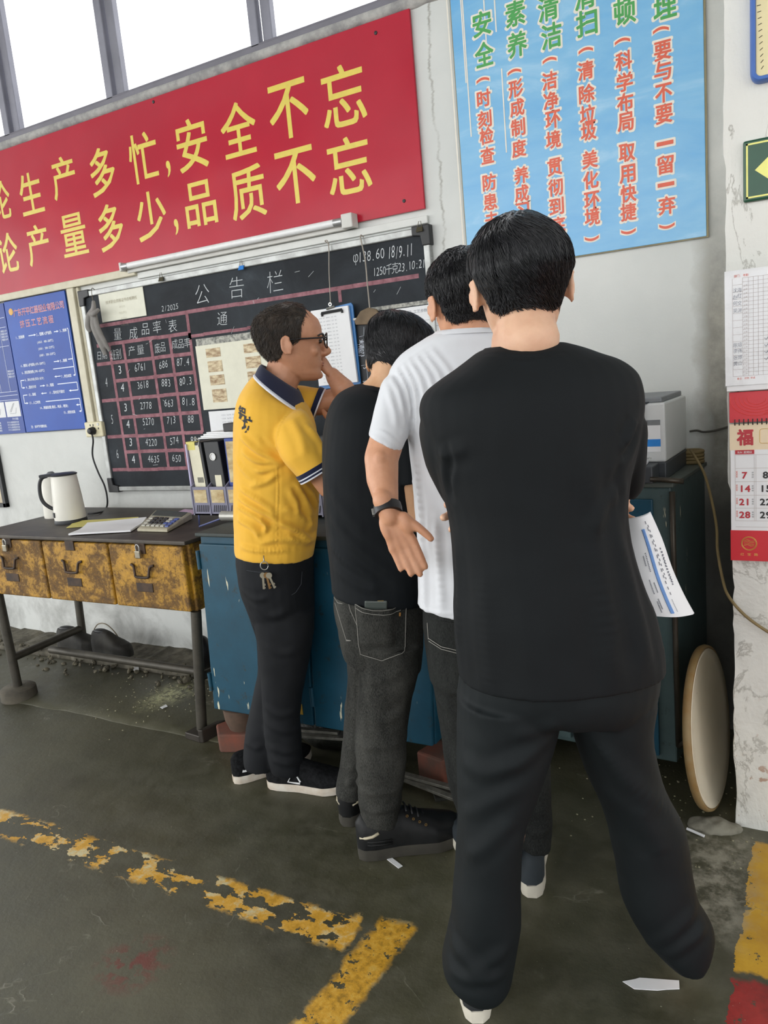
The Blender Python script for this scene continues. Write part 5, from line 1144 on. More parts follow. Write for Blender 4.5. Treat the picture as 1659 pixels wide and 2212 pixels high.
# ------------------------------------------------------------------ head
HZ = [0, .03, .1, .17, .2, .25, .3, .4, .47, .5, .55, .6, .7, .8, .9, .96, 1.0]
HW = [.10, .15, .215, .25, .262, .28, .293, .31, .318, .322, .33, .336, .335, .305, .225, .14, .02]
HFR = [.33, .39, .405, .395, .405, .41, .41, .405, .395, .395, .42, .432, .425, .385, .275, .16, .02]
HBK = [.10, .10, .02, -.10, -.15, -.23, -.30, -.385, -.415, -.43, -.445, -.455, -.455, -.41, -.30, -.18, -.02]
class Head:
    def __init__(s, O, f, u, H):
        s.f = nrm(f); s.u = nrm(np.asarray(u)-s.f*(np.asarray(u)@s.f)); s.r = np.cross(s.f, s.u); s.O = np.asarray(O, float); s.H = H
    def W(s, x, y, z): return s.O+s.H*(x*s.r+y*s.f+z*s.u)
    def V(s, x, y, z): return s.H*(x*s.r+y*s.f+z*s.u)
    def loc(s, P): d = (np.asarray(P)-s.O)/s.H; return np.array([d@s.r, d@s.f, d@s.u])
    def surf(s, z, q, grow=0):
        w_ = np.interp(z, HZ, HW)+grow; a = np.interp(z, HZ, HFR); b_ = np.interp(z, HZ, HBK); m = min(0.0, a-.05) if a < .05 else 0.0
        ym = (a+b_)/2 if z > .93 else max(min(.0, a), b_+.02)
        c, sn = math.cos(q), math.sin(q); p = 2.25 if sn > 0 else 2.1
        ex = (a-ym if sn > 0 else ym-b_)+grow
        return np.array([w_*sgp(c, p), ym+ex*sgp(sn, p), z])
    def skin(s, mb, ears=True):
        zs = np.concatenate([np.linspace(0, .9, 28), np.linspace(.925, 1.0, 8)])
        mb.loft([[s.W(*s.surf(z, q)) for q in np.linspace(0, 2*math.pi, 40, endpoint=False)] for z in zs])
        H = s.H
        for a, b_, r0, r1 in (((0,.40,.53), (0,.505,.385), .035, .05), ((0,.505,.385), (0,.44,.345), .05, .045)): mb.capsule(s.W(*a), s.W(*b_), r0*H, r1*H, 12, 4)
        for x in (-.055, .055): mb.ellipsoid(s.W(x, .44, .355), [s.V(.035,0,0), s.V(0,.045,0), s.V(0,0,.03)], 12, 8)
        mb.ellipsoid(s.W(0, .405, .232), [s.V(.10,0,0), s.V(0,.036,0), s.V(0,0,.022)], 16, 8)
        mb.ellipsoid(s.W(0, .40, .196), [s.V(.085,0,0), s.V(0,.036,0), s.V(0,0,.022)], 16, 8)
        mb.ellipsoid(s.W(0, .385, .07), [s.V(.07,0,0), s.V(0,.045,0), s.V(0,0,.05)], 14, 8)
        for x in (-.15, .15):
            mb.ellipsoid(s.W(x, .375, .575), [s.V(.10,0,0), s.V(0,.045,0), s.V(0,0,.028)], 14, 8)
            mb.ellipsoid(s.W(x*1.2, .285, .38), [s.V(.09,0,0), s.V(0,.075,0), s.V(0,0,.08)], 14, 8)
            mb.ellipsoid(s.W(x*.95, .35, .50), [s.V(.065,0,0), s.V(0,.03,0), s.V(0,0,.028)], 12, 8)
        if ears:
            for sd in (-1, 1):
                up = nrm(s.u*.97-s.f*.22); out = nrm(s.r*sd*.86-s.f*.5); fw_ = nrm(np.cross(out, up)); fw_ = fw_ if fw_@s.f > 0 else -fw_
                c = s.W(sd*.335, -.045, .445)+out*.011
                pr = [c+up*(.028*math.cos(a))-fw_*(.0165*math.sin(a))+out*.007*max(0, math.sin(a)) for a in np.linspace(-.9, 2.75, 14)]
                mb.tube(pr, .004, 8); mb.ellipsoid(c-out*.0005, [up*.027, -fw_*.0155, out*.0045], 16, 8); mb.ellipsoid(c-up*.023+fw_*.003, [up*.008, fw_*.0065, out*.0045], 10, 6)
                mb.capsule(c+fw_*.014+up*.004, c+fw_*.012-up*.012, .0035, .004, 8, 3); mb.ellipsoid(c-out*.007, [up*.02, fw_*.012, out*.009], 12, 8)
def make_hair(hd, name, m, parent, mask, thick, flow, n, length, r=.0007, seed=1, lift=.002, clump=0.0, curl=0.0, ns=7, ridge=.22, whorl=(-.03, -.22)):
    """cap of hair following the scalp plus individual locks combed along flow()"""
    rn = random.Random(seed); zs = np.concatenate([np.linspace(.05, .9, 70), np.linspace(.91, 1.0, 12)]); nq = 110
    qs = np.linspace(0, 2*math.pi, nq, endpoint=False); S = [[hd.surf(z, q) for q in qs] for z in zs]; M = np.array([[mask(*p) for p in r_] for r_ in S]); vs = []
    for j, r_ in enumerate(S):
        for i, p in enumerate(r_):
            k = max(0, min(1, M[j, i])); c = np.array([0, -.02, .58]); nn = nrm(p-c); nn = nrm(nn*np.array([1, 1, .8])) if p[2] < .58 else nn; ph_ = math.atan2(p[0]-whorl[0], p[1]-whorl[1]); k *= 1+ridge*mnoise.noise((math.cos(ph_)*6, math.sin(ph_)*6, p[2]*1.6))+ridge*.6*mnoise.noise((math.cos(ph_)*17, math.sin(ph_)*17, p[2]*2.5))
            vs.append(hd.W(*(p+nn*(thick(*p)*k-.02*(k <= 0)))))
    fs = [(j*nq+i, j*nq+(i+1) % nq, (j+1)*nq+(i+1) % nq, (j+1)*nq+i) for j in range(len(zs)-1) for i in range(nq) if max(M[j, i], M[j, (i+1) % nq], M[j+1, i], M[j+1, (i+1) % nq]) > 0]
    fs.append(tuple((len(zs)-1)*nq+i for i in range(nq)))
    base = MB().add(vs, fs); used = sorted({i for f in fs for i in f}); mp = {a: k for k, a in enumerate(used)}
    B2 = MB().add([vs[i] for i in used], [tuple(mp[i] for i in f) for f in fs]); bv = BVHTree.FromPolygons([Vector(v) for v in vs], [(j*nq+i, j*nq+(i+1) % nq, (j+1)*nq+(i+1) % nq, (j+1)*nq+i) for j in range(len(zs)-1) for i in range(nq)]+[tuple((len(zs)-1)*nq+i for i in range(nq))])
    av, af = list(B2.v), list(B2.f); cnt = 0; tries = 0
    while cnt < n and tries < n*12:
        tries += 1; z = rn.uniform(.05, .995); q = rn.uniform(0, 2*math.pi)
        w_ = np.interp(z, HZ, HW)/.34
        if rn.random() > w_: continue
        p = hd.surf(z, q); k = mask(*p)
        if rn.random() > k: continue
        cnt += 1; nn = nrm(p-np.array([0, -.02, .58])); P_ = hd.W(*(p+nn*thick(*p)*max(0, min(1, k))*rn.uniform(.5, 1.0)))
        Ln = length(*p)*rn.uniform(.7, 1.15); K = ns; pts = [P_]; jit = np.array([rn.gauss(0, 1) for _ in range(3)])*curl; lf = lift*rn.uniform(.2, 1.6)
        cc = np.array([mnoise.noise(Vector(p*7)+Vector((0, 0, 9))), mnoise.noise(Vector(p*7)+Vector((5, 0, 0))), 0])*clump
        for s_ in range(K-1):
            lp = hd.loc(pts[-1]); d = np.asarray(flow(*lp), float)+jit+cc; dw = nrm(hd.V(*d)); x = pts[-1]+dw*Ln/(K-1)
            h = bv.find_nearest(Vector(x))
            if h[0] is not None:
                nl = np.array(h[1]); o_ = x-np.array(h[0]); nl = nl if nl@(np.array(h[0])-hd.W(0, -.02, .55)) > 0 else -nl
                x = np.array(h[0])+nl*min(max(.0006, o_@nl), .0008+lf*(s_+1)/K)
            pts.append(x)
        o = len(av); pts = np.array(pts)
        for s_, x in enumerate(pts):
            t_ = nrm(pts[min(s_+1, K-1)]-pts[max(s_-1, 0)]); a = nrm(np.cross(t_, [.3, .2, 1.0])); b_ = np.cross(t_, a); rr = r*(1.0 if s_ < K-2 else (.7 if s_ == K-2 else .15))
            for g in (0, 2.094, 4.189): av.append(tuple(x+rr*(math.cos(g)*a+math.sin(g)*b_)))
        for s_ in range(K-1):
            for g in range(3): af.append((o+s_*3+g, o+s_*3+(g+1) % 3, o+(s_+1)*3+(g+1) % 3, o+(s_+1)*3+g))
    me = bpy.data.meshes.new(name); me.from_pydata(av, [], af); me.update(); me.shade_smooth()
    return finish(me, name, m, parent)
def hand(mb, Wp, a, n, s, L=.18, curl=(.25,.25,.3,.35), spread=.06, thumb=(.75, .35, .25), wr=.026):
    """palm, four fingers and thumb. a: towards the fingertips, n: out of the palm, s: thumb side"""
    a = nrm(a); n = nrm(np.asarray(n)-a*(np.asarray(n)@a)); s = nrm(np.asarray(s)-a*(np.asarray(s)@a)-n*(np.asarray(s)@n)); Wp = np.asarray(Wp, float)
    mb.capsule(Wp-a*.03, Wp+a*.01, wr*.95, wr*.95)
    for k, o in enumerate((.15, .05, -.055, -.15)):
        mb.capsule(Wp+a*.06*L+s*o*.55*L, Wp+a*.5*L+s*o*L*1.02, .062*L*1.2, .062*L)
    mb.ellipsoid(Wp+a*.22*L+s*.17*L+n*.05*L, [a*.17*L, s*.10*L, n*.075*L], 14, 9); mb.ellipsoid(Wp+a*.22*L-s*.13*L+n*.03*L, [a*.2*L, s*.07*L, n*.06*L], 14, 9)
    for k, (o, ln_, r) in enumerate(((.155, .40, .056), (.052, .445, .058), (-.055, .415, .055), (-.155, .325, .049))):
        p = Wp+a*(.5-.02*abs(k-1))*L+s*o*L; ang = 0; dr = nrm(a+s*(1.5-k)*spread)
        for j, (q, rr) in enumerate(((.44, 1.0), (.31, .93), (.25, .84))):
            ang += curl[k]*(1.0 if j == 0 else 1.15); d = dr*math.cos(ang)+n*math.sin(ang); e = p+d*ln_*L*q; mb.capsule(p, e, r*L*rr*1.0, r*L*rr*.93, 12, 4); p = e
    th = nrm(a*thumb[0]+s*(1-thumb[0]*.5)+n*thumb[1]); p = Wp+a*.14*L+s*.16*L+n*.03*L; e = p+th*.21*L; mb.capsule(p, e, .072*L, .062*L)
    t2 = nrm(th+a*thumb[2]); e2 = e+t2*.15*L; mb.capsule(e, e2, .062*L, .057*L); e3 = e2+nrm(t2+a*.25)*.11*L; mb.capsule(e2, e3, .057*L, .048*L)
def shoe(name, heel, d, parent, m_up, m_sole, L=.285, lift=0.0, roll=0, sole_h=.028, hi=.085, bulk=1.0, lab=None, opening=True, z0=0.0):
    d = nrm(np.asarray(d, float)*[1,1,0]); d3 = nrm(d-ZZ*lift); s = nrm(np.cross(d3, ZZ)); u = np.cross(s, d3); O = np.asarray(heel, float).copy(); O[2] = z0+max(0, lift*L*.75)
    xs = np.linspace(0, 1, 22); hw = lambda x: bulk*np.interp(x, [0, .04, .15, .4, .55, .72, .88, .96, 1], [.012, .026, .034, .034, .041, .049, .042, .026, .008])
    toe = lambda x: .02*max(0, x-.72)**2*9
    R_s = []; R_u = []
    for x in xs:
        w_ = hw(x); c = O+d3*((x-.5)*1.035+.5)*L+u*toe(x); R_s.append([c+s*w_*1.05*sx+u*z for sx, z in ((-.92, .001), (-1.02, sole_h*.5), (-.98, sole_h), (.98, sole_h), (1.02, sole_h*.5), (.92, .001))])
        h = np.interp(x, [0, .06, .2, .36, .48, .6, .78, .92, 1], [hi*.72, hi*.95, hi*.95, hi*1.0, hi*.92, hi*.72, hi*.5, hi*.36, hi*.12]); top = np.interp(x, [0, .25, .5, .8, 1], [.55, .62, .55, .75, .7])
        R_u.append([c+s*w_*1.0*q+u*(sole_h*.92+z*h) for q, z in ((-1, 0.0), (-1.03, .3), (-.98, .6), (-top-.08, .88), (-top*.5, 1), (top*.5, 1), (top+.08, .88), (.98, .6), (1.03, .3), (1, 0))])
    up = MB().loft(refine(R_u, 2)).build(name, m_up, parent, True, angle=60)
    MB().loft(refine(R_s, 2)).build('sole', m_sole, up, True, angle=40)
    up['axes'] = 0; del up['axes']
    return up, (O, d3, s, u, L, hw)
for hp_, d_s, lab in OLD:
    o_, ax = shoe('old_shoe', hp_, d_s, None, M_OLDSHOE, M_OLDSHOE, .25, lift=-.0, hi=.118, z0=hp_[2]); tag(o_, lab, 'shoe', 'old shoes under the bench'); O, d3, s3, u3, L3, hw3 = ax
    q = MB(); q.ellipsoid(O+d3*.24*L3+u3*.135, [d3*.045, s3*.022, u3*.012], 16, 8); q.build('shoe_opening', M_BLK, o_, True)
def skinmat(name, c1, c2):
    t = NT(name); f = t.noise(22, 4, .6); t.set(Base_Color=t.ramp(f, [(.35, lin(c1)), (.65, lin(c2))]), Roughness=.5, Subsurface_Weight=.12, Subsurface_Scale=.01); t.b.inputs['Subsurface Radius'].default_value = (1, .35, .2)
    t.bump(t.noise(220, 3, .6), .1, .001); return t.m
def cloth(name, c, c2=None, rough=.85, bump=.12, weave=900, scale=9, amt=.5, sheen=.15):
    t = NT(name); col = lin(c)
    if c2: col = t.mix(t.math('MULTIPLY', t.ramp(t.noise(scale, 5, .65), [(.35, 0.0), (.68, 1.0)]), amt), col, lin(c2))
    t.set(Base_Color=col, Roughness=rough, Sheen_Weight=sheen); t.set(Specular_IOR_Level=.25)
    t.bump(t.math('ADD', t.noise(weave, 2, .5), t.math('MULTIPLY', t.noise(60, 3, .5), .6)), bump, .002); return t.m
def denim(name, c, c2):
    t = NT(name); v = t.mapv((700, 700, 160)); f = t.noise(1.0, 3, .6, v); g = t.noise(1.0, 4, .6, t.mapv((11, 11, 4)))
    t.set(Base_Color=t.mix(t.math('MULTIPLY', t.ramp(t.math('ADD', t.math('MULTIPLY', f, .55), t.math('MULTIPLY', g, .45)), [(.36, 0.0), (.64, 1.0)]), .9), lin(c), lin(c2)), Roughness=.9, Specular_IOR_Level=.12)
    t.bump(f, .12, .001); return t.m
M_HAIR = NT('black_hair'); M_HAIR.set(Base_Color=M_HAIR.ramp(M_HAIR.noise(60, 3, .6), [(.3, lin('#0f1012')), (.7, lin('#222226'))]), Roughness=.34); M_HAIR = M_HAIR.m
M_HAIRB = NT('brown_black_hair'); M_HAIRB.set(Base_Color=M_HAIRB.ramp(M_HAIRB.noise(60, 3, .6), [(.3, lin('#231d18')), (.7, lin('#43382e'))]), Roughness=.5); M_HAIRB = M_HAIRB.m
VX = .0042
def sleeve(mb, R_): mb.loft(refine(R_, 3))

# ================================================================== 1. person in the yellow polo shirt
D1 = 2.46; SK1 = skinmat('tanned_skin', '#b27d5f', '#bf8a6b')
h1 = Head((0,0,0), HR*math.cos(.2)+HF*math.sin(.2)-ZZ*.07, ZZ, .238); h1.O = pt(624, 747, 2.39)-h1.V(.335, -.045, .445)
sk = MB(); h1.skin(sk)
limb(sk, [(h1.W(0, -.06, .28), .052), (h1.W(0, -.12, .05), .056), (pt(602, 830, D1), .056), (pt(600, 900, D1), .08), (pt(598, 1000, D1), .085), (pt(598, 1150, D1), .085), (pt(598, 1260, D1), .075)])
limb(sk, [(pt(615, 1250, 2.43), .05), (pt(612, 1450, 2.405), .035), (pt(616, 1640, 2.425), .03)]); limb(sk, [(pt(596, 1280, 2.50), .05), (pt(598, 1440, 2.51), .032), (pt(563, 1630, 2.475), .028)])
W1 = pt(752, 935, 2.46); limb(sk, [(pt(616, 915, 2.34), .035), (pt(660, 980, 2.275), .04), (pt(713, 1048, 2.28), .041), (pt(735, 1000, 2.36), .04), (W1, .029)])
hand(sk, W1, pt(748, 865, 2.53)-W1, -HR*.3+HF, -HR*.8+ZZ*.2, .175, (.35, .4, .4, .45))
W2 = pt(722, 816, 2.53); limb(sk, [(pt(640, 872, 2.57), .035), (pt(690, 872, 2.57), .04), (pt(752, 856, 2.54), .038), (pt(741, 840, 2.52), .037), (W2, .027)])
hand(sk, W2, pt(706, 790, 2.545)-W2, -HR*.6-ZZ*.5, -HF*.8+ZZ*.3, .16, (1.1, 1.15, 1.2, 1.25), thumb=(.8, .3, .3))
man1 = finish(remesh(sk, 'person', .004, 3), 'person', SK1)
tag(man1, 'person in a yellow polo shirt and glasses standing side on with hand at chin', 'person')
def mask1(x, y, z):
    hl_ = np.interp(z, [.2, .3, .42, .5, .56, .62, .7, .78, .86, .95, 1], [-.26, -.14, -.09, .10, .13, .12, .13, .17, .21, .2, .2])
    k = min(1, max(0, (hl_-y)/.05)); lo = np.interp(y, [-.5, -.3, -.12, -.05, .2], [.13, .16, .3, .47, .42]); k = min(k, max(0, (z-lo)/.06))
    cr = 1-.45*math.exp(-((x-.02)**2+(y+.22)**2*.6+(z-.93)**2*2)/.03); return k*cr
make_hair(h1, 'hair', M_HAIRB, man1, mask1, lambda x, y, z: .012+.02*min(1, max(0, (z-.5)/.2)), lambda x, y, z: (.25*x, -.15+.55*(z-.8), -.75) if z < .8 else (.5*x, .55*(y+.25)-.1, -.2), 4200, lambda x, y, z: .016 if z < .5 else .036, .0006, 3, .006, .35, .4)
bd = MB()
for sd in (-1, 1):
    pr = [h1.W(sd*x, y, z) for x, y, z in ((.05, .44, .575), (.12, .432, .597), (.19, .40, .598), (.25, .35, .575))]; bd.tube(smooth_pts(pr, 4), .0034, 6)
bd.build('eyebrow', M_HAIRB, man1, True)
b = MB()
for sd in (-1, 1): b.ellipsoid(h1.W(sd*.14, .372, .505), [h1.V(.05,0,0), h1.V(0,.045,0), h1.V(0,0,.03)], 14, 9)
b.build('eye', flat('dark_eye', '#2b2320', .2), man1, True)
b = MB(); b.ellipsoid(h1.W(0, .414, .229), [h1.V(.095,0,0), h1.V(0,.034,0), h1.V(0,0,.015)], 16, 8); b.ellipsoid(h1.W(0, .409, .200), [h1.V(.08,0,0), h1.V(0,.034,0), h1.V(0,0,.016)], 16, 8); b.build('lips', flat('lip_skin', '#94584a', .45), man1, True)
gl_ = MB(); M_SPEC = flat('black_acetate', '#141416', .25)
for sd in (-1, 1):
    c = np.array([sd*.165, .475, .515]); gl_.tube([h1.W(*(c+[.115*math.cos(a), -.03*abs(sd*math.cos(a)-.0)*.6, .095*math.sin(a)])) for a in np.linspace(0, 2*math.pi, 25)], .0022, 7)
    gl_.tube(smooth_pts([h1.W(sd*x, y, z) for x, y, z in ((.28, .46, .54), (.325, .40, .543), (.345, .20, .535), (.355, .02, .525), (.355, -.06, .505), (.345, -.13, .455))], 5), [.0026]*26, 7)
gl_.tube([h1.W(-.055, .475, .53), h1.W(0, .49, .54), h1.W(.055, .475, .53)], .0022, 7)
gg = gl_.build('glasses', M_SPEC, man1, True)
for sd in (-1, 1):
    MB().loft([[h1.W(sd*.165+.11*math.cos(a), .462+dy, .515+.09*math.sin(a)) for a in np.linspace(0, 2*math.pi, 24, endpoint=False)] for dy in (0, .006)]).build('lens', M_GLASS, gg)
# shirt
M_YSHIRT = cloth('yellow_pique_cotton', '#e9b540', '#e2ab38', .8, .12, 700)
FK = 1.5; sh = MB()
T1 = [(509,1192,678,1198,.150), (507,1130,686,1138,.152), (506,1050,690,1058,.155), (506,970,688,978,.17), (508,905,681,918,.178), (516,862,668,884,.158), (534,828,653,862,.112), (552,808,644,846,.078), (562,800,638,836,.058)]
sh.loft(refine([ring(a, b_, c, d_, D1, t_) for a, b_, c, d_, t_ in T1], 4))
sleeve(sh, [ring(592,905,640,880,2.38,.045), ring(588,930,662,890,2.33,.064), ring(606,985,690,945,2.285,.066), ring(630,1016,707,975,2.275,.062), ring(648,1036,716,996,2.272,.06)])
sleeve(sh, [ring(600,838,640,905,2.58,.07), ring(640,832,655,908,2.585,.068), ring(685,838,668,905,2.58,.06), ring(702,842,678,906,2.575,.056)])
me = remesh(sh, 'polo_shirt', .0042, 4); bv = bvh_of(me)
folds(me, bv, [([(607,996),(575,985),(545,965),(520,940)], .009, .006), ([(606,1000),(575,1000),(548,992),(525,975)], .008, .005), ([(604,1006),(580,1015),(550,1018)], .008, .004), ([(600,1020),(575,1040),(540,1050)], .009, .004),
    ([(516,1075),(550,1098),(585,1115),(598,1128)], .008, .006), ([(512,1092),(545,1112),(580,1140)], .007, .005), ([(520,1055),(560,1082),(597,1110)], .008, .005), ([(560,1118),(575,1135),(570,1150)], .007, .005), ([(515,1120),(545,1140),(560,1160)], .008, .005),
    ([(600,1128),(630,1142),(668,1162)], .009, .007), ([(648,1160),(670,1165),(682,1155)], .009, .006), ([(620,1155),(655,1172),(680,1168)], .009, .006), ([(610,1100),(640,1110),(672,1135)], .010, .004), ([(560,1175),(600,1165),(640,1172)], .010, .004),
    ([(655,1080),(668,1110),(672,1140)], .009, .005), ([(640,1045),(662,1080),(678,1120)], .009, .005), ([(650,1040),(676,1070),(685,1095)], .008, .005), ([(625,1060),(640,1085),(645,1110)], .009, .004),
    ([(598,1010),(600,1060),(598,1120),(598,1205)], .003, .0022), ([(660,915),(690,955),(700,985)], .010, .004), ([(630,905),(650,945),(660,985)], .012, .003), ([(560,945),(590,975),(608,992)], .008, -.004), ([(625,890),(600,935),(605,985)], .004, .002),
    ([(510,990),(540,1030),(560,1040)], .009, .003), ([(520,1180),(560,1190),(620,1188)], .008, .004)])
ripple(me, .0016, 16, 1); bv = bvh_of(me)
shirt1 = finish(me, 'polo_shirt', M_YSHIRT, man1); shirt1['label'] = 'yellow polo shirt'
M_NAVY = cloth('navy_ribbed_knit', '#191f3a', None, .85, .3, 500); M_WTRIM = cloth('white_trim', '#d9dbe2', None, .8, .1)
def band(name, ra, rb, m, off, parent):
    """thin band around a sleeve or neck between two rings"""
    A = np.array(ra); B = np.array(rb); ca, cb_ = A.mean(0), B.mean(0); o = lambda R, c, k: [c+(p-c)*(1+k/np.linalg.norm(p-c)) for p in R]
    return MB().loft([o(A, ca, -.004), o(A, ca, off), o((A+B)/2, (ca+cb_)/2, off*1.15), o(B, cb_, off), o(B, cb_, -.004)], caps=False).build(name, m, parent, True, angle=50)
S_ = lambda k: ring(np.interp(k, [0,1], [642,655]), np.interp(k, [0,1], [1028,1047]), np.interp(k, [0,1], [712,722]), np.interp(k, [0,1], [986,1006]), 2.272, .061)
for k0, k1, m, nm in ((0, .42, M_NAVY, 'cuff'), (.42, .54, M_WTRIM, 'cuff_piping'), (.54, .72, M_NAVY, 'cuff'), (.72, .86, M_WTRIM, 'cuff_piping')): band(nm, S_(k0), S_(k1), m, .0045, shirt1)
S2 = lambda k: ring(np.interp(k, [0,1], [690,707]), np.interp(k, [0,1], [838,845]), np.interp(k, [0,1], [667,682]), np.interp(k, [0,1], [903,908]), 2.577, .058)
for k0, k1, m, nm in ((0, .6, M_NAVY, 'cuff'), (.6, .78, M_WTRIM, 'cuff_piping')): band(nm, S2(k0), S2(k1), m, .005, shirt1)
CU = ring(565,787,646,842,D1,.074,n=48); CM = ring(558,796,659,874,D1,.112,n=48); CL = ring(552,811,666,897,D1,.146,n=48)
cI = ring(570,797,640,848,D1,.062,n=48)
col_ = MB().loft(refine([cI, CU, CM, CL], 3), caps=False).build('collar', M_NAVY, shirt1, True); 
for o_, r_ in ((CL, .0042), ): MB().tube(list(o_)+[o_[0]], r_, 8).build('collar_piping', M_WTRIM, shirt1, True)
MB().tube([p*.82+q*.18 for p, q in zip(list(CL)+[CL[0]], list(CM)+[CM[0]])], .0016, 6).build('collar_stripe', M_WTRIM, shirt1, True)
b = MB(); M_PRINT = flat('black_shirt_print', '#1d222c', .7)
def proj_glyph(ch, c, ux, uy, bold=.02):
    V, Fc = glyph(ch, bold); lo, hi = V.min(0), V.max(0); P_ = (V-(lo+hi)/2)/(hi-lo); pts = []
    for p in P_:
        x = c[0]+p[0]*ux[0]+p[1]*uy[0]; y = c[1]+p[0]*ux[1]+p[1]*uy[1]; q = onto(bv, x, y, .0016)
        if q is None: return
        pts.append(q)
    b.add(pts, Fc)
proj_glyph('精', (515.5, 868), (8, 5), (4, -36)); proj_glyph('铝', (523, 893), (15, 8), (2, -30), .03); proj_glyph('坊', (534, 917), (19, 4), (6, -36), .04); b.build('shirt_lettering', M_PRINT, shirt1, fixn=False)
# trousers
M_TR1 = cloth('charcoal_twill', '#131518', '#1a1c20', .75, .1, 800, sheen=0)
FK = .6; tr = MB()
tr.loft(refine([ring(512,1175,676,1182,D1,.145), ring(511,1215,678,1222,D1,.148), ring(518,1262,679,1270,D1,.148), ring(532,1305,679,1310,D1,.14), ring(546,1340,678,1342,D1,.12)], 3))
tr.loft(refine([ring(540,1310,679,1315,2.41,.085), ring(553,1360,678,1365,2.405,.082), ring(561,1430,666,1435,2.405,.074), ring(566,1500,652,1503,2.41,.068), ring(570,1570,650,1572,2.42,.063), ring(578,1630,654,1632,2.425,.062), ring(586,1662,656,1664,2.43,.06)], 4))
tr.loft(refine([ring(532,1310,650,1315,2.52,.085), ring(552,1370,650,1375,2.52,.082), ring(558,1440,640,1445,2.51,.072), ring(545,1510,622,1515,2.50,.066), ring(531,1580,608,1585,2.485,.062), ring(527,1635,596,1640,2.475,.06), ring(530,1654,594,1658,2.47,.058)], 4))
me = remesh(tr, 'trousers', .005, 4); bt = bvh_of(me)
folds(me, bt, [([(575,1390),(600,1410),(640,1405)], .012, .005), ([(570,1520),(600,1545),(640,1535)], .012, .006), ([(575,1560),(610,1580),(648,1570)], .012, .006), ([(585,1610),(615,1625),(650,1612)], .011, .007), ([(590,1640),(620,1650),(654,1640)], .01, .007), ([(530,1600),(555,1615),(575,1610)], .01, .006), ([(545,1300),(580,1330),(620,1320)], .012, .006), ([(520,1270),(550,1295),(580,1290)], .01, .005)])
ripple(me, .003, 11, 4); bt = bvh_of(me); tr1 = finish(me, 'trousers', M_TR1, man1); tr1['label'] = 'charcoal trousers'
join([proj_tube(bt, [(533,1232),(560,1236),(582,1234)], .0009), proj_tube(bt, [(652,1235),(650,1262),(638,1280),(630,1285)], .0009)]).build('pocket_seam', flat('dark_seam', '#3c4046', .8), tr1)
M_SNEAK = mat('black_knit_trainer', '#0b0c0d', .85, spec=.15, col2='#1f2022', scale=90, amt=.8, bump=.5, bscale=240); M_SOLEW = mat('grubby_white_sole', '#cfc9bd', .6, col2='#a58a6e', scale=10, amt=.6); M_LOGO = flat('white_shoe_print', '#dfe0e0', .5)
hp_ = onz(584, 1697); sA, ax = shoe('shoe', hp_, onz(725, 1706)-hp_, man1, M_SNEAK, M_SOLEW, .29, sole_h=.03)
O, d3, s3, u3, L3, hw3 = ax
def shoe_pt(x, z, out=.0): return O+d3*x*L3+s3*(hw3(x)*1.045+out)+u3*z
b = MB()
if (s3@HF) > 0: s3 = -s3
P3 = [shoe_pt(.30, .042, .003), shoe_pt(.385, .082, .0005), shoe_pt(.47, .040, .003)]
b.tube([P3[2]+d3*-.004, P3[0], P3[1], P3[2]-d3*.002+u3*.006], .0032, 6); b.build('shoe_emblem', M_LOGO, sA)
b = MB(); 
for k in range(5): x = .40+.06*k; c = O+d3*x*L3+u3*(.105-.009*k); b.tube([c-s3*.022, c+u3*.006, c+s3*.022], .003, 6)
b.build('laces', M_BLK, sA, True)
b = MB(); c = shoe_pt(.26, .10, -.012); b.obox(c, d3, u3, s3, .012, .005, .001); b.build('tab_print', M_LOGO, sA)
hp_ = onz(508, 1690); sB, ax = shoe('shoe', hp_, HR*.9+HF*.42, man1, M_SNEAK, M_SOLEW, .285, lift=.0, sole_h=.03); O, d3, s3, u3, L3, hw3 = ax
if (s3@HF) > 0: s3 = -s3
b = MB(); b.add([shoe_pt(.08, .045, .002), shoe_pt(.16, .045, .002), shoe_pt(.12, .075, -.003)], [(0,1,2)]); b.build('heel_print', M_LOGO, sB)
# keys
kp = pt(571, 1222, 2.295); kr = empty('key_ring', kp, 'bunch of keys on a steel ring hanging below the hem of the yellow shirt', 'keys')
b = MB(); b.tube([kp+HR*.012*math.cos(a)+ZZ*.013*math.sin(a) for a in np.linspace(0, 2*math.pi, 19)], .0016, 6); b.tube([kp+ZZ*.01, kp+ZZ*.03+HF*.01], .002, 6); b.build('ring', M_STEELB, kr, True)
for k, (ox, an) in enumerate(((-.008, -.05), (.004, .12), (.012, .3))):
    c = kp+HR*ox-ZZ*.03; dn = nrm(-ZZ*math.cos(an)+HR*math.sin(an)); sd = nrm(np.cross(dn, HF)); m = M_BRASS if k != 1 else mat('brass_key', '#8a6a45', .35, .8)
    b = MB(); b.lathe(c-HF*.004*k, [(.001, -.0012), (.0095, -.0012), (.0095, .0012), (.001, .0012)], HF, 16); b.obox(c+dn*.026-HF*.004*k, dn, sd, HF, .018, .0032, .0011); b.obox(c+dn*.03+sd*.004-HF*.004*k, dn, sd, HF, .003, .0022, .0011); b.obox(c+dn*.04+sd*.004-HF*.004*k, dn, sd, HF, .002, .0018, .0011); b.build('key', m, kr)

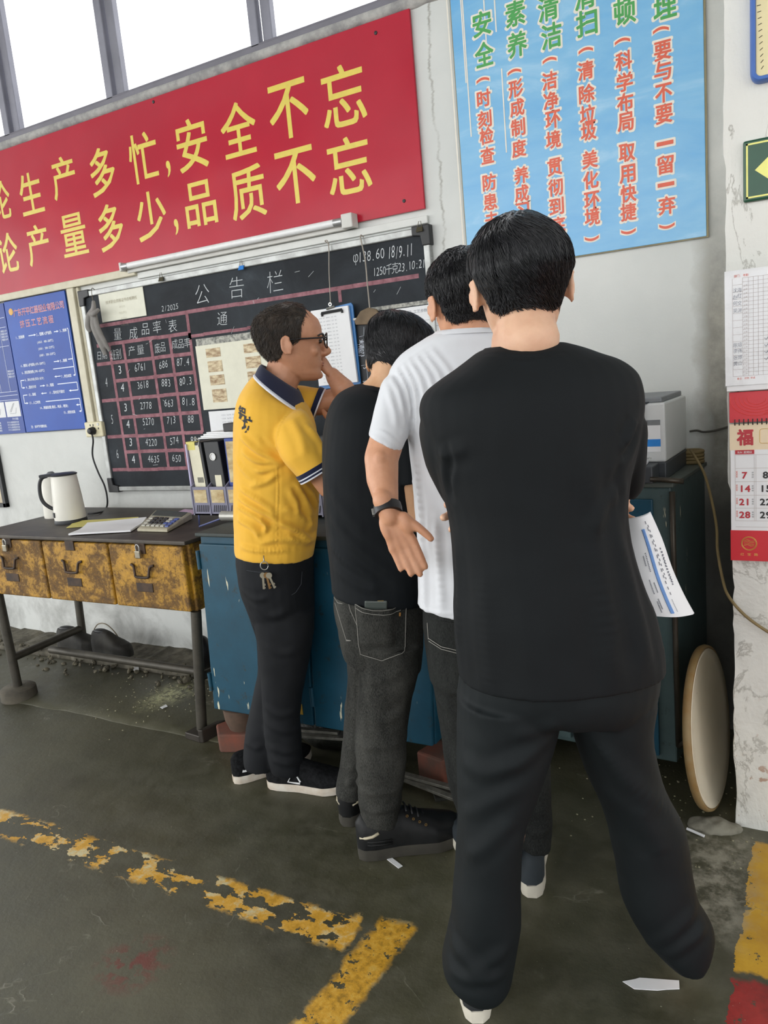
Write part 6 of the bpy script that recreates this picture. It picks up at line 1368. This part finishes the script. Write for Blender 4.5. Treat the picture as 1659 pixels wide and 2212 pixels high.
# ================================================================== 2. bent person in black shirt and grey jeans
D2 = 2.06; SK2 = skinmat('light_skin', '#c89a74', '#d2a680'); f0 = HF*math.cos(.75)+HR*math.sin(.75)
h2 = Head((0,0,0), f0*math.cos(.62)-ZZ*math.sin(.62), ZZ*math.cos(.62)+f0*math.sin(.62), .228); h2.O = pt(866, 762, 2.10)-h2.V(0, 0, .58)
sk = MB(); h2.skin(sk)
limb(sk, [(h2.W(0, -.08, .28), .046), (pt(838, 832, 2.06), .052), (pt(815, 870, 2.06), .065), (pt(805, 960, D2), .085), (pt(805, 1100, D2), .08), (pt(812, 1290, D2), .08)])
limb(sk, [(pt(845, 1310, 2.03), .05), (pt(832, 1520, 2.015), .035), (pt(822, 1740, 2.025), .03)]); limb(sk, [(pt(790, 1310, 2.10), .05), (pt(788, 1480, 2.13), .032), (pt(760, 1690, 2.15), .026)])
Wa = pt(985, 1120, 2.28); limb(sk, [(pt(868, 915, 2.0), .035), (pt(880, 1020, 1.99), .042), (pt(902, 1120, 2.0), .038), (Wa, .028)]); hand(sk, Wa, HR*.8+HF*.5, -ZZ, -HR*.4+HF, .17, (.2,.2,.25,.3))
Wb = pt(845, 1100, 2.42); limb(sk, [(pt(755, 900, 2.16), .035), (pt(785, 1010, 2.25), .036), (Wb, .028)]); hand(sk, Wb, HR*.7+HF*.7, -ZZ, HR, .17, (.2,.2,.25,.3))
man2 = finish(remesh(sk, 'person', .0045, 3), 'person', SK2); tag(man2, 'person in a black T-shirt and grey jeans, bending over the cabinet with head down', 'person')
def mask_short(lo_nape=.14):
    def f(x, y, z):
        lo = np.interp(y, [-.5, -.33, -.2, -.12, .02, .12, .2, .3], [lo_nape, lo_nape+.02, .20, .50, .56, .46, .66, .70]); k = min(1, max(0, (z-lo)/.13))
        hl_ = np.interp(z, [.4, .6, .7, .85, 1], [.14, .2, .34, .42, .5]); return min(k, max(0, (hl_-y)/.05))
    return f
def thick_s(x, y, z): return .008+.05*min(1, max(0, (z-.44)/.22))
def flow_whorl(wx, wy):
    def f(x, y, z):
        d = np.array([x-wx, y-wy, 0.0]); r_ = np.linalg.norm(d[:2])+1e-3; sw = np.array([-d[1], d[0], 0])*.35/r_
        return d/r_*.8+sw+np.array([0, 0, -.55 if z > .75 else -1.3])
    return f
make_hair(h2, 'hair', M_HAIR, man2, mask_short(.2), lambda x, y, z: thick_s(x, y, z)*1.05, flow_whorl(-.02, -.27), 4600, lambda x, y, z: .03 if z < .45 else .055, .0006, 5, .003, .3, .15)
M_BLK1 = cloth('black_jersey', '#0e1215', '#11161a', .8, .08, 800, sheen=0)
FK = 1.0; sh = MB()
T2 = [(718,1284,914,1293,.125), (712,1225,908,1232,.125), (705,1150,902,1155,.128), (699,1070,898,1075,.132), (697,1000,896,1005,.138), (701,930,893,940,.14), (712,885,885,905,.13), (733,853,872,878,.105), (765,836,862,856,.075), (795,829,856,846,.055)]
sh.loft(refine([ring(a, b_, c, d_, D2, t_, .05) for a, b_, c, d_, t_ in T2], 4))
sleeve(sh, [ring(840,880,895,880,2.0,.06), ring(845,930,905,935,1.99,.062), ring(852,990,908,992,1.985,.06), ring(857,1045,910,1038,1.985,.056)])
sleeve(sh, [ring(715,880,775,905,2.16,.06), ring(735,950,800,955,2.2,.06), ring(760,1010,815,1000,2.25,.055)])
me = remesh(sh, 'black_tee', .0048, 4); bv = bvh_of(me)
folds(me, bv, [([(720,1120),(760,1170),(810,1215),(860,1250)], .012, .005), ([(712,1175),(760,1220),(815,1260)], .012, .005), ([(800,1080),(840,1130),(870,1190)], .012, .004), ([(725,1230),(770,1262),(820,1275)], .012, .004), ([(715,1060),(750,1110),(790,1150)], .014, .004)]); ripple(me, .0022, 12, 8)
shirt2 = finish(me, 'tee_shirt', M_BLK1, man2); shirt2['label'] = 'black T-shirt'
NB = ring(788,832,860,849,2.055,.06,.05,n=40); NB2 = ring(780,836,866,856,2.055,.068,.05,n=40); band('neckband', NB, NB2, M_BLK1, .003, shirt2)
M_DEN = denim('washed_grey_denim', '#161716', '#4e4e4a'); M_STITCH = flat('pale_stitching', '#8f8d86', .8)
FK = .6; tr = MB()
tr.loft(refine([ring(722,1270,910,1280,D2,.12,.05), ring(722,1320,912,1330,D2,.122,.05), ring(730,1375,910,1385,D2,.122,.05), ring(742,1425,905,1435,D2,.11,.05)], 3))
tr.loft(refine([ring(768,1380,909,1388,2.01,.085), ring(776,1440,902,1448,2.01,.082), ring(774,1510,890,1515,2.015,.074), ring(768,1580,881,1585,2.02,.07), ring(767,1650,876,1654,2.02,.066), ring(771,1700,870,1705,2.025,.064), ring(776,1745,862,1750,2.03,.062), ring(781,1770,858,1776,2.03,.056)], 4))
tr.loft(refine([ring(738,1385,830,1390,2.12,.08), ring(752,1440,830,1445,2.125,.076), ring(748,1500,826,1505,2.13,.07), ring(741,1570,810,1572,2.14,.064), ring(736,1640,795,1643,2.145,.06), ring(727,1690,788,1692,2.15,.06), ring(726,1712,786,1714,2.15,.058)], 4))
me = remesh(tr, 'jeans', .005, 3); bt = bvh_of(me)
folds(me, bt, [([(780,1455),(820,1470),(870,1450)], .014, .005), ([(778,1530),(820,1560),(870,1535)], .013, .006), ([(770,1600),(810,1615),(868,1600)], .012, .006), ([(772,1700),(810,1715),(862,1700)], .011, .007), ([(775,1735),(815,1752),(860,1735)], .010, .008), ([(778,1768),(820,1782),(858,1768)], .010, .008), ([(740,1650),(760,1660),(785,1652)], .010, .006), ([(730,1682),(755,1692),(780,1684)], .009, .008), ([(745,1470),(765,1480),(780,1470)], .01, .007), ([(760,1420),(772,1480),(770,1560),(768,1640)], .01, -.005)])
ripple(me, .0042, 12, 2); bt = bvh_of(me); tr2 = finish(me, 'jeans', M_DEN, man2); tr2['label'] = 'washed grey jeans'
bulge = lambda x, y: .0115*math.exp(-((x-812)/37)**6)*math.exp(-(max(0, y-1383)/14)**2)
pk_ = proj_patch(bt, [(769,1303), (876,1302), (873,1406), (781,1412)], lambda x, y: .0034+bulge(x, y), 0, 24, 24, lambda u, v, p: p+np.array([0, 8*(1-abs(2*u-1))*v*v+11*(1-(2*u-1)**2)*(1-v)])).build('back_pocket', M_DEN, tr2, True)
bs = []
for L in ([(769,1303),(780,1412),(825,1426),(873,1408),(876,1302)], [(769,1304),(785,1310),(805,1315),(825,1316),(845,1314),(862,1309),(876,1303)], [(770,1312),(786,1319),(806,1324),(826,1325),(846,1323),(862,1318),(875,1311)], [(724,1302),(736,1342),(748,1382),(758,1384)], [(749,1284),(757,1318),(772,1352),(783,1360)], [(722,1290),(730,1302),(740,1304)], [(757,1384),(748,1384)]): bs.append(proj_tube(bt, L, .0008, (lambda x, y: .0042+bulge(x, y)) if L[0][0] > 760 else .0008))
join(bs).build('stitching', M_STITCH, tr2)
q = proj_patch(bt, [(853,1292), (868,1292), (868,1300), (853,1300)], .001, .003, 4, 3).build('brand_tab', M_STITCH, tr2); q = proj_patch(bt, [(860,1322), (864,1322), (863,1330), (860,1330)], .003, .0035, 2, 2).build('pocket_rivet', flat('orange_thread', '#a0743a', .7), tr2)
ph = empty('phone', pt(812, 1310, 1.93), 'grey phone standing in the back pocket of the grey jeans', 'phone')
qa, qb, qc = [onto(bt, x, y, .0) for x, y in ((796, 1316), (828, 1316), (812, 1365))]
nn = nrm(np.cross(qb-qa, qc-qa)); nn = nn if nn@HF < 0 else -nn; ax_ = nrm(qb-qa); ay_ = nrm(np.cross(nn, ax_)); ay_ = ay_ if ay_[2] > 0 else -ay_
cph = (qa+qb)/2-ay_*.0255+nn*.0025
MB().obox(cph, ax_, ay_, nn, .030, .05, .0038).build('phone_case', flat('grey_green_glass', '#454c48', .25), ph, bevel=.006, seg=3)
MB().obox(cph+ay_*.0498+ax_*.012, ax_, ay_, nn, .008, .0008, .0025).build('side_key', flat('gold_edge', '#a08a58', .3, .6), ph)
M_BOOT = mat('black_work_leather', '#0e0f10', .5, spec=.25, col2='#242525', scale=14, amt=.6, bump=.15); M_BSOLE = mat('dusty_rubber_sole', '#3a372f', .85, col2='#2a2823', scale=16, amt=.6); M_REFL = flat('pale_reflective_trim', '#b3aa92', .5)
def boot(heel, d, n_):
    up, (O, d3, s3, u3, L3, hw3) = shoe('boot', heel, d, man2, M_BOOT, M_BSOLE, .31, sole_h=.036, hi=.105, bulk=1.14)
    if (s3@HF) > 0: s3 = -s3
    b = MB()
    for sd in (1, -1):
        pts = [O+d3*x*L3+s3*sd*(hw3(x)*1.03*.98+.002)+u3*z for x, z in ((.01, .072), (.06, .076), (.12, .080), (.18, .090))]; b.tube(pts, .0045, 6)
    b.build('heel_trim', M_REFL, up, True)
    b = MB(); 
    for x, z in ((.02, .052), (.02, .062)): b.tube([O+d3*xx*L3+s3*(hw3(xx)*1.06)+u3*z for xx in (.02, .1, .2, .3)], .0035, 6)
    b.build('collar_padding', M_BOOT, up, True)
    b = MB()
    for k in range(4): x = .46+.055*k; b.lathe(O+d3*x*L3+s3*(hw3(x)*.80)+u3*(.122-.011*k), [(.002, 0), (.004, 0), (.004, .002), (.002, .002)], s3*.6+u3*.8, 10, False)
    b.build('eyelet', flat('brass_eyelet', '#96784a', .35, .7), up)
    b = MB()
    for k in range(4): x = .46+.055*k; c = O+d3*x*L3+u3*(.139-.012*k); b.tube([c-s3*.026-u3*.006, c+u3*.004, c+s3*.026-u3*.006], .003, 6)
    b.build('laces', M_BLK, up, True)
hp_ = onz(779, 1850); boot(hp_, onz(985, 1812)-hp_, 0); hp_ = onz(752, 1785); boot(hp_, HF*.95+HR*.3, 1)

# ================================================================== 3. person in white T-shirt, hand behind hip
D3 = 1.85; SK3 = skinmat('warm_skin', '#c48d6c', '#d09a79')
h3 = Head((0,0,0), HF*.98-HR*.12-ZZ*.05, ZZ, .226); h3.O = pt(1001, 541, 1.83)-h3.V(0, -.05, 1.0)
sk = MB(); h3.skin(sk)
limb(sk, [(h3.W(0, -.06, .28), .05), (h3.W(0, -.05, .06), .054), (pt(1000, 745, D3+.02), .052), (pt(1010, 830, D3+.01), .07), (pt(1035, 1000, D3), .09), (pt(1040, 1250, D3), .09), (pt(1040, 1340, D3), .085)])
limb(sk, [(pt(975, 1350, D3), .065), (pt(1010, 1600, D3), .05), (pt(1045, 1820, D3), .034)]); limb(sk, [(pt(1110, 1350, D3+.02), .065), (pt(1140, 1600, D3), .05), (pt(1154, 1800, D3-.04), .026)])
Wc = pt(839, 1106, 1.70)
limb(sk, [(pt(885, 835, 1.85), .035), (pt(842, 930, 1.80), .042), (pt(824, 990, 1.77), .0405), (pt(826, 1035, 1.75), .0375), (pt(834, 1080, 1.72), .029), (Wc, .0245)])
sk.ellipsoid(pt(822, 992, 1.735), [HR*.016, ZZ*.02, HF*.012], 14, 9)
hand(sk, Wc, pt(883, 1205, 1.69)-Wc, -HF*.95-HR*.1, HR, .168, (.03, .04, .06, .05), spread=.012, thumb=(.86, .10, .18), wr=.0255)
Wd = pt(1195, 1130, 1.85); limb(sk, [(pt(1160, 840, 1.86), .035), (pt(1205, 985, 1.86), .036), (Wd, .028)]); hand(sk, Wd, -ZZ, -HR, HF, .17)
man3 = finish(remesh(sk, 'person', .004, 3), 'person', SK3); tag(man3, 'person in a white T-shirt seen from behind with back of left hand against the hip', 'person')
make_hair(h3, 'hair', M_HAIR, man3, mask_short(.13), lambda x, y, z: thick_s(x, y, z)*1.0, flow_whorl(.03, -.2), 5200, lambda x, y, z: .02 if z < .45 else .04, .0006, 9, .004, .5, .35)
M_WHT = cloth('white_cotton_jersey', '#d6d8dc', None, .85, .08, 800)
FK = 1.4; sh = MB()
T3 = [(902,1306,1182,1312,.13), (903,1245,1182,1250,.13), (900,1160,1180,1165,.132), (893,1070,1180,1075,.132), (885,985,1184,988,.132), (872,905,1190,905,.132), (850,845,1200,840,.126), (840,812,1196,805,.115), (848,788,1176,782,.104), (870,762,1140,752,.094), (905,738,1100,730,.092), (942,718,1062,712,.084)]
sh.loft(refine([ring(a, b_, c, d_, D3, t_) for a, b_, c, d_, t_ in T3], 4))
sleeve(sh, [ring(868,800,930,835,1.845,.05), ring(830,818,902,858,1.835,.066), ring(814,860,894,902,1.825,.064), ring(805,902,884,938,1.805,.058), ring(796,942,866,976,1.79,.054)])
sleeve(sh, [ring(1120,800,1195,770,1.85,.07), ring(1150,860,1222,845,1.855,.066), ring(1170,960,1240,945,1.86,.06)])
me = remesh(sh, 'white_tee', .0044, 4); bv = bvh_of(me)
folds(me, bv, [([(858,800),(875,830),(885,870),(888,910)], .006, .005), ([(872,790),(892,830),(900,880),(898,930)], .006, .005), ([(885,780),(908,820),(918,870),(912,920)], .007, .005), ([(900,770),(925,810),(938,850)], .007, .0045), ([(915,762),(942,800),(955,830)], .007, .004), ([(930,754),(960,790),(975,815)], .007, .0035), ([(846,815),(862,850),(872,890)], .006, .004),
    ([(838,840),(850,880),(856,920)], .007, .003), ([(880,960),(892,1040),(900,1120)], .008, .005), ([(896,970),(906,1080),(912,1200)], .009, .004), ([(915,1180),(918,1250),(920,1320)], .009, .005), ([(940,1120),(948,1220),(955,1325)], .010, .004), ([(905,1230),(908,1280),(908,1315)], .006, .004), ([(800,930),(830,935),(862,962)], .004, .002), ([(904,1300),(935,1322),(980,1324)], .004, .002), ([(870,935),(880,945),(878,965)], .006, .004)])
ripple(me, .0018, 14, 5)
shirt3 = finish(me, 'tee_shirt', M_WHT, man3); shirt3['label'] = 'white T-shirt'
band('neckband', ring(944,716,1060,710,D3,.085,n=40), ring(932,727,1074,720,D3,.090,n=40), M_WHT, .003, shirt3)
M_DEN2 = denim('dark_grey_denim', '#121313', '#343634')
FK = .6; tr = MB()
tr.loft(refine([ring(912,1305,1172,1312,D3,.12), ring(914,1360,1172,1365,D3,.122), ring(922,1420,1172,1425,D3,.12), ring(930,1470,1170,1472,D3,.11)], 3))
tr.loft(refine([ring(926,1430,1050,1435,D3,.09), ring(942,1520,1056,1524,D3,.08), ring(955,1600,1068,1604,D3,.074), ring(968,1690,1082,1693,D3-.01,.07), ring(992,1770,1098,1774,D3-.02,.066), ring(1000,1850,1105,1855,D3-.03,.062)], 4))
tr.loft(refine([ring(1050,1430,1172,1435,D3,.09), ring(1075,1520,1180,1524,D3,.08), ring(1100,1600,1184,1604,D3-.01,.07), ring(1112,1680,1188,1683,D3-.03,.062), ring(1118,1765,1190,1768,D3-.05,.056), ring(1120,1822,1186,1826,D3-.06,.054)], 4))
me = remesh(tr, 'jeans', .005, 3); bt = bvh_of(me); folds(me, bt, [([(940,1500),(965,1530),(1000,1540)], .012, .006), ([(955,1600),(985,1625),(1020,1630)], .012, .007), ([(965,1660),(985,1690),(1010,1700)], .011, .006), ([(930,1440),(940,1530),(955,1600)], .008, -.003), ([(1130,1740),(1160,1755),(1185,1745)], .01, .006), ([(1130,1790),(1160,1800),(1185,1790)], .01, .006)]); ripple(me, .003, 12, 6); bt = bvh_of(me)
tr3 = finish(me, 'jeans', M_DEN2, man3); tr3['label'] = 'dark grey jeans'
pk_ = proj_patch(bt, [(927,1338), (1035,1350), (1030,1405), (930,1380)], .0002, .003, 12, 8).build('back_pocket', M_DEN2, tr3, True)
join([proj_tube(bt, L, .0009, .004) for L in ([(926,1345),(928,1380)], [(928,1378),(955,1396),(988,1404)], [(929,1384),(955,1401),(988,1410)])]).build('stitching', M_STITCH, tr3)
M_CANV = mat('dark_slate_canvas', '#272e33', .8, var=.1); M_CSOLE = mat('cream_rubber_sole', '#c9c3b4', .6, var=.05)
hp_ = onz(1150, 1938); shoe('shoe', hp_, HF*.96+HR*.2, man3, M_CANV, M_CSOLE, .28, sole_h=.038, hi=.09)
hp_ = onz(1052, 1925); shoe('shoe', hp_, HF*.97-HR*.1, man3, M_CANV, M_CSOLE, .28, sole_h=.038, hi=.09)
# watch
wa = nrm(pt(834, 1080, 1.72)-Wc); wc_ = Wc+wa*.006; sdw = nrm(np.cross(wa, HF)); nfw = np.cross(sdw, wa)
b = MB(); b.loft([[wc_+wa*h+(sdw*math.cos(a)+nfw*math.sin(a))*(.029+e) for a in np.linspace(0, 2*math.pi, 36, endpoint=False)] for h, e in ((-.011, 0), (-.011, .0025), (0, .0035), (.011, .0025), (.011, 0))]); wt = b.build('wristwatch', flat('black_rubber_strap', '#1b1b1e', .45), man3, True, angle=50)
MB().lathe(wc_+nfw*.031, [(.001, -.004), (.017, -.004), (.018, .004), (.015, .007), (.001, .007)], nfw if nfw@HF > 0 else -nfw, 24).build('watch_case', M_STEELB, wt, True, angle=40)
MB().obox(wc_-sdw*.0335 if sdw@HR > 0 else wc_+sdw*.0335, wa, sdw, nfw, .008, .003, .006).build('buckle', M_STEELB, wt, bevel=.001)

# ================================================================== 4. front person in black
D4 = 1.45; SK4 = skinmat('fair_skin', '#cfa184', '#dab092')
h4 = Head((0,0,0), HF*.995+HR*.06-ZZ*.06, ZZ-HR*.015, .232); h4.O = pt(1117, 470, 1.44)-h4.V(0, -.08, 1.0)
sk = MB(); h4.skin(sk)
limb(sk, [(h4.W(0, -.06, .28), .05), (h4.W(0, -.13, .06), .0575), (pt(1131, 745, 1.44), .0605), (pt(1135, 815, D4), .07), (pt(1150, 1000, D4), .10), (pt(1180, 1300, D4), .10), (pt(1200, 1480, D4), .09)])
limb(sk, [(pt(1110, 1500, 1.43), .07), (pt(1075, 1800, 1.42), .055), (pt(1030, 2120, 1.42), .036)]); limb(sk, [(pt(1310, 1500, 1.45), .07), (pt(1380, 1780, 1.46), .055), (pt(1470, 2060, 1.48), .036)])
We = pt(1116, 1104, 1.58)
limb(sk, [(pt(1325, 900, 1.47), .035), (pt(1340, 990, 1.49), .036), (pt(1325, 1070, 1.56), .035), (We, .028)]); hand(sk, We, -HR-HF*.18, -HF, ZZ, .185, (.18, .2, .26, .3), spread=.08)
Wg = pt(1221, 1122, 1.66)
limb(sk, [(pt(970, 910, 1.47), .035), (pt(985, 1000, 1.50), .035), (pt(1018, 1085, 1.57), .035), (Wg, .027)]); hand(sk, Wg, HR-HF*.75, -HF*.6+HR*.2, ZZ, .18, (.15, .2, .25, .3))
man4 = finish(remesh(sk, 'person', .004, 3), 'person', SK4); tag(man4, 'nearest person, seen from behind in a loose black shirt and wide black trousers, arms folded', 'person')
def thick4(x, y, z): return .008+.048*min(1, max(0, (z-.40)/.2))*(1+.25*max(0, (z-.85)/.15))
make_hair(h4, 'hair', M_HAIR, man4, mask_short(.06), thick4, flow_whorl(-.05, -.2), 8500, lambda x, y, z: .022 if z < .4 else (.05 if z < .6 else .085), .00065, 12, .004, .35, .14, 8)
M_BLK2 = cloth('black_heavy_jersey', '#0c1012', '#0f1417', .78, .08, 900, sheen=0)
FK = 1.0; sh = MB()
T4 = [(992,1462,1428,1432,.15), (984,1400,1425,1388,.152), (979,1320,1408,1318,.152), (980,1250,1378,1250,.148), (976,1180,1358,1178,.142), (966,1110,1348,1108,.14), (948,1045,1352,1040,.14), (928,985,1368,978,.142), (912,930,1380,918,.142), (905,885,1385,868,.138), (914,853,1380,828,.13), (938,830,1366,800,.12), (977,803,1332,776,.108), (1008,780,1290,762,.096), (1032,762,1250,749,.08), (1059,751,1214,739,.064)]
sh.loft(refine([ring(a, b_, c, d_, D4, t_) for a, b_, c, d_, t_ in T4], 4))
sleeve(sh, [ring(940,872,1010,860,1.46,.06), ring(908,915,1000,925,1.463,.078), ring(914,985,1000,1000,1.478,.074), ring(938,1045,1010,1050,1.50,.068), ring(962,1088,1022,1078,1.525,.062)])
sleeve(sh, [ring(1280,850,1350,860,1.46,.06), ring(1292,905,1388,912,1.466,.078), ring(1302,985,1387,988,1.485,.074), ring(1308,1035,1382,1045,1.51,.068), ring(1310,1066,1362,1072,1.53,.062)])
me = remesh(sh, 'black_shirt', .0044, 5); bv = bvh_of(me)
folds(me, bv, [([(1372,905),(1362,935),(1350,960)], .010, .006), ([(1378,930),(1360,970),(1346,990)], .009, -.004), ([(960,960),(972,990),(968,1040),(975,1075)], .008, -.006), ([(950,985),(985,975),(1010,968)], .012, .004), ([(1270,990),(1285,1100),(1300,1230),(1320,1400),(1330,1490)], .020, .006), ([(1330,1130),(1355,1240),(1385,1360),(1400,1440)], .018, .006), ([(1340,1060),(1310,1090),(1280,1150)], .014, .005), ([(985,1170),(990,1280),(992,1400)], .014, .004), ([(1040,1250),(1050,1380),(1060,1500)], .02, .004), ([(1340,1000),(1335,1040),(1342,1080)], .010, -.004), ([(1050,765),(1130,775),(1220,762)], .004, -.0015)])
ripple(me, .0022, 9, 3); bv = bvh_of(me)
shirt4 = finish(me, 'black_shirt', M_BLK2, man4); shirt4['label'] = 'loose black T-shirt'
band('neckband', ring(1052,752,1214,741,D4,.068,n=44), ring(1036,766,1238,755,D4,.082,n=44), M_BLK2, .003, shirt4)
M_TR4 = cloth('black_drape_trousers', '#0c1214', '#12191b', .72, .08, 800, sheen=0)
FK = .6; tr = MB()
tr.loft(refine([ring(998,1420,1420,1418,D4,.138), ring(992,1465,1418,1462,D4,.14), ring(988,1505,1410,1500,D4,.132), ring(992,1530,1405,1526,D4,.115)], 3))
tr.loft(refine([ring(987,1500,1212,1505,1.435,.11), ring(988,1600,1196,1600,1.43,.1), ring(989,1690,1162,1688,1.425,.092), ring(988,1790,1128,1788,1.42,.086), ring(984,1880,1122,1880,1.42,.084), ring(974,1980,1121,1980,1.42,.083), ring(956,2072,1110,2074,1.42,.080), ring(967,2108,1102,2110,1.42,.075), ring(990,2128,1080,2130,1.42,.064)], 4))
tr.loft(refine([ring(1224,1500,1408,1500,1.455,.11), ring(1240,1590,1402,1594,1.46,.1), ring(1276,1690,1432,1698,1.465,.092), ring(1310,1770,1474,1780,1.47,.088), ring(1330,1860,1490,1870,1.475,.086), ring(1344,1930,1504,1935,1.475,.085), ring(1364,1984,1534,1990,1.475,.084), ring(1394,2030,1527,2040,1.475,.08), ring(1428,2062,1512,2070,1.475,.07)], 4))
me = remesh(tr, 'wide_trousers', .005, 4); bt = bvh_of(me)
folds(me, bt, [([(1000,1640),(1060,1670),(1140,1640)], .016, .007), ([(1190,1590),(1130,1640),(1070,1660)], .014, .006), ([(1010,1850),(1060,1820),(1110,1770)], .014, .007), ([(1000,1760),(1050,1740),(1120,1700)], .014, .006), ([(975,2020),(1010,2080),(1060,2120)], .014, .008), ([(1100,2040),(1050,2090),(1010,2110)], .014, .007), ([(970,2090),(1020,2120),(1090,2100)], .012, .008), ([(1250,1640),(1310,1720),(1380,1800)], .018, .008), ([(1290,1600),(1360,1690),(1450,1760)], .016, .007), ([(1380,1740),(1410,1800),(1430,1850)], .018, .008), ([(1520,2000),(1480,2040),(1430,2065)], .012, .009), ([(1500,1960),(1450,2020),(1400,2040)], .014, .007), ([(1210,1560),(1170,1580),(1110,1590)], .014, .006)])
ripple(me, .0035, 8, 9); tr4 = finish(me, 'trousers', M_TR4, man4); tr4['label'] = 'wide black trousers'
M_CAN4 = mat('black_canvas', '#1a1d1f', .8, var=.1)
hp_ = onz(1032, 2208); shoe('shoe', hp_, HF+HR*.10, man4, M_CAN4, M_CSOLE, .285, sole_h=.032, hi=.09)
hp_ = onz(1492, 2104); shoe('shoe', hp_, HF*.99+HR*.06, man4, M_CAN4, M_CSOLE, .285, sole_h=.032, hi=.09)
# papers held under the folded arm
pa = empty('paper_sheaf', pt(1425, 1220, 1.5), 'curled sheaf of printed sheets held by the folded arms of the nearest person in black', 'paper')
LE = [(1352,1122,1.515), (1368,1185,1.50), (1385,1250,1.485), (1402,1300,1.475), (1414,1331,1.47)]; RE = [(1405,1108,1.50), (1430,1165,1.50), (1452,1230,1.495), (1476,1285,1.485), (1498,1327,1.48)]
def strip(off, k=1.0):
    l = np.array(smooth_pts([pt(*p) for p in LE], 5)); r_ = np.array(smooth_pts([pt(x+off*600*(i/4)**2*.4, y-off*300, d+off) for i, (x, y, d) in enumerate(RE)], 5)); l = l+HF*off; G = []
    for a, c in zip(l, r_):
        for u in np.linspace(0, 1, 9): G.append(a*(1-u)+c*u-HF*.012*math.sin(math.pi*u)*k)
    return np.array(G).reshape(len(l), 9, 3)
for k in range(3):
    G = strip(.004*k); n_ = len(G); A = G.reshape(-1, 3); B = A+HF*.0008; f = [(j*9+i, j*9+i+1, (j+1)*9+i+1, (j+1)*9+i) for j in range(n_-1) for i in range(8)]
    MB().add(list(A)+list(B), f+[tuple(len(A)+q for q in g)[::-1] for g in f]).build('sheet', M_PAPER, pa, True)
G = strip(0)
def onp(u, v, off=-.0012):
    j = v*(len(G)-1); a = int(min(j, len(G)-2)); fr2 = j-a; row = G[a]*(1-fr2)+G[a+1]*fr2; i = u*8; c = int(min(i, 7)); return row[c]*(1-(i-c))+row[c+1]*(i-c)+HF*off
b = MB(); 
for w0 in np.linspace(-.03, .03, 7): b.tube([onp(.45+w0-.0*v, v) for v in np.linspace(.12, .92, 14)], .0014, 4)
b.build('blue_highlighter', flat('blue_highlighter', '#6f97cf', .7), pa)
b = MB()
for u, v0, v1, w_ in ((.82, .30, .62, .0012), (.84, .33, .6, .0012), (.68, .10, .55, .0007), (.63, .06, .7, .0007), (.3, .3, .45, .0012), (.22, .32, .4, .0012), (.3, .55, .65, .0012), (.2, .52, .66, .0012), (.25, .72, .85, .0012), (.2, .75, .9, .0012), (.6, .75, .9, .0006)):
    vv = np.linspace(v0, v1, 24)
    for k in range(0, 23, 2): b.tube([onp(u, vv[k]), onp(u, vv[k+1])], w_, 4)
b.build('printed_lines', flat('grey_print', '#7d7f88', .7), pa)
